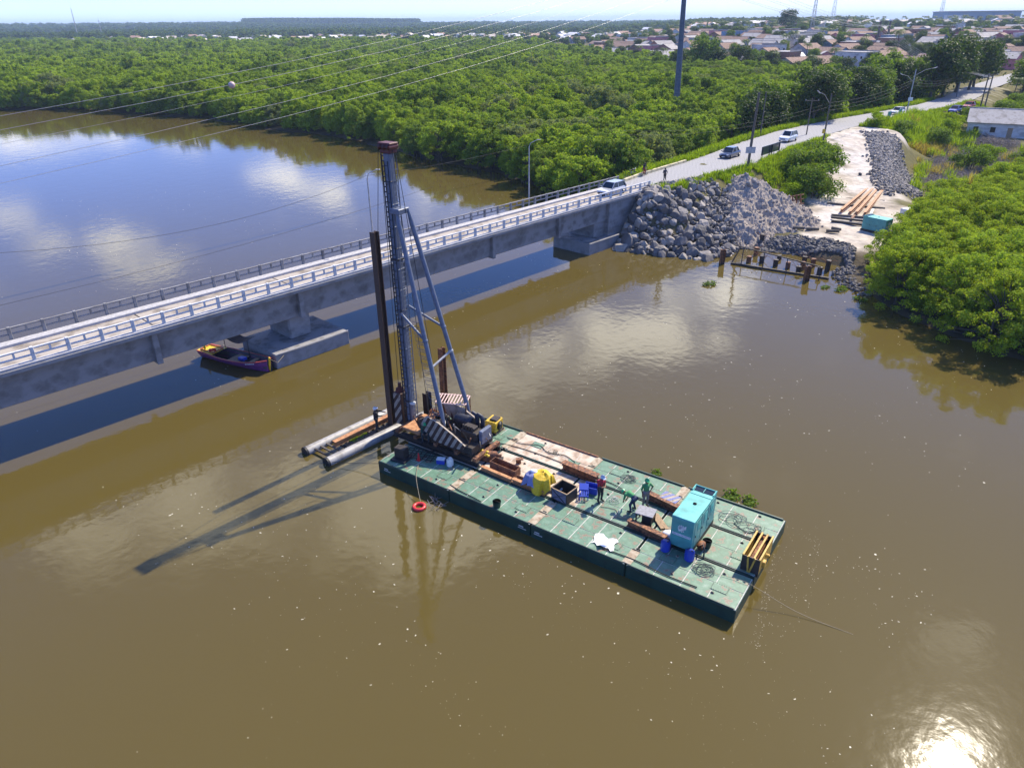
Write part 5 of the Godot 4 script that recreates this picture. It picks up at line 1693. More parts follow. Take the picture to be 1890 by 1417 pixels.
func make_rig() -> void:
	var t := bt("pile_driver", "pile driving rig with a tall blue grey mast and two raking stays", "pile driver", 0, 0, 0.0)
	var P := func(u: float, vv: float, y: float) -> Vector3: return Vector3(u, y, -vv)
	var mb: Mb
	# skids and frame
	for v0 in [2.85, 5.0]:
		mb = Mb.new()
		h_beam(mb, P.call(-1.3, v0, 1.14), P.call(5.4, v0, 1.14), 0.3, 0.34)
		part(t, "skid_beam", mb, M.steel_dark)
	for u in [-0.9, 0.6, 2.2, 3.8, 5.2]:
		mb = Mb.new()
		mb.bar(P.call(u, 2.7, 1.42), P.call(u, 5.15, 1.42), 0.25, 0.22, Vector3.UP, 0.01)
		part(t, "cross_beam", mb, M.rust)
	for l in [[0.9, 4.9, 1.75, 0.5], [-0.6, 0.85, 1.62, 0.2]]:
		mb = Mb.new()
		mb.box(P.call((l[0] + l[1]) / 2, 3.95, l[2]), Vector3(l[1] - l[0], l[3], 2.1), 0.03)
		part(t, "bed_plate", mb, M.steel_dark if l[0] > 0 else M.rust_bright)
	# crescent side plates with warning stripes
	var plate := [Vector2(-1.7, 0.25), Vector2(-1.45, -0.35), Vector2(-0.6, -0.72), Vector2(0.5, -0.62), Vector2(1.55, -0.35), Vector2(1.75, 0.0), Vector2(0.9, 0.35), Vector2(-0.2, 0.66), Vector2(-1.1, 0.72)]
	mat("stripe_cream", 0.36, 0.3, 0.24, 0.7, 0.0, {"tex": "grime", "scale": 0.8})
	mat("stripe_brown", 0.05, 0.022, 0.016, 0.7)
	for v0 in [2.8, 5.1]:
		var at: Vector3 = P.call(2.75, v0, 2.35)
		mb = Mb.new()
		mb.prism(plate, at, Vector3(1, -0.14, 0), Vector3(0, 1, 0), Vector3(0, 0, 0.05))
		var pl := part(t, "side_plate", mb, M.stripe_cream)
		mb = Mb.new()
		stripes(mb, plate, at + Vector3(0, 0, 0.052 if v0 < 3 else -0.052), Vector3(1, -0.14, 0), Vector3(0, 1, 0), Vector3(0, 0, 0.004), 0.42, 0.55)
		part(pl, "warning_stripes", mb, M.stripe_brown)
	# engine, drums, silencers, radiator
	mb = Mb.new()
	mb.box(P.call(4.1, 4.0, 2.25), Vector3(1.2, 0.6, 0.8), 0.06)
	mb.box(P.call(4.0, 4.0, 2.65), Vector3(0.8, 0.25, 0.5), 0.05)
	for k in 4: mb.cyl(P.call(3.7 + 0.2 * k, 3.7, 2.6), P.call(3.7 + 0.2 * k, 3.7, 2.9), 0.06)
	part(t, "engine", mb, M.steel_dark)
	mb = Mb.new()
	mb.lathe(P.call(2.55, 4.55, 2.62), [[0.3, 0.0], [0.36, 0.03], [0.36, 0.14], [0.33, 0.16], [0.33, 0.7], [0.36, 0.72], [0.36, 0.8], [0.33, 0.82], [0.33, 1.15], [0.28, 1.2]], 16, Vector3.RIGHT)
	part(t, "air_receiver", mb, M.mast_dark)
	for q in [[3.95, 4.75], [4.35, 4.75]]:
		mb = Mb.new()
		mb.tube(PackedVector3Array([P.call(q[0], q[1], 1.9), P.call(q[0], q[1], 2.9), P.call(q[0] - 0.1, q[1], 3.1), P.call(q[0] - 0.4, q[1], 3.2)]), [0.14, 0.14, 0.13, 0.1], 10)
		part(t, "silencer", mb, M.mast_dark)
	mb = Mb.new()
	mb.box(P.call(4.85, 4.3, 2.25), Vector3(0.25, 0.9, 1.0), 0.04)
	part(t, "radiator", mb, M.mast_blue)
	mb = Mb.new()
	mb.lathe(P.call(0.9, 3.2, 2.3), [[0.5, 0.0], [0.5, 0.06], [0.28, 0.07], [0.28, 1.1], [0.5, 1.12], [0.5, 1.18]], 14, Vector3(0, 0, -1))
	part(t, "winch_drum", mb, M.rust)
	mb = Mb.new()
	mb.lathe(P.call(1.75, 3.2, 2.3), [[0.42, 0.0], [0.42, 0.06], [0.22, 0.07], [0.22, 1.1], [0.42, 1.12], [0.42, 1.18]], 14, Vector3(0, 0, -1))
	part(t, "winch_drum", mb, M.steel_dark)
	rng.seed = 19
	for k in 34:  # pipes, levers and hydraulic lines round the engine
		mb = Mb.new()
		var a: Vector3 = P.call(rr(0.3, 5.0), rr(2.9, 5.0), rr(1.7, 2.3))
		var b := a + Vector3(rr(-0.7, 0.7), rr(-0.1, 0.8), rr(-0.6, 0.6))
		mb.tube(PackedVector3Array([a, a.lerp(b, 0.4) + Vector3(0, rr(0.0, 0.3), 0), b]), rr(0.02, 0.05), 6)
		part(t, "hydraulic_line", mb, [M.steel_black, M.rust, M.galv, M.steel_dark][k % 4])
	# mast
	var m0: Vector3 = P.call(-0.95, 4.2, 0.7)
	var m1: Vector3 = P.call(-1.2, 4.32, 18.0)
	mb = Mb.new()
	mb.bar(m0, m1, 0.44, 0.48, Vector3.BACK, 0.05)
	var mast := part(t, "mast", mb, M.mast_blue)
	mb = Mb.new()  # toothed guide strip and rungs down the mast's river side
	for k in 62:
		var q := m0.lerp(m1, (k + 0.5) / 62.0)
		mb.box(q + Vector3(-0.3, 0, 0.08), Vector3(0.14, 0.06, 0.22))
	for s in [-0.02, 0.18]:
		mb.bar(m0 + Vector3(-0.38, 0, s), m1 + Vector3(-0.38, 0, s), 0.05, 0.05)
	part(mast, "guide_rack", mb, M.steel_black)
	mb = Mb.new()  # ladder
	for s in [-0.2, 0.2]: mb.bar(m0 + Vector3(0.36, 0.5, s), m1 + Vector3(0.36, -0.3, s), 0.04, 0.04)
	for k in 56:
		var q := m0.lerp(m1, (k + 2.0) / 60.0)
		mb.bar(q + Vector3(0.36, 0, -0.2), q + Vector3(0.36, 0, 0.2), 0.03, 0.03)
	part(mast, "ladder", mb, M.mast_blue)
	for k in 13:
		mb = Mb.new()
		mb.box(m0.lerp(m1, 0.05 + 0.072 * k), Vector3(0.47, 0.05, 0.51), 0.01)
		part(mast, "flange", mb, M.mast_dark if k % 3 == 0 else M.mast_blue)
	mb = Mb.new()
	for k in 34:
		mb.box(m0.lerp(m1, (k + 0.7) / 35.0) + Vector3(0.05 - 0.1 * (k % 2), 0, 0.26), Vector3(0.18, 0.03, 0.06))
	part(mast, "foot_holds", mb, M.mast_dark).set_meta("kind", "stuff")
	for q in [[0.12, 0.26], [-0.14, 0.27]]:
		mb = Mb.new()
		mb.tube(PackedVector3Array([m0 + Vector3(q[0], 0.6, q[1]), m0.lerp(m1, 0.5) + Vector3(q[0] + 0.03, 0, q[1] + 0.02), m1 + Vector3(q[0], -0.4, q[1])]), 0.022, 5)
		part(mast, "hydraulic_hose", mb, M.rubber)
	for h in [0.13, 0.42, 0.66]:
		mb = Mb.new()
		mb.box(m0.lerp(m1, h), Vector3(0.56, 0.14, 0.6), 0.02)
		part(mast, "collar", mb, M.mast_dark)
	mb = Mb.new()
	mb.lathe(m0.lerp(m1, 0.125) + Vector3(0.38, 0, 0.2), [[0.0, 0], [0.2, 0.02], [0.2, 0.1], [0.0, 0.12]], 10)
	part(mast, "floodlight", mb, M.white_paint)
	# red-brown head with sheaves
	mb = Mb.new()
	mb.box(m1 + Vector3(0, 0.14, 0), Vector3(0.75, 0.28, 0.65), 0.05)
	mb.box(m1 + Vector3(0, 0.5, 0), Vector3(0.9, 0.12, 0.7), 0.03)
	for s in [-0.3, 0.0, 0.3]: mb.lathe(m1 + Vector3(s, 0.34, -0.36), [[0.0, 0], [0.16, 0.01], [0.16, 0.71], [0.0, 0.72]], 10, Vector3.BACK)
	mat("head_red", 0.1, 0.022, 0.022, 0.6, 0.0, {"tex": "grime", "scale": 0.8})
	part(mast, "sheave_head", mb, M.head_red)
	# stays
	var top := m0.lerp(m1, 0.815)
	mb = Mb.new()
	mb.box(top + Vector3(0.45, 0.15, 0), Vector3(0.7, 0.3, 0.9), 0.04)
	part(mast, "stay_bracket", mb, M.mast_blue)
	var f1: Vector3 = P.call(2.55, 3.3, 2.6)
	var f2: Vector3 = P.call(2.9, 5.35, 2.6)
	var t1 := top + Vector3(0.55, 0.05, 0.35)
	var t2 := top + Vector3(0.75, 0.2, -0.35)
	for e in [[f1, t1], [f2, t2]]:
		mb = Mb.new()
		mb.tube(PackedVector3Array([e[0], e[0].lerp(e[1], 0.06), e[0].lerp(e[1], 0.94), e[1]]), [0.06, 0.14, 0.14, 0.07], 12)
		var st := part(t, "raking_stay", mb, M.mast_blue)
		mb = Mb.new()
		mb.lathe(e[0] + Vector3(0, -0.5, 0), [[0.2, 0.0], [0.12, 0.2], [0.08, 0.5]], 8)
		part(st, "stay_foot", mb, M.steel_dark)
		if e[0] == f1:
			mb = Mb.new()
			for k in 26:
				var q: Vector3 = e[0].lerp(e[1], 0.05 + 0.035 * k)
				if k > 13: break
				mb.tube(PackedVector3Array([q + Vector3(-0.1, 0, 0.1), q + Vector3(-0.45, 0.12, 0.3), q + Vector3(-0.42, -0.2, 0.28), q + Vector3(-0.05, -0.3, 0.1)]), 0.018, 4)
			part(st, "step_rungs", mb, M.mast_blue)
	for e in [[m0.lerp(m1, 0.46) + Vector3(0.2, 0.2, 0.3), f1.lerp(t1, 0.42)], [m0.lerp(m1, 0.48) + Vector3(0.2, 0.2, -0.3), f2.lerp(t2, 0.45)], [f1.lerp(t1, 0.29), f2.lerp(t2, 0.33)]]:
		mb = Mb.new()
		mb.tube(PackedVector3Array([e[0], e[1]]), 0.075, 10)
		mb.blob(e[1], Vector3.ONE * 0.17, 8, 6)
		part(t, "stay_brace", mb, M.mast_blue if e[0] != f1.lerp(t1, 0.29) else M.galv)
	# hoist lines
	for e in [[m1 + Vector3(-0.5, 0.2, 0.1), P.call(-1.9, 4.2, 3.4)], [m1 + Vector3(0.4, 0.2, 0.1), P.call(0.9, 3.8, 2.6)], [m1 + Vector3(0.3, 0.2, -0.2), P.call(1.8, 4.0, 2.5)], [m1 + Vector3(-0.45, 0.2, 0.3), P.call(-2.6, 4.3, 13.0)]]:
		mb = Mb.new()
		mb.tube(PackedVector3Array([e[0], e[1]]), 0.018, 5)
		part(t, "hoist_rope", mb, M.cable_dark)
	# drop hammer
	mb = Mb.new()
	mb.box(P.call(-1.85, 4.25, 2.15), Vector3(0.62, 2.3, 0.66), 0.05)
	var ham := part(t, "drop_hammer", mb, M.stripe_brown)
	mb = Mb.new()
	stripes(mb, [Vector2(-0.3, -1.1), Vector2(0.3, -1.1), Vector2(0.3, 1.1), Vector2(-0.3, 1.1)], P.call(-1.85, 4.25, 2.15) + Vector3(0, 0, 0.333), Vector3.RIGHT, Vector3.UP, Vector3(0, 0, 0.004), 0.5, 0.7)
	part(ham, "warning_stripes", mb, M.stripe_cream)
	mb = Mb.new()
	mb.lathe(P.call(-1.85, 4.25, 3.3), [[0.3, 0.0], [0.26, 0.2], [0.12, 0.3], [0.1, 0.6]], 10)
	part(ham, "hammer_cap", mb, M.head_red)
	# slatted sunshade over the controls
	mat("shade_pink", 0.6, 0.42, 0.38, 0.7)
	var sc: Vector3 = P.call(1.75, 5.15, 0)
	var bs := Basis(Vector3.UP, 0.42)
	for q in [[-0.95, -0.55], [0.95, -0.55], [-0.95, 0.55], [0.95, 0.55]]:
		mb = Mb.new()
		var c: Vector3 = sc + bs * Vector3(q[0], 0, q[1])
		mb.cyl(c + Vector3(0, 1.0, 0), c + Vector3(0, 3.35, 0), 0.04)
		part(t, "shade_post", mb, M.rust)
	mb = Mb.new()
	for e in [[-0.95, -0.6, 0.95, -0.6], [-0.95, 0.6, 0.95, 0.6], [-0.95, -0.6, -0.95, 0.6], [0.95, -0.6, 0.95, 0.6]]:
		mb.bar(sc + bs * Vector3(e[0], 3.36, e[1]), sc + bs * Vector3(e[2], 3.36, e[3]), 0.06, 0.05)
	var fr := part(t, "shade_frame", mb, M.shade_pink)
	for k in 9:
		mb = Mb.new()
		mb.bar(sc + bs * Vector3(-0.8 + 0.2 * k, 3.4, -0.62), sc + bs * Vector3(-0.8 + 0.2 * k, 3.4, 0.62), 0.06, 0.03)
		part(fr, "shade_slat", mb, M.shade_pink)
	mb = Mb.new()
	for e in [[1.0, 5.9, 3.4, 5.9], [3.4, 5.9, 3.4, 5.1]]:
		for y in [1.45, 1.95]: mb.bar(P.call(e[0], e[1], y), P.call(e[2], e[3], y), 0.04, 0.04)
	for u in [1.0, 1.8, 2.6, 3.4]: mb.bar(P.call(u, 5.9, 0.96), P.call(u, 5.9, 1.97), 0.04, 0.04)
	part(t, "guard_rail", mb, M.rust)

func make_floats() -> void:
	var t := bt("guide_float", "pair of long steel pontoon tubes with cross slats floating at the barge's end", "float", 0, 0, 0.0)
	var P := func(u: float, vv: float, y: float) -> Vector3: return Vector3(u, y, -vv)
	for e in [[-5.25, -1.15, -4.2, 7.2], [-3.2, -1.25, -2.05, 6.9]]:
		var mb := Mb.new()
		mb.tube(PackedVector3Array([P.call(e[0], e[1], 0.32), P.call(e[2], e[3], 0.32)]), 0.33, 16)
		var tb := part(t, "float_tube", mb, M.float_steel)
		mb = Mb.new()
		mb.tube(PackedVector3Array([P.call(e[0], e[1] - 0.02, 0.32), P.call(e[0] + 0.02, e[1] + 0.12, 0.32)]), 0.36, 16)
		part(tb, "end_cap", mb, M.steel_black)
		mb = Mb.new()
		mb.bar(P.call(e[0] - 0.26, e[1] + 0.2, 0.42), P.call(e[2] - 0.26, e[3], 0.42), 0.06, 0.08)
		part(tb, "rubbing_rail", mb, M.steel_black)
	for k in 17:
		var q := 0.06 + k * 0.053
		var a: Vector3 = P.call(lerpf(-5.0, -4.0, q), lerpf(-1.1, 7.0, q), 0.42)
		var b: Vector3 = P.call(lerpf(-3.4, -2.3, q), lerpf(-1.2, 6.9, q), 0.42)
		var mb := Mb.new()
		mb.bar(a, b, 0.12, 0.1, Vector3.UP, 0.01)
		part(t, "cross_slat", mb, M.pole_wood if k % 3 else M.steel_dark)
	for e in [[-3.55, 0.3], [-3.0, 0.5]]:
		var mb := Mb.new()
		mb.bar(P.call(e[0] + 0.1, 0.6, 0.5), P.call(e[0] + 0.95, 6.6, 0.5), 0.4, 0.06, Vector3.UP, 0.01)
		part(t, "walk_plank", mb, M.steel_dark)
	var hb := Mb.new()
	h_beam(hb, ba(-4.0, 0.2, 0.68), ba(-3.35, 6.0, 0.68), 0.34, 0.34)
	solo("steel_pile", hb, M.rust_bright, "rust brown steel beam laid along the float's cross slats", "steel pile")
	# piles standing in and behind the leads
	var e := [[-2.95, 4.4, -3.0, 13.4, 0.4, "pile_brown", "tall dark brown steel pile held upright beside the mast"], [-1.75, 5.0, -3.0, 7.6, 0.34, "rust", "rust red steel pile standing close behind the mast"], [-0.85, 7.35, -3.0, 5.4, 0.36, "rust", "rust red steel pile standing behind the sunshade"], [-0.85, 5.65, -1.0, 2.85, 0.42, "steel_dark", "short dark steel pile stub between the mast and the sunshade"]]
	for q in e:
		var mb := Mb.new()
		h_beam(mb, ba(q[0], q[1], q[2]), ba(q[0], q[1], q[3]), q[4], q[4], BAV, 0.035)
		solo("upright_pile", mb, M[q[5]], q[6], "steel pile")
	var weed := []
	rng.seed = 3
	for i in 60: weed.append(Transform3D(Basis(Vector3.UP, rr(0, TAU)).scaled(Vector3.ONE * rr(0.12, 0.28)), ba(rr(-3.9, -3.3), rr(1.2, 2.6), 0.4)))
	scatter("float_weed", tuft(9, 20, 0.8, 0.5, 0.08, M.grass), weed, "bright green weed caught on the float's slats", "weed")

func coil(called: String, label: String, u: float, vv: float, r: float, turns: int, m: Material, wild := 0.25, category := "hose") -> void:
	var pts := PackedVector3Array()
	var n := turns * 14
	for i in n:
		var a := TAU * i / 14.0
		var q := r * (0.75 + wild * sin(a * 0.37 + u) + 0.12 * sin(a * 1.7))
		pts.append(ba(u, vv, DECK + 0.04 + 0.012 * (i / 14)) + Vector3(cos(a) * q * 1.1 + wild * r * sin(i * 0.11), 0.02 * sin(a * 3.0) + 0.02, sin(a) * q * 0.85 + wild * r * cos(i * 0.09)))
	var mb := Mb.new()
	mb.tube(pts, 0.015, 5)
	solo(called, mb, m, label, category)

func line_on(called: String, label: String, pts: Array, r: float, m: Material, category := "hose") -> void:
	var curve := Curve3D.new()
	for i in pts.size():
		var p: Vector3 = ba(pts[i][0], pts[i][1], pts[i][2])
		var d := Vector3.ZERO
		if i > 0 and i < pts.size() - 1: d = (ba(pts[i + 1][0], pts[i + 1][1], pts[i + 1][2]) - ba(pts[i - 1][0], pts[i - 1][1], pts[i - 1][2])) * 0.18
		curve.add_point(p, -d, d)
	curve.bake_interval = 0.2
	var mb := Mb.new()
	mb.tube(curve.get_baked_points(), r, 5)
	solo(called, mb, m, label, category)


# ---------------------------------------------------------------- things on the deck
func drape(at_r: float, h: float, seed_: int, skirt: float) -> Mb:  # cloth hung over something round
	var mb := Mb.new()
	var rings := []
	for j in 8:
		var q := j / 7.0
		var ring := PackedVector3Array()
		for k in 26:
			var a := TAU * k / 26.0
			var fold := (1.0 + q * (0.2 * sin(a * 5.0 + seed_) + 0.13 * sin(a * 11.0 + seed_ * 2.0))) * (1.0 + 0.22 * cos(a - 0.6 * seed_))
			var r := at_r * (0.25 + 0.75 * smoothstep(0.0, 0.35, q) + skirt * q) * fold
			ring.append(Vector3(cos(a) * r, h * (1.0 - pow(q, 1.5) * (0.72 + 0.26 * sin(a * 2.0 + seed_)) - 0.06 * sin(a * 3.0 + seed_) * (1.0 - q)), sin(a) * r))
		rings.append(ring)
	for j in 7:
		for k in 26:
			var k2 := (k + 1) % 26
			mb.quad(rings[j][k], rings[j][k2], rings[j + 1][k2], rings[j + 1][k])
	for k in 26: mb.tri(Vector3(0, h * 1.02, 0), rings[0][(k + 1) % 26], rings[0][k])
	return mb

func open_box(mb: Mb, s: Vector3, w: float) -> void:
	mb.box(Vector3(0, w / 2, 0), Vector3(s.x, w, s.z))
	for sd in [-1.0, 1.0]:
		mb.box(Vector3(sd * (s.x / 2 - w / 2), s.y / 2 + w / 2, 0), Vector3(w, s.y - w, s.z), 0.0)
		mb.box(Vector3(0, s.y / 2 + w / 2, sd * (s.z / 2 - w / 2)), Vector3(s.x - 2 * w, s.y - w, w), 0.0)

func make_deck_things() -> void:
	var t: Node3D
	var mb: Mb
	gen_set("barge_generator", ba(18.15, 3.8, DECK + 0.02), -0.6073, Vector3(1.12, 1.98, 3.05), "large teal generator container with a white emblem on the barge", true)
	# steel box on its tray
	t = bt("cable_box", "dark square steel box standing on a tray at the barge's corner", "box", 1.0, 1.05, DECK, 0.15)
	mb = Mb.new(); mb.box(Vector3(0, 0.46, 0), Vector3(0.72, 0.66, 0.5), 0.02); part(t, "case", mb, M.steel_dark)
	mb = Mb.new(); mb.box(Vector3(0.02, 0.07, 0.1), Vector3(1.0, 0.12, 0.9), 0.02); part(t, "tray", mb, M.steel_black)
	# steel grid lying behind it
	t = bt("rebar_mat", "rusty welded bar mat lying on the deck behind the dark box", "bar mat", 1.7, 1.9, DECK + 0.03, 0.3)
	for k in 7:
		mb = Mb.new(); mb.bar(Vector3(-0.9 + 0.3 * k, 0.03, -0.6), Vector3(-0.9 + 0.3 * k, 0.03, 0.6), 0.035, 0.035); part(t, "bar", mb, M.steel_dark)
	for k in 5:
		mb = Mb.new(); mb.bar(Vector3(-1.1, 0.07, -0.5 + 0.25 * k), Vector3(1.1, 0.07, -0.5 + 0.25 * k), 0.035, 0.035); part(t, "bar", mb, M.steel_dark)
	t = bt("traffic_cone", "small orange red cone standing beside the bar mat", "cone", 1.98, 1.45)
	mb = Mb.new(); mb.lathe(Vector3.ZERO, [[0.1, 0.03], [0.03, 0.5], [0.0, 0.51]], 10); part(t, "cone", mb, M.red_plastic)
	mb = Mb.new(); mb.box(Vector3(0, 0.02, 0), Vector3(0.28, 0.04, 0.28), 0.01); part(t, "foot", mb, M.red_plastic)
	t = bt("plastic_jug", "translucent white plastic jug in the rig's shadow", "jug", 3.9, 2.05)
	mb = Mb.new(); mb.lathe(Vector3.ZERO, [[0.19, 0.0], [0.21, 0.03], [0.21, 0.4], [0.14, 0.48], [0.06, 0.5], [0.06, 0.57]], 12); part(t, "body", mb, M.white_paint)
	mb = Mb.new(); mb.tube(PackedVector3Array([Vector3(0.12, 0.45, 0), Vector3(0.14, 0.58, 0), Vector3(0.05, 0.58, 0)]), 0.025, 6); part(t, "handle", mb, M.white_paint)
	t = bt("tool_case", "small blue case with an open white lid in the rig's shadow", "case", 3.3, 1.95, DECK, 0.4)
	mb = Mb.new(); mb.box(Vector3(0, 0.14, 0), Vector3(0.5, 0.28, 0.34), 0.02); part(t, "case", mb, M.blue_plastic)
	mb = Mb.new(); mb.box(Vector3(0, 0.31, 0), Vector3(0.5, 0.05, 0.34), 0.01); part(t, "lid", mb, M.white_paint)
	# yellow power pack
	t = bt("power_pack", "yellow hydraulic power pack at the far edge of the barge", "power pack", 3.7, 6.75, DECK, 0.1)
	mb = Mb.new(); mb.box(Vector3(0, 0.5, 0), Vector3(0.8, 0.75, 1.0), 0.06); part(t, "housing", mb, M.yellow)
	mb = Mb.new(); mb.box(Vector3(0.1, 0.92, 0), Vector3(0.5, 0.14, 0.6), 0.04); part(t, "motor", mb, M.steel_dark)
	mb = Mb.new(); mb.lathe(Vector3(0.42, 0.5, 0), [[0.3, 0.0], [0.3, 0.05], [0.1, 0.06]], 14, Vector3.RIGHT); part(t, "fan_guard", mb, M.steel_black)
	mb = Mb.new(); mb.box(Vector3(0, 0.07, 0), Vector3(0.9, 0.12, 1.1), 0.02); part(t, "base", mb, M.steel_dark)
	t = bt("control_cabinet", "white low control cabinet between the rig and the yellow power pack", "cabinet", 3.5, 5.85, DECK, 0.0)
	mb = Mb.new(); mb.box(Vector3(0, 0.26, 0), Vector3(1.0, 0.5, 0.4), 0.02); part(t, "case", mb, M.white_paint)
	mb = Mb.new(); mb.box(Vector3(0, 0.26, 0.205), Vector3(0.9, 0.4, 0.012), 0.0); part(t, "door", mb, M.white_paint)
	# pump motor and yellow rags
	t = bt("pump_motor", "rust orange pump motor on the deck behind the rig", "pump", 5.75, 4.0, DECK, 0.5)
	mb = Mb.new(); mb.lathe(Vector3(-0.4, 0.32, 0), [[0.2, 0.0], [0.26, 0.05], [0.26, 0.5], [0.2, 0.55], [0.1, 0.6], [0.1, 0.8]], 14, Vector3.RIGHT); part(t, "motor", mb, M.rust)
	mb = Mb.new(); mb.box(Vector3(0, 0.06, 0), Vector3(1.0, 0.1, 0.5), 0.01); part(t, "base", mb, M.steel_dark)
	t = bt("rag_bin", "brown bin heaped with bright yellow raincoats", "bin", 5.2, 3.75, DECK, 0.2)
	mb = Mb.new(); open_box(mb, Vector3(0.8, 0.4, 0.55), 0.03); part(t, "bin", mb, M.rust)
	mb = Mb.new()
	rng.seed = 15
	for k in 12: mb.blob(Vector3(rr(-0.32, 0.32), rr(0.36, 0.52), rr(-0.2, 0.2)), Vector3(rr(0.08, 0.17), rr(0.05, 0.1), rr(0.08, 0.15)), 7, 5)
	part(t, "raincoats", mb, M.yellow)
	# open trough
	t = bt("steel_trough", "open brown steel trough lying on the deck", "trough", 6.95, 3.35, DECK, -0.05)
	mb = Mb.new(); open_box(mb, Vector3(1.85, 0.5, 0.55), 0.03); part(t, "trough", mb, M.rust)
	t = bt("steel_bracket", "small rusty bent bracket standing alone on the dusty deck", "bracket", 7.15, 4.45, DECK, 0.7)
	mb = Mb.new(); mb.box(Vector3(0, 0.2, 0), Vector3(0.3, 0.4, 0.06), 0.01); mb.box(Vector3(0.05, 0.4, 0.12), Vector3(0.42, 0.05, 0.26), 0.01); part(t, "bracket", mb, M.rust)
	t = bt("steel_plate", "brown steel angle plate propped on the beams beside the blue rag", "plate", 8.35, 2.95, DECK + 0.02, 0.0)
	mb = Mb.new(); mb.box(Vector3(0, 0.2, 0), Vector3(0.6, 0.36, 0.04), 0.005); mb.box(Vector3(0, 0.03, 0.15), Vector3(0.6, 0.04, 0.3), 0.005); part(t, "angle", mb, M.rust)
	# loose beams
	var beams := [[5.7, 2.72, 7.9, 2.62, 0.26, "rust brown beam along the seam beside the steel trough"], [7.95, 2.68, 10.2, 2.6, 0.28, "rust brown beam along the seam below the yellow tarpaulin"], [9.6, 5.45, 12.0, 5.3, 0.5, "heavy rust orange beam lying by the worker in red"], [14.95, 5.55, 17.15, 5.2, 0.4, "rust orange beam under the striped plate"], [15.1, 2.82, 17.3, 2.6, 0.36, "rust orange beam in front of the grey table"]]
	for e in beams:
		mb = Mb.new()
		h_beam(mb, ba(e[0], e[1], DECK + 0.02 + e[4] / 2), ba(e[2], e[3], DECK + 0.02 + e[4] / 2), e[4] * 0.85, e[4])
		solo("steel_beam", mb, M.rust if e[0] > 9 else M.rust_bright, e[5], "beam")
	# draped cloths
	t = bt("blue_rag", "grey blue cloth hung over a short post on the deck", "cloth", 9.15, 2.95, DECK)
	part(t, "cloth", drape(0.3, 1.05, 2, 0.9), M.blue_cloth)
	mb = Mb.new(); mb.blob(Vector3(0.05, 1.06, 0), Vector3(0.22, 0.12, 0.18), 9, 6); part(t, "white_bundle", mb, M.white_cloth)
	t = bt("tarpaulin", "bright yellow tarpaulin draped over gear on the deck", "tarpaulin", 9.85, 3.0, DECK)
	mat("tarp_yellow", 0.7, 0.46, 0.015, 0.6, 0.0, {"tex": "mottle", "scale": 1.2})
	part(t, "cloth", drape(0.52, 1.15, 5, 0.25), M.tarp_yellow)
	t = bt("cement_sack", "pale crumpled sack beside the yellow tarpaulin", "sack", 10.45, 3.35, DECK, 0.6)
	mb = Mb.new(); mb.blob(Vector3(0, 0.16, 0), Vector3(0.38, 0.16, 0.24), 10, 6); part(t, "sack", mb, M.white_cloth)
	# crate
	t = bt("tool_crate", "open dark crate with a crossed brace on its side standing on the seam", "crate", 11.15, 3.0, DECK, -0.12)
	mb = Mb.new(); open_box(mb, Vector3(1.05, 0.72, 0.95), 0.04); part(t, "box", mb, M.steel_dark)
	mat("crate_panel", 0.16, 0.15, 0.2, 0.8, 0.0, {"tex": "mottle", "scale": 0.8})
	mb = Mb.new(); mb.box(Vector3(0, 0.38, 0.478), Vector3(0.94, 0.6, 0.012)); part(t, "side_panel", mb, M.crate_panel)
	mb = Mb.new()
	mb.bar(Vector3(-0.47, 0.08, 0.49), Vector3(0.47, 0.68, 0.49), 0.02, 0.06, Vector3.BACK); mb.bar(Vector3(-0.47, 0.68, 0.492), Vector3(0.47, 0.08, 0.492), 0.02, 0.06, Vector3.BACK)
	part(t, "cross_brace", mb, M.steel_black)
	mb = Mb.new()
	for sd in [-1.0, 1.0]:
		mb.bar(Vector3(-0.54, 0.73, sd * 0.485), Vector3(0.54, 0.73, sd * 0.485), 0.05, 0.05); mb.bar(Vector3(sd * 0.535, 0.73, -0.46), Vector3(sd * 0.535, 0.73, 0.46), 0.05, 0.05)
	part(t, "rim", mb, M.wood)
	# blue plastic chair and tub
	t = bt("plastic_chair", "royal blue slatted plastic chair tipped over on the deck", "chair", 11.95, 3.75, DECK, 0.5)
	mb = Mb.new()
	for k in 6: mb.box(Vector3(-0.22 + 0.09 * k, 0.3, 0.15), Vector3(0.05, 0.03, 0.5), 0.008)
	mb.box(Vector3(0, 0.3, -0.12), Vector3(0.54, 0.04, 0.06), 0.01); mb.box(Vector3(0, 0.3, 0.42), Vector3(0.54, 0.04, 0.06), 0.01)
	part(t, "backrest", mb, M.blue_plastic)
	mb = Mb.new(); mb.box(Vector3(0, 0.42, -0.3), Vector3(0.52, 0.05, 0.46), 0.02, Basis(Vector3.RIGHT, 0.35)); part(t, "seat", mb, M.blue_plastic)
	for q in [[-0.24, -0.5], [0.24, -0.5], [-0.24, 0.36], [0.24, 0.36]]:
		mb = Mb.new(); mb.bar(Vector3(q[0], 0.0, q[1]), Vector3(q[0] * 0.9, 0.42, q[1] * 0.85), 0.05, 0.05); part(t, "leg", mb, M.blue_plastic)
	t = bt("plastic_tub", "royal blue plastic tub behind the tipped chair", "tub", 12.1, 4.35, DECK, 0.2)
	mb = Mb.new(); open_box(mb, Vector3(0.8, 0.4, 0.5), 0.03); part(t, "tub", mb, M.blue_plastic)
	mb = Mb.new(); mb.box(Vector3(0, 0.41, 0.26), Vector3(0.84, 0.04, 0.05), 0.01); mb.box(Vector3(0, 0.41, -0.26), Vector3(0.84, 0.04, 0.05), 0.01); part(t, "rim", mb, M.blue_plastic)
	t = bt("tool_pile", "small heap of tools and a glove at the end of the heavy beam", "tools", 12.25, 5.25, DECK)
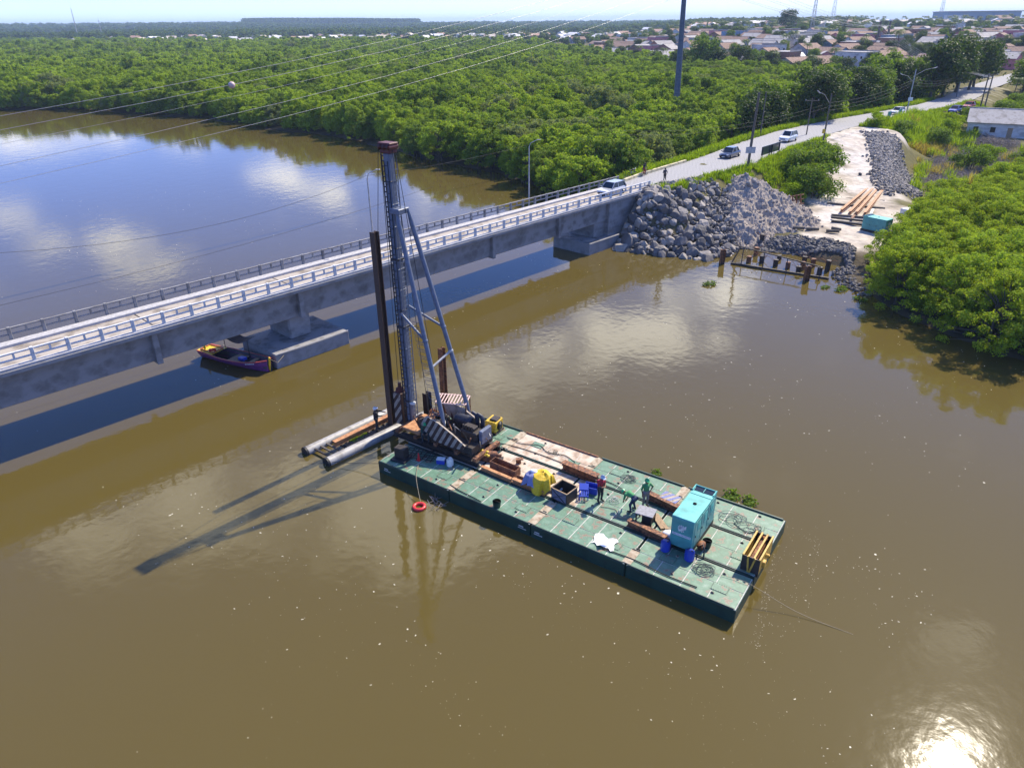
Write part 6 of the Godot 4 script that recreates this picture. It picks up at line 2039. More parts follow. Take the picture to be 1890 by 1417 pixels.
	mb = Mb.new()
	for k in 9: mb.bar(Vector3(rr(-0.3, 0.3), 0.08 + 0.03 * k, rr(-0.2, 0.2)), Vector3(rr(-0.4, 0.4), 0.1 + 0.03 * k, rr(-0.3, 0.3)), 0.07, 0.05)
	part(t, "tools", mb, M.steel_dark)
	# grey table
	t = bt("work_table", "grey topped steel table standing on the deck", "table", 15.75, 3.5, DECK, 0.12)
	mb = Mb.new(); mb.box(Vector3(0, 0.72, 0), Vector3(0.95, 0.04, 0.8), 0.01)
	mat("table_grey", 0.24, 0.24, 0.27, 0.6, 0.0, {"tex": "mottle", "scale": 0.8})
	part(t, "table_top", mb, M.table_grey)
	for q in [[-0.4, -0.33], [0.4, -0.33], [-0.4, 0.33], [0.4, 0.33]]:
		mb = Mb.new(); mb.box(Vector3(q[0], 0.35, q[1]), Vector3(0.06, 0.7, 0.06)); part(t, "leg", mb, M.steel_dark)
	mb = Mb.new(); mb.box(Vector3(0.12, 0.3, 0.0), Vector3(0.5, 0.6, 0.5), 0.02); part(t, "drawer_box", mb, M.steel_black)
	for e in [[15.75, 4.35, 16.75, 3.45, "upper of two rough planks leaning beside the grey table"], [15.95, 4.42, 16.95, 3.55, "lower of two rough planks lying beside the grey table"]]:
		mb = Mb.new(); mb.bar(ba(e[0], e[1], DECK + 0.09), ba(e[2], e[3], DECK + 0.06), 0.2, 0.05, Vector3.UP, 0.005)
		solo("plank", mb, M.wood, e[4], "plank")
	t = bt("striped_plate", "cream and dark diagonally striped plate lying on a beam", "plate", 16.15, 5.75, DECK + 0.36, -0.1)
	mb = Mb.new(); mb.box(Vector3(0, 0.04, 0), Vector3(1.0, 0.05, 0.7), 0.005); part(t, "plate", mb, M.stripe_cream)
	mb = Mb.new(); stripes(mb, [Vector2(-0.5, -0.35), Vector2(0.5, -0.35), Vector2(0.5, 0.35), Vector2(-0.5, 0.35)], Vector3(0, 0.068, 0), Vector3.RIGHT, Vector3.FORWARD, Vector3(0, 0.003, 0), 0.36, 0.5); part(t, "warning_stripes", mb, M.blue_cloth)
	t = bt("cement_sack", "white sack leaning on the teal generator", "sack", 17.25, 3.05, DECK, 0.2)
	mb = Mb.new(); mb.blob(Vector3(0, 0.2, 0), Vector3(0.34, 0.2, 0.28), 10, 6); part(t, "sack", mb, M.white_cloth)
	# crumpled sheet
	mb = Mb.new()
	var c0 := []
	for j in 6:
		var row := []
		for i in 7:
			row.append(ba(14.2 + 1.15 * i / 6.0 + 0.1 * sin(j * 1.3), 0.45 + 0.85 * j / 5.0 + 0.12 * sin(i * 1.7), DECK + 0.05 + 0.12 * absf(noise.get_noise_2d(i * 70.0, j * 70.0)) + (0.16 if i == 3 and j < 3 else 0.0)))
		c0.append(row)
	for j in 5:
		for i in 6: mb.quad(c0[j][i], c0[j][i + 1], c0[j + 1][i + 1], c0[j + 1][i])
	solo("paper_sheet", mb, M.white_cloth, "crumpled white sheet lying near the barge's river edge", "sheet")
	# buckets, drums
	for e in [[8.55, 0.3, "hull_green", "dark green bucket at the barge's river edge"], [19.1, 3.45, "hull_green", "dark open bucket beside the generator's hoses"], [17.5, 2.05, "blue_plastic", "blue plastic drum in the generator's shadow by the white sack"], [18.75, 2.05, "blue_plastic", "blue plastic drum at the generator's front corner"]]:
		var drum: bool = e[2] == "blue_plastic"
		t = bt("plastic_drum" if drum else "bucket", e[3], "drum" if drum else "bucket", e[0], e[1])
		mb = Mb.new()
		if drum: mb.lathe(Vector3.ZERO, [[0.2, 0.0], [0.24, 0.04], [0.24, 0.22], [0.255, 0.25], [0.24, 0.28], [0.24, 0.5], [0.18, 0.56], [0.0, 0.56]], 14)
		else: mb.tube(PackedVector3Array([Vector3(0, 0.0, 0), Vector3(0, 0.38, 0), Vector3(0, 0.38, 0), Vector3(0, 0.05, 0)]), [0.19, 0.24, 0.22, 0.17], 14)
		part(t, "body", mb, M[e[2]])
		mb = Mb.new()
		if drum: mb.lathe(Vector3(0.1, 0.56, 0), [[0.04, 0.0], [0.04, 0.03], [0.0, 0.03]], 8)
		else: mb.tube(PackedVector3Array([Vector3(-0.23, 0.36, 0), Vector3(-0.15, 0.46, 0.1), Vector3(0.15, 0.46, 0.1), Vector3(0.23, 0.36, 0)]), 0.012, 5)
		part(t, "cap" if drum else "handle", mb, M.steel_dark)
	# pump clutter under the generator's side
	t = bt("water_pump", "small brown water pump with bent pipes beside the generator", "pump", 18.95, 3.0, DECK)
	mb = Mb.new(); mb.lathe(Vector3(0, 0.25, -0.3), [[0.14, 0.0], [0.2, 0.05], [0.2, 0.35], [0.1, 0.4]], 12, Vector3.BACK); part(t, "motor", mb, M.rust)
	mb = Mb.new(); mb.tube(PackedVector3Array([Vector3(0, 0.3, 0.1), Vector3(0.15, 0.55, 0.2), Vector3(0.3, 0.4, 0.35), Vector3(0.35, 0.05, 0.5)]), 0.04, 7); part(t, "outlet_pipe", mb, M.steel_black)
	# yellow winch hung at the end of the middle row
	t = bt("yellow_winch", "yellow rust stained mooring winch at the barge's end", "winch", 21.42, 3.85, DECK - 0.15)
	for sd in [-1.0, 1.0]:
		mb = Mb.new(); mb.box(Vector3(0, 0.5, sd * 1.02), Vector3(0.85, 1.0, 0.06), 0.01); part(t, "end_plate", mb, M.steel_dark)
		mb = Mb.new(); mb.box(Vector3(sd * 0.4, 0.55, 0), Vector3(0.06, 0.86, 1.96), 0.01); part(t, "side_plate", mb, M.yellow_worn)
	for x in [-0.38, -0.12, 0.14, 0.4]:
		mb = Mb.new(); mb.bar(Vector3(x, 1.02, -1.06), Vector3(x, 1.02, 1.06), 0.09, 0.07, Vector3.UP, 0.01); part(t, "top_bar", mb, M.yellow_worn)
	mb = Mb.new(); mb.lathe(Vector3(0.0, 0.6, -0.95), [[0.36, 0.0], [0.36, 0.05], [0.2, 0.06], [0.2, 1.84], [0.36, 1.85], [0.36, 1.9]], 14, Vector3.BACK); part(t, "drum", mb, M.rust)
	mb = Mb.new(); mb.bar(Vector3(-0.15, 1.05, 1.07), Vector3(-0.05, 0.1, 1.08), 0.05, 0.08); mb.bar(Vector3(0.2, 1.05, 1.07), Vector3(0.0, 0.1, 1.08), 0.05, 0.08); part(t, "brace", mb, M.yellow_worn)
	mb = Mb.new(); mb.box(Vector3(0.48, 0.45, 0.45), Vector3(0.18, 0.35, 0.3), 0.03); mb.lathe(Vector3(0.42, 0.7, 0.1), [[0.1, 0.0], [0.1, 0.18], [0.0, 0.2]], 10, Vector3.RIGHT); part(t, "gearbox", mb, M.yellow_worn)
	# hoses and lines
	coil("hose_coil", "grey hose coil on the far row near the green shirted worker", 13.3, 6.6, 0.36, 6, M.hose)
	coil("hose_coil", "loose grey hose tangle at the far corner behind the generator", 19.5, 6.3, 0.5, 5, M.hose, 0.5)
	coil("hose_coil", "thin dark hose tangle near the barge's far end corner", 20.7, 5.95, 0.38, 4, M.hose, 0.6)
	coil("rope_coil", "coil of grey rope on the near row beside the generator's shadow", 19.6, 1.75, 0.42, 7, M.hose, 0.3, "rope")
	coil("cable_coil", "small loop of black cable on the dusty far row", 8.3, 6.6, 0.22, 3, M.rubber, 0.4, "cable")
	coil("hose_coil", "pale hose loops at the feet of the worker in red", 13.5, 4.3, 0.28, 3, M.galv, 0.3)
	line_on("deck_cable", "long dark cable running from the rig down the far row", [[4.6, 5.6, 0.99], [6.2, 5.9, 0.99], [8.4, 5.95, 0.99], [11.2, 5.75, 0.99], [13.0, 5.6, 1.0], [13.9, 5.2, 1.05]], 0.025, M.rubber, "cable")
	line_on("deck_cable", "second dark cable curling over the dusty far row", [[4.9, 6.5, 0.99], [6.0, 6.35, 0.99], [7.1, 6.8, 0.99], [8.0, 6.4, 0.99], [9.0, 6.7, 0.99], [9.9, 6.35, 0.99]], 0.022, M.rubber, "cable")
	line_on("deck_hose", "thin hose wandering between the two bent workers", [[13.2, 3.4, 0.99], [14.0, 3.6, 0.99], [14.4, 3.1, 0.99], [15.0, 3.3, 0.99], [15.6, 2.9, 0.99]], 0.02, M.rope, "hose")
	line_on("deck_hose", "grey hose snaking from the tangle to the winch", [[19.6, 6.0, 0.99], [20.4, 5.6, 0.99], [20.9, 5.9, 0.99], [21.2, 5.2, 1.0], [21.4, 4.6, 1.2]], 0.022, M.hose, "hose")
	line_on("edge_rope", "dark rope lying along the near edge of the first pontoons", [[5.2, 0.45, 1.0], [6.0, 0.3, 1.0], [7.0, 0.22, 1.0], [7.6, 0.14, 1.0]], 0.03, M.rubber, "rope")
	line_on("edge_rope", "dark rope lying along the near edge under the generator's shadow", [[14.9, 0.4, 1.0], [16.6, 0.5, 1.0], [18.2, 0.35, 1.0], [19.8, 0.4, 1.0]], 0.03, M.rubber, "rope")
	line_on("mooring_line", "thin mooring line running from the rope coil out over the water", [[19.9, 1.7, 1.0], [21.0, 1.9, 1.02], [21.8, 1.95, 1.0], [24.0, 2.12, 0.35], [26.3, 2.3, 0.2]], 0.01, M.rope, "rope")
	line_on("stern_line", "thin dark line from the float tube to the barge corner", [[-3.2, -1.2, 0.4], [-1.6, -0.5, 0.5], [0.05, 0.0, 0.8]], 0.015, M.cable_dark, "rope")
	line_on("buoy_line", "thin pale line from the deck down to the lifebuoy", [[2.3, 1.1, 1.0], [3.1, -0.05, 0.98], [4.25, -1.05, 0.3]], 0.016, M.rope, "rope")
	# lifebuoy
	t = bt("lifebuoy", "red lifebuoy floating beside the barge", "lifebuoy", 4.4, -1.35, 0.26)
	var ring := PackedVector3Array()
	for k in 25: ring.append(Vector3(cos(TAU * k / 24.0) * 0.3, 0, sin(TAU * k / 24.0) * 0.3))
	mb = Mb.new(); mb.tube(ring, 0.1, 10, false); part(t, "ring", mb, M.red_plastic)
	# drifting twigs by the buoy
	mb = Mb.new()
	rng.seed = 44
	for k in 26:
		var a := ba(rr(4.6, 5.6), rr(-1.2, -0.3), rr(0.2, 0.35))
		mb.tube(PackedVector3Array([a, a + Vector3(rr(-0.4, 0.4), rr(0.0, 0.3), rr(-0.4, 0.4))]), 0.015, 4)
	var tw := solo("drift_twigs", mb, M.dead_twig, "dark drifting twigs gathered between lifebuoy and barge", "twigs")
	tw.set_meta("kind", "stuff")


# ---------------------------------------------------------------- floating plants and foam
func make_floating() -> void:
	rng.seed = 61
	var clump := Mb.new()
	leaves(clump, [[Vector3(0, 0.1, 0), Vector3(0.5, 0.14, 0.4)], [Vector3(0.4, 0.08, 0.15), Vector3(0.3, 0.1, 0.25)], [Vector3(-0.35, 0.08, -0.1), Vector3(0.25, 0.12, 0.3)]], 150, 0.16, 3, 0.9, 0.4)
	var cm := clump.mesh(M.leaf_mid)
	var spots := [[8.5, -35.5, 0.8, "clump of water hyacinth against the barge's far side near the workers"], [12.3, -33.1, 1.2, "long clump of water hyacinth against the barge's far side by the generator"], [13.2, -32.6, 1.0, "end clump of water hyacinth beyond the generator"], [20.3, -69.7, 1.3, "lone clump of water hyacinth drifting off the boulders"], [33.5, -64.8, 1.2, "clump of water hyacinth off the mangrove shore"], [32.9, -67.7, 1.3, "clump of water hyacinth beside the railing's end"], [31.6, -68.4, 0.9, "small clump of water hyacinth near the rusty guide pile"]]
	for s in spots:
		var o := thing("water_hyacinth", s[3], "water plant", Vector3(s[0], 0.0, s[1]), rr(0, TAU))
		part(o, "leaves", cm).scale = Vector3.ONE * s[2]
	# flecks of foam and litter
	var fleck := Mb.new()
	var ps := []
	for k in 7: ps.append(Vector3(cos(TAU * k / 7.0) * (0.7 + 0.3 * sin(k * 2.3)), 0, sin(TAU * k / 7.0) * (0.6 + 0.3 * cos(k * 1.7))))
	for k in 7: fleck.tri(Vector3(0, 0.25, 0), ps[(k + 1) % 7], ps[k])
	var xf := []
	var fn := FastNoiseLite.new()
	fn.seed = 8
	fn.frequency = 0.05
	for i in 15000:
		var z := rr(-120.0, -9.0)
		var x := z * rr(-0.8, 0.8)
		if fn.get_noise_2d((x + z) * 0.35, (x - z) * 1.6) + 0.2 * smoothstep(0.0, 20.0, x) - 0.06 < rr(-0.15, 0.5): continue
		if river_land(x, z) > -0.6: continue
		var q := Vector3(x, 0, z) - BA0
		var u := q.dot(BAU)
		var w := q.dot(BAV)
		if u > -0.2 and u < 22.2 and w > -0.2 and w < 8.0: continue
		var s := (0.009 + 0.045 * pow(rng.randf(), 4.0) + (0.03 if rng.randf() < 0.02 else 0.0)) * lerpf(0.8, 1.5, clampf(-z / 80.0, 0, 1))
		xf.append(Transform3D(Basis(Vector3.UP, rr(0, TAU)).scaled(Vector3(s * rr(0.8, 1.8), s * 0.2, s)), Vector3(x, 0.004, z)))
	# streaks of fine foam round the barge's end and the drift by the buoy
	for i in 260:
		var k := rng.randf()
		var lane := rr(0.0, 6.0)
		var p := ba(22.1 + lane * 0.28 + 0.5 * sin(k * 5.0 + lane), lerpf(-1.0, 8.5, k) + rr(-0.2, 0.2), 0.0)
		var s := rr(0.006, 0.02)
		xf.append(Transform3D(Basis(Vector3.UP, rr(0, TAU)).scaled(Vector3(s * 1.5, s * 0.2, s)), Vector3(p.x, 0.004, p.z)))
	scatter("floating_foam", fleck.mesh(M.foam), xf, "scattered flecks of pale foam drifting on the brown river", "foam")


# ---------------------------------------------------------------- vehicles
func ring_loft(mb: Mb, rings: Array) -> void:
	for i in rings.size() - 1:
		var m: int = rings[i].size()
		for k in m:
			var k2 := (k + 1) % m
			mb.quad(rings[i][k], rings[i][k2], rings[i + 1][k2], rings[i + 1][k])
	var last: int = rings.size() - 1
	for k in range(1, rings[0].size() - 1):
		mb.tri(rings[0][0], rings[0][k + 1], rings[0][k])
		mb.tri(rings[last][0], rings[last][k], rings[last][k + 1])

func section(x: float, w: float, y0: float, y1: float, top: float) -> Array:  # ring in the plane across x
	return [Vector3(x, y0, -w * 0.92), Vector3(x, y0, w * 0.92), Vector3(x, lerpf(y0, y1, 0.35), w), Vector3(x, lerpf(y0, y1, 0.75), w), Vector3(x, y1, w * top), Vector3(x, y1, -w * top), Vector3(x, lerpf(y0, y1, 0.75), -w), Vector3(x, lerpf(y0, y1, 0.35), -w)]

func car(label: String, at: Vector3, turn: float, paint: Material, tall := 1.0, sedan := false, length := 4.1) -> void:
	var t := thing("car", label, "car", at, turn)
	var h := length / 2
	var bw := 0.88
	var belt := 0.86 * tall
	var st := [[-h, 0.68, 0.38, belt * 0.78], [-h + 0.18, 0.82, 0.26, belt * 0.98], [-h + 0.7, bw, 0.22, belt + 0.02], [0.1, bw, 0.2, belt], [h - 1.15, bw, 0.22, belt - 0.02], [h - 0.45, 0.85, 0.24, belt - 0.12], [h - 0.12, 0.78, 0.28, belt - 0.22], [h, 0.62, 0.36, belt - 0.34]]
	var mb := Mb.new()
	var rings := []
	for s in st: rings.append(section(s[0], s[1], s[2], s[3], 0.88))
	ring_loft(mb, rings)
	part(t, "body", mb, paint)
	var back := -h + (0.75 if sedan else 0.12)
	var roof := belt + 0.58 * tall
	var cab := [[back, 0.78, belt - 0.1, belt + 0.02], [back + 0.42, 0.72, belt - 0.1, roof - 0.04], [0.0, 0.74, belt - 0.1, roof], [0.35, 0.72, belt - 0.1, roof - 0.03], [h - 1.1, 0.76, belt - 0.1, belt + 0.0]]
	mb = Mb.new()
	rings = []
	for s in cab: rings.append([Vector3(s[0], s[2], -s[1] - 0.06), Vector3(s[0], s[2], s[1] + 0.06), Vector3(s[0], s[3], s[1] * 0.86), Vector3(s[0], s[3], -s[1] * 0.86)])
	ring_loft(mb, rings)
	part(t, "glasshouse", mb, M.glass_dark)
	mb = Mb.new()
	mb.prism([Vector2(back + 0.4, -0.64), Vector2(0.38, -0.64), Vector2(0.38, 0.64), Vector2(back + 0.4, 0.64)], Vector3(0, roof - 0.005, 0), Vector3.RIGHT, Vector3.FORWARD, Vector3(0, 0.022, 0))
	part(t, "roof", mb, paint)
	mb = Mb.new()
	for sd in [-1.0, 1.0]:
		mb.bar(Vector3(0.36, roof - 0.03, sd * 0.64), Vector3(h - 1.1, belt, sd * 0.77), 0.07, 0.06)
		mb.bar(Vector3(back + 0.42, roof - 0.04, sd * 0.64), Vector3(back + 0.02, belt, sd * 0.78), 0.1, 0.08)
		mb.bar(Vector3(-0.25, roof - 0.02, sd * 0.655), Vector3(-0.25, belt, sd * 0.81), 0.06, 0.05)
	part(t, "pillars", mb, paint)
	for x in [-h + 0.78, h - 0.82]:
		for sd in [-1.0, 1.0]:
			mb = Mb.new()
			mb.lathe(Vector3(x, 0.31, sd * 0.72), [[0.2, 0.0], [0.31, 0.01], [0.31, 0.17], [0.2, 0.18], [0.19, 0.16], [0.0, 0.16]], 16, Vector3(0, 0, sd))
			var wh := part(t, "wheel", mb, M.rubber)
			mb = Mb.new()
			mb.lathe(Vector3(x, 0.31, sd * 0.9), [[0.19, -0.01], [0.17, 0.01], [0.0, 0.015]], 12, Vector3(0, 0, sd))
			part(wh, "rim", mb, M.galv)
	for sd in [-1.0, 1.0]:
		mb = Mb.new(); mb.box(Vector3(h - 0.1, belt - 0.27, sd * 0.56), Vector3(0.12, 0.14, 0.3), 0.03); part(t, "headlight", mb, M.white_paint)
		mb = Mb.new(); mb.box(Vector3(-h + 0.06, belt - 0.12, sd * 0.62), Vector3(0.1, 0.2, 0.14), 0.02); part(t, "tail_light", mb, M.red_plastic)
		mb = Mb.new(); mb.box(Vector3(h - 1.25, belt + 0.06, sd * 0.98), Vector3(0.12, 0.12, 0.18), 0.03); part(t, "mirror", mb, paint)
	mb = Mb.new(); mb.box(Vector3(h + 0.0, belt - 0.45, 0), Vector3(0.06, 0.16, 0.9), 0.02); part(t, "grille", mb, M.steel_black)
	mb = Mb.new(); mb.box(Vector3(h + 0.03, belt - 0.56, 0), Vector3(0.02, 0.11, 0.38), 0.005); part(t, "number_plate", mb, M.white_paint)

func two_wheeler(called: String, label: String, category: String, at: Vector3, turn: float, motor: bool) -> Node3D:
	var t := thing(called, label, category, at, turn)
	var r := 0.3 if motor else 0.33
	for x in [-0.58, 0.58]:
		var ring := PackedVector3Array()
		for k in 21: ring.append(Vector3(x + cos(TAU * k / 20.0) * (r - 0.04), r + sin(TAU * k / 20.0) * (r - 0.04), 0))
		var mb := Mb.new(); mb.tube(ring, 0.055 if motor else 0.025, 6, false)
		var w := part(t, "wheel", mb, M.rubber)
		mb = Mb.new()
		for k in 8: mb.bar(Vector3(x, r, 0), Vector3(x + cos(TAU * k / 8.0) * (r - 0.05), r + sin(TAU * k / 8.0) * (r - 0.05), 0), 0.015, 0.015)
		part(w, "spokes", mb, M.galv)
	var fm := Mb.new()
	var paint: Material = M.steel_black if motor else M.red_plastic
	fm.tube(PackedVector3Array([Vector3(-0.58, r, 0), Vector3(-0.15, 0.75, 0), Vector3(0.42, 0.78, 0)]), 0.03, 6)
	fm.tube(PackedVector3Array([Vector3(-0.15, 0.75, 0), Vector3(-0.05, 0.32, 0), Vector3(0.42, 0.7, 0)]), 0.03, 6)
	part(t, "frame", fm, paint)
	var fk := Mb.new(); fk.tube(PackedVector3Array([Vector3(0.58, r, 0), Vector3(0.42, 0.8, 0), Vector3(0.36, 1.0, 0)]), 0.03, 6); part(t, "fork", fk, M.galv)
	var hb := Mb.new(); hb.tube(PackedVector3Array([Vector3(0.24, 1.03, -0.3), Vector3(0.37, 1.0, 0), Vector3(0.24, 1.03, 0.3)]), 0.02, 6); part(t, "handlebar", hb, M.steel_black)
	var se := Mb.new(); se.box(Vector3(-0.25, 0.82, 0), Vector3(0.62 if motor else 0.26, 0.1, 0.2), 0.03); part(t, "seat", se, M.rubber)
	if motor:
		var tk := Mb.new(); tk.blob(Vector3(0.14, 0.84, 0), Vector3(0.25, 0.13, 0.15), 9, 6); part(t, "tank", tk, M.steel_black)
		var en := Mb.new(); en.box(Vector3(-0.02, 0.42, 0), Vector3(0.42, 0.34, 0.26), 0.05); part(t, "engine", en, M.galv)
		var li := Mb.new(); li.blob(Vector3(0.5, 0.92, 0), Vector3(0.09, 0.1, 0.1), 8, 6); part(t, "headlight", li, M.chrome)
	return t

func make_traffic() -> void:
	mat("paint_silver", 0.5, 0.5, 0.5, 0.3, 0.5, {"coat": 0.8})
	mat("paint_navy", 0.02, 0.035, 0.08, 0.3, 0.2, {"coat": 0.8})
	mat("paint_white", 0.75, 0.75, 0.75, 0.35, 0.0, {"coat": 0.8})
	mat("paint_blue", 0.04, 0.06, 0.35, 0.35, 0.0, {"coat": 0.8})
	mat("paint_red", 0.35, 0.03, 0.03, 0.35, 0.0, {"coat": 0.8})
	var dir := atan2(-BRS.z, BRS.x) + PI  # towards the bridge
	car("silver hatchback driving onto the bridge", br(64.3, 1.85, 5.6), dir, M.paint_silver)
	car("dark blue sedan coming down the road towards the bridge", Vector3(33.6, 5.52, -113.0), dir + 0.05, M.paint_navy, 1.0, true, 4.4)
	car("white sport utility car following the dark sedan", Vector3(48.0, 5.48, -128.8), dir, M.paint_white, 1.18, false, 4.3)
	car("white hatchback far up the road in the trees' shade", Vector3(86.5, 5.28, -169.0), dir - 0.1, M.paint_white)
	car("bright blue car parked at the roadside by the tall grass", Vector3(100.3, 5.28, -170.8), dir - 0.1, M.paint_blue)
	car("red car parked under the roadside bush", Vector3(108.5, 5.25, -179.6), dir - 0.1, M.paint_red)
	two_wheeler("motorcycle", "black motorcycle parked by the yellow kerb at the bridge end", "motorcycle", Vector3(16.4, 5.55, -98.3), 0.6, true)
	var cy := two_wheeler("bicycle", "red bicycle ridden past the yellow kerb", "bicycle", Vector3(18.1, 5.56, -98.6), 0.85, false)
	var J := standing()
	J.merge({"pelvis": Vector3(0, 0.95, 0), "waist": Vector3(0, 1.07, 0.06), "chest": Vector3(0, 1.28, 0.16), "neck": Vector3(0, 1.44, 0.22), "head": Vector3(0, 1.53, 0.27), "crown": Vector3(0, 1.61, 0.26), "nose": Vector3(0, 1.52, 0.38),
		"shoulder_l": Vector3(0.18, 1.36, 0.18), "elbow_l": Vector3(0.26, 1.16, 0.34), "wrist_l": Vector3(0.28, 1.08, 0.5), "palm_l": Vector3(0.28, 1.06, 0.54), "shoulder_r": Vector3(-0.18, 1.36, 0.18), "elbow_r": Vector3(-0.26, 1.16, 0.34), "wrist_r": Vector3(-0.28, 1.08, 0.5), "palm_r": Vector3(-0.28, 1.06, 0.54),
		"hip_l": Vector3(0.1, 0.92, 0.02), "knee_l": Vector3(0.12, 0.68, 0.38), "ankle_l": Vector3(0.12, 0.3, 0.24), "toe_l": Vector3(0.12, 0.26, 0.4), "hip_r": Vector3(-0.1, 0.92, 0.02), "knee_r": Vector3(-0.12, 0.55, 0.3), "ankle_r": Vector3(-0.12, 0.16, 0.18), "toe_r": Vector3(-0.12, 0.13, 0.34)}, true)
	person("rider in black and red on the red bicycle", cy.transform * Vector3(-0.25, 0.0, 0), 0.85 + PI / 2, J, {"shirt": Color(0.02, 0.018, 0.02), "pants": Color(0.15, 0.02, 0.02), "boots": Color(0.02, 0.02, 0.02), "skin": Color(0.2, 0.1, 0.06)})
	# kerb stones along the far side of the road and the low wall on the near side
	var kt := thing("yellow_kerb", "row of worn yellow concrete kerb blocks along the far side of the road", "kerb")
	for k in 7:
		var a := strip_point(71.5 + 2.6 * k, 1.0, -0.15)
		var b := strip_point(71.5 + 2.6 * k + 2.45, 1.0, -0.15)
		var mb := Mb.new(); mb.bar(a + Vector3(0, 0.15, 0), b + Vector3(0, 0.15, 0), 0.35, 0.42, Vector3.UP, 0.04); part(kt, "kerb_block", mb, M.kerb)
	var wt := thing("low_wall", "low grey concrete wall along the road above the boulders", "wall")
	for k in 4:
		var a := strip_point(71.0 + 3.0 * k, -1.0, 0.15)
		var b := strip_point(71.0 + 3.0 * k + 2.9, -1.0, 0.15)
		var mb := Mb.new(); mb.bar(a + Vector3(0, 0.1, 0), b + Vector3(0, 0.1, 0), 0.3, 0.5, Vector3.UP, 0.03); part(wt, "wall_block", mb, M.concrete)


# ---------------------------------------------------------------- poles, wires, signs
func wire(label: String, a: Vector3, b: Vector3, sag: float, r: float, m: Material, group := "") -> void:
	var pts := PackedVector3Array()
	for i in 29:
		var q := i / 28.0
		pts.append(a.lerp(b, q) - Vector3(0, 4.0 * sag * q * (1.0 - q), 0))
	var mb := Mb.new()
	mb.tube(pts, r, 4, false)
	solo("overhead_wire", mb, m, label, "wire", Vector3.ZERO, group)

func pole(called: String, label: String, at: Vector3, h: float, r0: float, r1: float, m: Material, arms := [], group := "", lean := Vector3.ZERO) -> Node3D:
	var t := thing(called, label, "pole", at, 0.0, group)
	var mb := Mb.new()
	mb.tube(PackedVector3Array([Vector3(0, -0.6, 0), lean * 0.5 + Vector3(0, h * 0.5, 0), lean + Vector3(0, h, 0)]), [r0, (r0 + r1) / 2, r1], 10)
	part(t, "shaft", mb, m)
	for a in arms:
		mb = Mb.new()
		mb.bar(lean + Vector3(0, a[0], 0) - a[1], lean + Vector3(0, a[0], 0) + a[1], 0.12, 0.12)
		var cr := part(t, "crossarm", mb, m)
		mb = Mb.new()
		for s in [-0.9, 0.0, 0.9]: mb.lathe(lean + Vector3(0, a[0] + 0.06, 0) + a[1] * s, [[0.05, 0.0], [0.07, 0.08], [0.03, 0.2]], 7)
		part(cr, "insulators", mb, M.concrete_light)
	return t

func street_arm(t: Node3D, y: float, to: Vector3) -> void:
	var mb := Mb.new()
	mb.tube(PackedVector3Array([Vector3(0, y, 0), to * 0.5 + Vector3(0, y + to.y * 0.25, 0), to + Vector3(0, y, 0)]), 0.035, 6)
	part(t, "lamp_arm", mb, M.galv)
	mb = Mb.new()
	mb.box(to + Vector3(0, y, 0), Vector3(0.7, 0.12, 0.25), 0.03, Basis.looking_at(to.normalized()) * Basis(Vector3.UP, PI / 2))
	part(t, "lamp_head", mb, M.concrete_light)

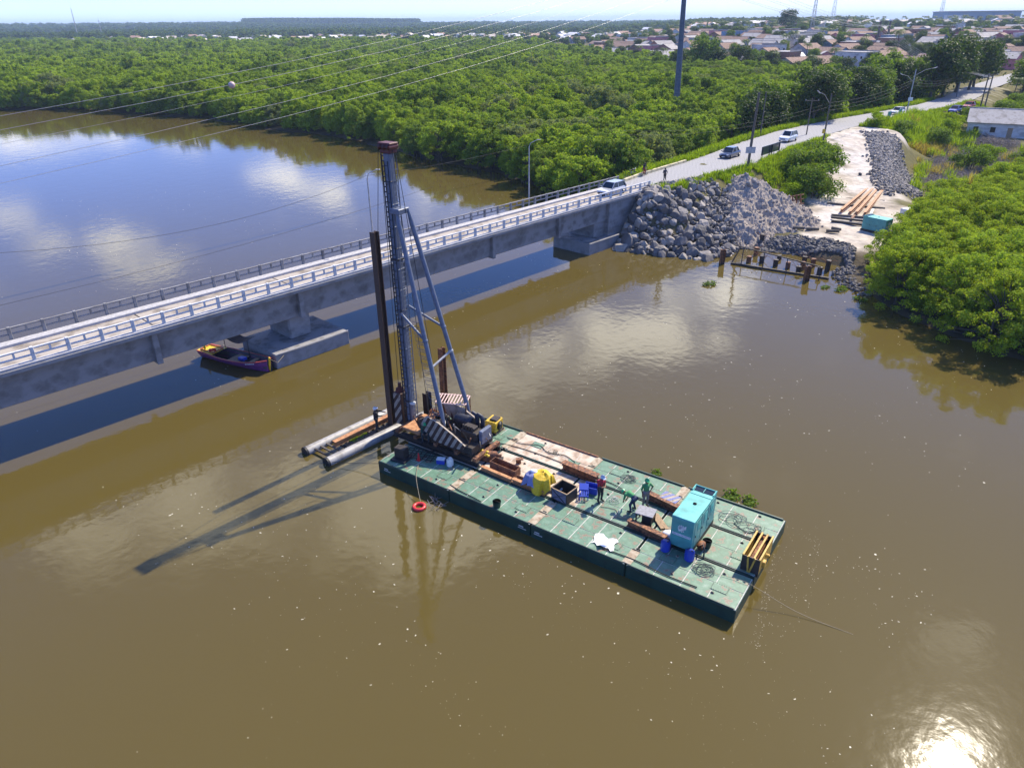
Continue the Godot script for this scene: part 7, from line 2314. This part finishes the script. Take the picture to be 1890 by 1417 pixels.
func make_poles() -> void:
	var pd := Vector3(sin(deg_to_rad(40.0)), 0, -cos(deg_to_rad(40.0)))
	var p0 := Vector3(37.5, 2.0, -171.0)
	pole("transmission_pole", "tall dark tapering steel transmission pole rising out of the mangroves", p0, 38.0, 0.75, 0.4, M.pole_steel, [[33.0, Vector3(-1.6, 0, 1.2)], [36.0, Vector3(-1.6, 0, 1.2)]], "", Vector3(-0.6, 0, 0))
	pole("transmission_pole", "tall steel transmission pole on the opposite bank beyond the river bend", p0 - pd * 470.0, 38.0, 0.75, 0.4, M.pole_steel, [[33.0, Vector3(-1.6, 0, 1.2)], [36.0, Vector3(-1.6, 0, 1.2)]])
	var hs := [36.2, 34.8, 33.2, 31.6, 29.2]
	var lows := [12.0, 10.9, 9.8, 7.9, 6.6]
	for i in 5:
		var a := p0 + Vector3(-0.5, hs[i] - 2.0, 0)
		var b := p0 - pd * 470.0 + Vector3(-0.5, hs[i] - 2.0, 0)
		wire("pale overhead wire spanning the river above the bridge", a, b, hs[i] - lows[i], 0.02 if i != 2 else 0.013, M.wire, "overhead wires spanning the river")
	var q := 0.228
	var mk := (p0 + Vector3(-0.5, hs[1] - 2.0, 0)).lerp(p0 - pd * 470.0 + Vector3(-0.5, hs[1] - 2.0, 0), q)
	mk.y -= 4.0 * (hs[1] - lows[1]) * q * (1.0 - q)
	var mb := Mb.new()
	mb.blob(mk, Vector3.ONE * 0.38, 16, 10)
	mat("marker_ball", 0.5, 0.36, 0.33, 0.5)
	solo("marker_ball", mb, M.marker_ball, "faded pinkish aviation marker ball on an overhead wire", "marker ball")
	# twin poles at the edge of the town
	for e in [[209.4, -449.5, "nearer"], [227.6, -475.9, "farther"]]:
		pole("timber_pole", "%s of two tall dark timber poles above the town roofs" % e[2], Vector3(e[0], 4.5, e[1]), 18.8, 0.75, 0.6, M.pole_wood, [[16.5, Vector3(2.0, 0, 0.8)]])
		for k in 3:
			wire("pale overhead wire dropping over the town towards the river", Vector3(e[0] + (k - 1) * 1.6, 21.0, e[1]), p0 + Vector3((k - 1) * 1.2, 30.0 + 2.0 * k, 0), 3.0, 0.035, M.wire, "overhead wires over the town")
			wire("pale overhead wire dropping from the twin poles to the roadside", Vector3(e[0] + (k - 1) * 1.6, 21.0, e[1]), Vector3(110.5 + k * 0.8, 12.0, -177.5), 4.0, 0.025, M.wire, "wires down to the roadside")
	# roadside poles
	var t := pole("lamp_pole", "dark street lamp pole at the top of the sandy ramp", Vector3(53.4, 5.0, -127.0), 8.2, 0.15, 0.1, M.pole_wood)
	street_arm(t, 6.6, Vector3(-2.3, 1.9, 0.3))
	mb = Mb.new(); mb.box(Vector3(-0.25, 2.3, 0.1), Vector3(0.5, 0.7, 0.08), 0.02); part(t, "yellow_sign", mb, M.yellow)
	t = pole("lamp_pole", "street lamp pole with two arms beside the white sign", Vector3(87.1, 5.0, -166.3), 9.5, 0.16, 0.1, M.galv)
	street_arm(t, 8.3, Vector3(4.4, 1.5, -0.5))
	street_arm(t, 7.0, Vector3(-3.0, 1.6, 0.2))
	mb = Mb.new(); mb.box(Vector3(0.1, 3.6, 0.2), Vector3(1.0, 0.7, 0.08), 0.02); part(t, "white_sign", mb, M.white_paint)
	pole("timber_pole", "thin grey pole on the verge behind the lamp pole", Vector3(54.3, 5.0, -137.0), 6.6, 0.11, 0.09, M.pole_wood, [[6.2, Vector3(1.2, 0, 0.2)]])
	pole("timber_pole", "thin dark pole on the far verge beside the mangroves", Vector3(45.7, 5.0, -136.5), 7.8, 0.13, 0.1, M.pole_wood)
	t = pole("timber_pole", "stout leaning timber pole carrying a white square sign", Vector3(33.7, 4.7, -104.2), 10.7, 0.2, 0.16, M.pole_wood, [], "", Vector3(0.25, 0, 0))
	mb = Mb.new(); mb.box(Vector3(0.05, 3.2, 0.25), Vector3(1.35, 0.85, 0.05), 0.01); part(t, "white_sign", mb, M.concrete_light)
	pole("timber_pole", "pale concrete pole on the bend in front of the dark trees", Vector3(121.4, 5.0, -207.7), 6.0, 0.2, 0.15, M.concrete)
	for e in [[109.0, -174.4, 8.6, "nearer"], [111.8, -180.5, 8.2, "farther"]]:
		pole("timber_pole", "%s of two dark poles joined by crossarms above the roadside palms" % e[3], Vector3(e[0], 4.5, e[1]), e[2], 0.17, 0.13, M.pole_wood, [[e[2] - 0.3, Vector3(1.4, 0, -0.5)]])
	for k in 3: wire("thin dark roadside wire between the street poles", Vector3(53.4, 11.8 - 0.6 * k, -127.0), Vector3(87.1, 12.6 - 0.6 * k, -166.3), 0.8, 0.018, M.cable_dark, "roadside wires")
	for k in 3: wire("thin dark roadside wire running on past the bend", Vector3(87.1, 12.6 - 0.6 * k, -166.3), Vector3(121.4, 10.6 - 0.4 * k, -207.7), 0.9, 0.018, M.cable_dark, "roadside wires past the bend")
	for k in 2: wire("thin dark wire from the lamp pole back along the mangroves", Vector3(53.4, 11.8 - 0.6 * k, -127.0), Vector3(14.0, 10.5 - 0.5 * k, -106.0), 1.6, 0.016, M.cable_dark, "wires along the mangroves")
	# billboard seen from behind
	t = thing("billboard", "dark back of a long low billboard on steel legs beside the road", "billboard", Vector3(39.6, 4.7, -112.6), 0.86)
	for k in 2:
		mb = Mb.new(); mb.box(Vector3(-1.72 + 3.44 * k, 2.05, 0), Vector3(3.4, 1.25, 0.06), 0.01); part(t, "panel", mb, M.paint_navy)
	for x in [-3.2, -0.5, 0.3, 3.2]:
		mb = Mb.new(); mb.bar(Vector3(x, -0.5, 0.08), Vector3(x, 2.6, 0.08), 0.1, 0.1); part(t, "leg", mb, M.steel_dark)
	for e in [[80.5, -160.5, "lower"], [84.8, -164.6, "upper"]]:
		t = thing("road_board", "%s small green and white board on the grassy bend" % e[2], "sign", Vector3(e[0], 5.2, e[1]), 0.7)
		mb = Mb.new(); mb.box(Vector3(0, 1.0, 0), Vector3(1.5, 1.1, 0.08), 0.02); part(t, "panel", mb, M.teal)
		for x in [-0.5, 0.5]:
			mb = Mb.new(); mb.bar(Vector3(x, -0.4, -0.06), Vector3(x, 1.4, -0.06), 0.07, 0.07); part(t, "leg", mb, M.galv)
	# lattice masts on the skyline
	for e in [[262.0, -688.0, 58.0, 3.2, "lattice mast above the town, left of its twin".replace("left of its twin", "the one nearer the big dark tree")], [425.0, -1050.0, 88.0, 4.5, "lattice mast above the town between its neighbours"], [566.0, -1050.0, 96.0, 4.0, "thin lattice mast rising behind the blue shed"], [-692.6, -1280.0, 48.0, 1.2, "very thin guyed mast far beyond the mangrove forest"], [-684.0, -1340.0, 31.0, 1.4, "short thin mast far beyond the mangrove forest"]]:
		t = thing("lattice_mast", "pale " + e[4], "mast", Vector3(e[0], 4.0, e[1]))
		mb = Mb.new()
		var n := 14
		for k in n:
			var y0: float = e[2] * k / n
			var y1: float = e[2] * (k + 1) / n
			var w0: float = e[3] * lerpf(1.0, 0.25, float(k) / n)
			var w1: float = e[3] * lerpf(1.0, 0.25, float(k + 1) / n)
			var c := [Vector2(1, 1), Vector2(-1, 1), Vector2(-1, -1), Vector2(1, -1)]
			for i in 4:
				var a := Vector3(c[i].x * w0, y0, c[i].y * w0) * Vector3(0.5, 1, 0.5)
				var b := Vector3(c[i].x * w1, y1, c[i].y * w1) * Vector3(0.5, 1, 0.5)
				var d := Vector3(c[(i + 1) % 4].x * w1, y1, c[(i + 1) % 4].y * w1) * Vector3(0.5, 1, 0.5)
				mb.bar(a, b, 0.22, 0.22)
				mb.bar(a, d, 0.14, 0.14)
		part(t, "lattice", mb, M.galv)
		mb = Mb.new(); mb.cyl(Vector3(0, e[2], 0), Vector3(0, e[2] + 4.0, 0), 0.1); part(t, "antenna", mb, M.galv)


# ---------------------------------------------------------------- the town
func house(label: String, at_: Vector3, turn: float, s: Vector3, wall: Material, roof: Material, flat := false, group := "") -> Node3D:
	var at := Vector3(at_.x, ground(at_.x, at_.z)[0] - 0.1, at_.z)
	var t := thing("house", label, "house", at, turn, group)
	var mb := Mb.new()
	mb.box(Vector3(0, s.y / 2 - 0.5, 0), Vector3(s.x, s.y + 1.0, s.z), 0.04)
	if not flat:
		for sd in [-1.0, 1.0]:
			var a := Vector3(-s.x / 2 * 0.999, s.y, sd * (s.z / 2))
			mb.tri(Vector3(sd * s.x / 2, s.y, -s.z / 2), Vector3(sd * s.x / 2, s.y + s.z * 0.24, 0), Vector3(sd * s.x / 2, s.y, s.z / 2))
	part(t, "wall", mb, wall)
	mb = Mb.new()
	if flat:
		mb.box(Vector3(0, s.y + 0.1, 0), Vector3(s.x + 0.3, 0.2, s.z + 0.3), 0.03)
		mb.box(Vector3(0, s.y + 0.4, s.z / 2), Vector3(s.x + 0.3, 0.5, 0.15), 0.02)
	else:
		for sd in [-1.0, 1.0]:
			var e := 0.5
			var lo := Vector3(0, s.y - e * 0.48, sd * (s.z / 2 + e))
			var hi := Vector3(0, s.y + s.z * 0.24 + 0.02, 0)
			var mid := (lo + hi) / 2
			var dz := hi - lo
			mb.box(mid + Vector3(0, 0.1, 0), Vector3(s.x + 0.8, 0.12, dz.length() + 0.02), 0.0, Basis(Vector3.RIGHT, Vector3(0, dz.z, -dz.y).normalized() * (1.0 if dz.z > 0 else -1.0), dz.normalized() * (1.0 if dz.z > 0 else -1.0)))
	var rf := part(t, "roof", mb, roof)
	if not flat:
		mb = Mb.new(); mb.bar(Vector3(-s.x / 2 - 0.4, s.y + s.z * 0.24 + 0.17, 0), Vector3(s.x / 2 + 0.4, s.y + s.z * 0.24 + 0.17, 0), 0.35, 0.1); part(rf, "ridge", mb, roof)
	var floors := maxi(1, int(s.y / 2.9))
	for fl in floors:
		for sd in [-1.0, 1.0]:
			var n := maxi(2, int(s.x / 3.0))
			for k in n:
				var x := s.x * ((k + 0.5) / n - 0.5)
				mb = Mb.new()
				var door: bool = fl == 0 and k == n / 2 and sd > 0
				mb.box(Vector3(x, 2.9 * fl + (1.0 if door else 1.5), sd * (s.z / 2 + 0.01)), Vector3(0.9, 2.0 if door else 1.0, 0.06), 0.0)
				part(t, "door" if door else "window", mb, M.wood if door else M.glass_dark)
		mb = Mb.new()
		mb.box(Vector3(s.x / 2 + 0.01, 2.9 * fl + 1.5, 0), Vector3(0.06, 1.0, 0.9), 0.0); part(t, "window", mb, M.glass_dark)
		mb = Mb.new()
		mb.box(Vector3(-s.x / 2 - 0.01, 2.9 * fl + 1.5, 0), Vector3(0.06, 1.0, 0.9), 0.0); part(t, "window", mb, M.glass_dark)
	return t

func palm_kind(seed_: int, h: float) -> Dictionary:
	var g := RandomNumberGenerator.new()
	g.seed = seed_
	var tr := Mb.new()
	var pts := PackedVector3Array()
	var lean := Vector3(g.randf_range(-1, 1), 0, g.randf_range(-1, 1)) * 0.9
	for i in 6: pts.append(lean * pow(i / 5.0, 2.0) + Vector3(0, h * i / 5.0 - 0.4, 0))
	tr.tube(pts, [0.22, 0.17, 0.15, 0.14, 0.13, 0.12], 8)
	var cr := Mb.new()
	var top := pts[5]
	for k in 22:
		var a := TAU * k / 22.0 * 2.6 + g.randf() * 0.4
		var out := Vector3(cos(a), 0, sin(a))
		var up := g.randf_range(-0.25, 1.1)
		var prev := top
		var l := g.randf_range(2.6, 3.4)
		for i in 9:
			var q := (i + 1) / 9.0
			var p := top + out * l * q * (1.0 - 0.15 * q) + Vector3(0, up * l * 0.5 * q - l * 0.72 * q * q, 0)
			var d := (p - prev).normalized()
			var sd := d.cross(Vector3.UP).normalized()
			var w := 0.62 * sin(PI * clampf(q * 0.9 + 0.08, 0, 1)) + 0.08
			for s in [-1.0, 1.0]:
				for m in 2:
					var b := prev.lerp(p, m * 0.5)
					var e: Vector3 = b + sd * s * w + d * 0.3 - Vector3(0, w * 0.45, 0)
					cr.tri(b, b + d * 0.12, e)
			cr.tri(prev, p, prev + Vector3(0, 0.03, 0) + sd * 0.03)
			prev = p
	return {"trunk": tr.mesh(M.bark), "crown": cr.mesh(M.leaf_palm)}

func make_town() -> void:
	rng.seed = 1234
	# landmarks
	house("white two storey house behind the mangroves beside a coconut palm", Vector3(136, 4.6, -412), 0.3, Vector3(15, 6.6, 9), M.wall_white, M.roof_grey, true)
	house("pink gabled house facing the mangroves", Vector3(151, 4.5, -374), 1.3, Vector3(8, 3.4, 8), M.wall_pink, M.roof_grey)
	house("white cottage with a pale metal roof beside the pink house", Vector3(140, 4.5, -384), 0.2, Vector3(7, 3.0, 6), M.wall_white, M.concrete_light_roof)
	house("long low brick wall house at the edge of the mangroves", Vector3(108, 4.0, -362), 0.1, Vector3(13, 2.6, 5), M.wall_brick, M.roof_grey, true)
	house("cream house with banded grey roof beside the pink one", Vector3(161, 4.5, -378), 1.3, Vector3(9, 3.0, 8), M.wall_cream, M.roof_grey)
	house("wide tan house with a broad tiled roof in the middle of the town", Vector3(252, 4.6, -520), 0.5, Vector3(19, 4.2, 13), M.wall_brick, M.roof_tile)
	house("pink house with a white parapet among the trees", Vector3(300, 4.6, -520), 0.6, Vector3(11, 4.4, 9), M.wall_pink, M.roof_tile)
	house("big house with a weathered red tiled roof by the road", Vector3(232, 4.6, -338), 0.9, Vector3(20, 3.6, 10), M.wall_brick, M.roof_tile)
	house("long grey shed roof behind the roadside trees", Vector3(215, 4.6, -372), 0.7, Vector3(26, 3.4, 9), M.wall_grey, M.roof_grey)
	house("pale green walled shed beside the street", Vector3(226, 4.6, -300), 0.7, Vector3(24, 3.6, 9), M.wall_blue, M.roof_grey)
	house("low whitewashed house with a corrugated roof below the road", Vector3(103.5, 2.6, -155.5), -0.53, Vector3(15, 2.9, 9), M.wall_white, M.roof_grey)
	house("yellow villa with a tiled roof near the blue shed", Vector3(640, 5, -1040), 0.3, Vector3(22, 8, 16), M.wall_cream, M.roof_tile)
	# the big blue-grey shed on the skyline
	var t := thing("blue_shed", "huge blue grey industrial shed on the town's skyline", "shed", Vector3(640, 5, -1190), -0.1)
	t.position = Vector3(775, ground(775, -1330)[0], -1330)
	var mb := Mb.new(); mb.box(Vector3(0, 9, 0), Vector3(112, 18, 60), 0.1); part(t, "wall", mb, M.roof_blue)
	mb = Mb.new(); mb.box(Vector3(2, 18.6, 0), Vector3(117, 1.4, 64), 0.1); part(t, "roof", mb, M.roof_grey)
	for k in 8:
		mb = Mb.new(); mb.box(Vector3(-46 + 13 * k, 9, 30.2), Vector3(7, 6, 0.2)); part(t, "window", mb, M.glass_dark)
	mb = Mb.new(); mb.box(Vector3(-48, 6, 33), Vector3(26, 14, 10), 0.1); part(t, "annex", mb, M.wall_white)
	# streets of houses
	var walls := [M.wall_white, M.wall_cream, M.wall_brick, M.wall_grey, M.wall_white, M.wall_blue, M.wall_pink]
	var wn := ["white", "cream", "bare brick", "grey", "white", "pale blue", "pink"]
	var roofs := [M.roof_tile, M.roof_grey, M.roof_grey, M.roof_tile]
	var rn := ["clay tiled", "grey sheet", "grey sheet", "clay tiled"]
	var placed := []
	var made := 0
	for tries in 4000:
		if made >= 285: break
		var z := -rr(300.0, 1250.0)
		if rng.randf() < 0.72: z = -rr(270.0, 680.0)
		var x := rr(town_x(z) + 14.0, -z * 0.78)
		if town_x(z) + 14.0 > -z * 0.78: continue
		var bad := false
		for p in placed:
			if Vector2(p[0] - x, p[1] - z).length() < 14.0: bad = true
		for q in [[136, -412], [151, -374], [140, -384], [108, -362], [161, -378], [252, -520], [300, -520], [232, -338], [215, -372], [226, -300]]:
			if Vector2(q[0] - x, q[1] - z).length() < 15.0: bad = true
		if bad or along(ROAD, x, z, true)[0] < 9.0: continue
		placed.append([x, z])
		var k := rng.randi() % 7
		var r := rng.randi() % 4
		var two := rng.randf() < 0.22
		var loc := "at the town's edge" if x - town_x(z) < 55.0 else ("in the middle of the town" if z > -560.0 else "towards the town's skyline")
		house("%s%s house with a %s roof %s" % ["two storey " if two else "", wn[k], "flat concrete" if two else rn[r], loc], Vector3(x, ground(x, z)[0], z), rr(-0.3, 0.3) + (PI / 2 if rng.randf() < 0.4 else 0.0) + 0.6, Vector3(rr(10, 18), 6.4 if two else rr(3.2, 4.4), rr(8, 12)), walls[k], roofs[r] if not two else M.roof_grey, two, "%s%s houses with %s roofs %s" % ["two storey " if two else "", wn[k], "flat concrete" if two else rn[r], loc])
		made += 1
	# trees of the town
	var dark := []
	for k in 3: dark.append(tree_kind(400 + k, 3.6, 2.6, 8.2, 22, 1.7, 3600, 0.5, [M.leaf_dark, M.leaf_mid, M.leaf_dark][k], 0.3, 1, 0.34))
	var palms := []
	for k in 3: palms.append(palm_kind(500 + k, 8.0 + k))
	var spots := [[114.0, -207.0, 1.55, 0, "broad dark mango tree shading the bend of the road"], [121.0, -214.0, 1.6, 2, "dark mango tree behind the bend of the road"], [107.0, -205.0, 1.4, 1, "mid green tree beside the mango trees at the bend"], [99.0, -202.0, 1.5, 1, "rounded light tree on the mangrove side of the bend"], [92.0, -196.0, 1.3, 1, "light green tree at the end of the mangroves by the road"], [103.0, -215.0, 1.6, 1, "taller light tree behind the mangrove side of the bend"], [129.0, -222.0, 1.6, 0, "dark tree at the far end of the bend"], [138.0, -231.0, 1.5, 2, "dark tree hiding the turn of the street"], [146.0, -242.0, 1.5, 0, "dark tree deep behind the turn of the street"], [158.0, -236.0, 1.2, 1, "green tree on the street side of the dark row"], [63.6, -158.0, 1.1, 0, "dark glossy tree on the verge above the mangroves"], [67.5, -163.0, 1.05, 2, "second dark glossy tree on the verge above the mangroves"], [83.0, -339.0, 1.9, 1, "tall feathery tree standing above the others beside the transmission pole"], [88.0, -330.0, 1.3, 0, "broad dark tree below the tall feathery tree"], [100.0, -338.0, 1.35, 2, "broad dark tree beside the brick wall house"], [112.0, -352.0, 1.2, 1, "rounded tree at the brick wall's end"], [74.0, -345.0, 1.2, 0, "dark tree at the edge of the mangroves before the town"], [280.0, -800.0, 2.2, 2, "huge dark umbrella shaped tree over the town roofs"], [146.0, -203.0, 1.0, 1, "bushy tree behind the roadside palms"], [156.0, -208.0, 1.1, 0, "dark tree beside the street behind the palms"], [168.0, -214.0, 1.2, 1, "green tree beside the street farther on"], [150.0, -192.0, 1.0, 1, "green tree above the whitewashed house"], [138.0, -186.0, 0.9, 0, "dark tree above the whitewashed house"], [178.0, -240.0, 1.2, 2, "dark tree in the yard beyond the street"], [160.0, -225.0, 0.9, 1, "small green tree in the yard beyond the street"]]
	for k in 16:
		var sp := strip_point(134.0 + 6.2 * k, 1.0, rr(7.0, 11.0))
		spots.append([sp.x, sp.z, rr(1.05, 1.5), [0, 2, 1, 1][k % 4], "%s tree, %s from the bridge in the tall row along the far verge" % [["dark", "broad dark", "light green", "mid green"][k % 4], ["first", "second", "third", "fourth", "fifth", "sixth", "seventh", "eighth", "ninth", "tenth", "eleventh", "twelfth", "thirteenth", "fourteenth", "fifteenth", "sixteenth"][k]]])
	for s in spots: plant_tree(dark[s[3]], "broad_tree", s[4], "", Vector3(s[0], ground(s[0], s[1])[0] - 0.2, s[1]), s[2], rr(0, TAU))
	for s in [[119.5, -354.0, 1.1, 0, "coconut palm drooping beside the white two storey house"], [194.0, -392.0, 1.5, 1, "tall coconut palm between the twin timber poles"], [133.0, -202.0, 0.8, 2, "coconut palm beside the street at the frame of trees"], [140.0, -206.0, 0.85, 0, "second coconut palm beside the street"], [183.0, -330.0, 1.0, 2, "coconut palm behind the mango trees of the bend"]]:
		plant_tree(palms[s[3]], "coconut_palm", s[4], "", Vector3(s[0], ground(s[0], s[1])[0] - 0.2, s[1]), s[2], rr(0, TAU), "palm")
	made = 0
	var xs := [[], [], []]
	var xp := [[], [], []]
	for tries in 3200:
		var z := -rr(235.0, 1400.0)
		var x := rr(town_x(z) - 6.0, -z * 0.8)
		if town_x(z) > -z * 0.8: continue
		var bad := false
		for p in placed:
			if Vector2(p[0] - x, p[1] - z).length() < 8.5: bad = true
		for q in [[136, -412], [151, -374], [140, -384], [108, -362], [161, -378], [252, -520], [300, -520], [232, -338], [215, -372], [226, -300]]:
			if Vector2(q[0] - x, q[1] - z).length() < 12.0: bad = true
		if bad or along(ROAD, x, z, true)[0] < 4.0: continue
		if z > -760.0 and rng.randf() < 0.5: continue
		var is_palm := rng.randf() < 0.3
		var k := rng.randi() % 3
		if made < 110 and z > -520.0:
			made += 1
			if is_palm: plant_tree(palms[k], "coconut_palm", "%s coconut palm among the houses of the town" % ["short", "middling", "tall"][k], "%s coconut palms of the town" % ["short", "middling", "tall"][k], Vector3(x, ground(x, z)[0] - 0.2, z), rr(0.8, 1.25), rr(0, TAU), "palm")
			else: plant_tree(dark[k], "broad_tree", "%s tree among the houses of the town" % ["dark round", "mid green leafy", "dark spreading"][k], "%s trees of the town" % ["dark round", "mid green leafy", "dark spreading"][k], Vector3(x, ground(x, z)[0] - 0.2, z), rr(0.5, 1.0), rr(0, TAU))
		else:
			var tf := Transform3D(Basis(Vector3.UP, rr(0, TAU)).scaled(Vector3.ONE * (rr(0.5, 0.95) if not is_palm else rr(0.9, 1.4))), Vector3(x, ground(x, z)[0] - 0.2, z))
			(xp if is_palm else xs)[k].append(tf)
	for k in 3:
		scatter("town_trees", dark[k].crown, xs[k], ["dark", "mid green", "dull dark"][k] + " tree crowns scattered through the far town", "trees")
		scatter("town_palms", palms[k].crown, xp[k], ["short", "medium", "tall"][k] + " palm crowns scattered through the far town", "palms")
	# shrubs at the ramp and on the road verge
	var bush := tree_kind(600, 2.2, 0.4, 3.2, 24, 0.85, 4200, 0.26, M.leaf_mid, 0.08, 4)
	var bush2 := tree_kind(601, 2.0, 0.3, 2.6, 20, 0.8, 3600, 0.24, M.grass, 0.06, 4)
	for s in [[43.6, -107.0, 1.5, 0, "tall dark leafy bush between the billboard and the sandy ramp"], [46.5, -111.5, 1.45, 0, "leafy bush above the sandy ramp"], [41.0, -104.0, 1.0, 1, "pale green bush on the flank of the heap"], [49.5, -117.0, 1.1, 1, "light green bush at the upper side of the ramp"], [39.0, -100.5, 0.9, 1, "small light bush above the rusty trestle"], [43.0, -102.5, 1.35, 0, "dark bush above the rusty trestle"], [72.5, -148.5, 1.0, 1, "light bush at the corner of ramp and road"], [76.0, -146.0, 1.1, 0, "bush on the grassy bend"], [86.0, -150.0, 1.2, 0, "bush before the low whitewashed house"], [94.0, -160.0, 1.2, 1, "bush on the roadside above the whitewashed house"], [104.0, -168.0, 1.3, 0, "bush beside the parked blue car"], [114.0, -176.0, 1.4, 0, "bush beside the twin poles"], [121.0, -184.0, 1.4, 1, "light bush beside the roadside palms"], [126.0, -190.0, 1.5, 0, "dark bush under the first roadside palm"], [131.0, -196.0, 1.5, 1, "light bush between the roadside palms"], [118.0, -172.0, 1.5, 0, "dark bush above the whitewashed house roof"], [127.0, -178.0, 1.7, 1, "light bush above the whitewashed house roof"], [135.0, -186.0, 1.8, 0, "large dark bush beyond the whitewashed house"], [143.0, -196.0, 1.7, 1, "large light bush beyond the roadside palms"], [124.0, -164.0, 1.6, 0, "dark bush behind the whitewashed house"], [80.0, -128.0, 1.2, 0, "dark bush in the dry grass"], [88.0, -136.0, 1.1, 1, "light bush in the dry grass"], [92.0, -130.0, 1.2, 0, "dark bush at the edge of the brushwood"]]:
		plant_tree(bush if s[3] == 0 else bush2, "bush", s[4], "", Vector3(s[0], ground(s[0], s[1])[0] - 0.15, s[1]), s[2], rr(0, TAU), "bush")

func make_far_woods() -> void:
	rng.seed = 888
	var mb := Mb.new()
	leaves(mb, [[Vector3(0, 5, 0), Vector3(6, 5, 6)], [Vector3(5, 4, 2), Vector3(5, 4, 5)], [Vector3(-5, 4, -1), Vector3(5, 4.5, 5)], [Vector3(1, 4, 6), Vector3(5, 4, 4)]], 260, 3.4, 5, 0.4, 0.4)
	var xf := []
	for i in 9000:
		var az := deg_to_rad(rr(-46.0, 24.0))
		var d := lerpf(1350.0, 4300.0, pow(rng.randf(), 1.3))
		var x := sin(az) * d
		var z := -cos(az) * d
		if noise2.get_noise_2d(x * 0.5, z * 0.5) < -0.18: continue
		if az > 0.3 and d > 2500.0: continue
		var y: float = ground(x, z)[0]
		xf.append(Transform3D(Basis(Vector3.UP, rr(0, TAU)).scaled(Vector3.ONE * rr(0.8, 1.5) * lerpf(0.7, 1.5, d / 4300.0)), Vector3(x, y - 1.0, z)))
	scatter("far_woods", mb.mesh(M.far_leaf), xf, "hazy dark woods covering the far low hills", "woods")
	# the straight-edged plantation on the plateau
	xf = []
	var stand := Mb.new()
	leaves(stand, [[Vector3(0, 13, 0), Vector3(7, 7, 7)], [Vector3(6, 12, 3), Vector3(6, 7, 6)], [Vector3(-6, 12, -3), Vector3(6, 8, 6)]], 300, 3.4, 6, 0.2, 0.4)
	for i in 2600:
		var az := deg_to_rad(rr(-18.2, -6.5))
		var d := rr(3300.0, 3900.0)
		var x := sin(az) * d
		var z := -cos(az) * d
		xf.append(Transform3D(Basis(Vector3.UP, rr(0, TAU)).scaled(Vector3(1.3, 1.35, 1.3)), Vector3(x, ground(x, z)[0] + 2.0, z)))
	scatter("plantation", stand.mesh(M.far_leaf), xf, "long straight edged tree plantation on the far plateau", "woods")
	# the far town's roofs, too small to tell apart
	xf = []
	var h := Mb.new()
	h.box(Vector3(0, 2, 0), Vector3(10, 4, 8))
	h.prism([Vector2(-4.6, 0), Vector2(4.6, 0), Vector2(0, 2.2)], Vector3(0, 4, 0), Vector3.BACK, Vector3.UP, Vector3(5.4, 0, 0))
	var cs := []
	for i in 900:
		var z := -rr(900.0, 2300.0)
		var x := rr(town_x(z) + 10.0, -z * 0.75)
		xf.append(Transform3D(Basis(Vector3.UP, rr(0, TAU)).scaled(Vector3.ONE * rr(0.8, 1.4)), Vector3(x, ground(x, z)[0], z)))
		cs.append([Color(0.6, 0.58, 0.55), Color(0.42, 0.24, 0.16), Color(0.5, 0.42, 0.34), Color(0.62, 0.6, 0.6)][rng.randi() % 4])
	scatter("far_roofs", h.mesh(M.body), xf, "pale and tiled roofs of the far side of the town", "roofs", cs)

func _ready() -> void:
	noise.seed = 2
	noise.frequency = 0.02
	noise.fractal_octaves = 4
	noise2.seed = 14
	noise2.frequency = 0.004
	noise2.fractal_octaves = 4
	make_materials()
	mat("mast_dark", 0.03, 0.032, 0.045, 0.5, 0.2, {"tex": "mottle", "scale": 0.6})
	mat("concrete_light_roof", 0.62, 0.62, 0.64, 0.6)
	make_view()
	print("ground"); make_ground()
	print("mangroves"); make_mangroves()
	print("bridge"); make_bridge()
	make_boat()
	print("bank"); make_bank()
	make_pad_things()
	print("barge"); make_barge()
	make_rig()
	make_floats()
	make_deck_things()
	print("traffic"); make_people()
	make_traffic()
	print("poles"); make_poles()
	print("town"); make_town()
	print("grass"); make_grass()
	make_floating()
	make_far_woods()
	print("done")
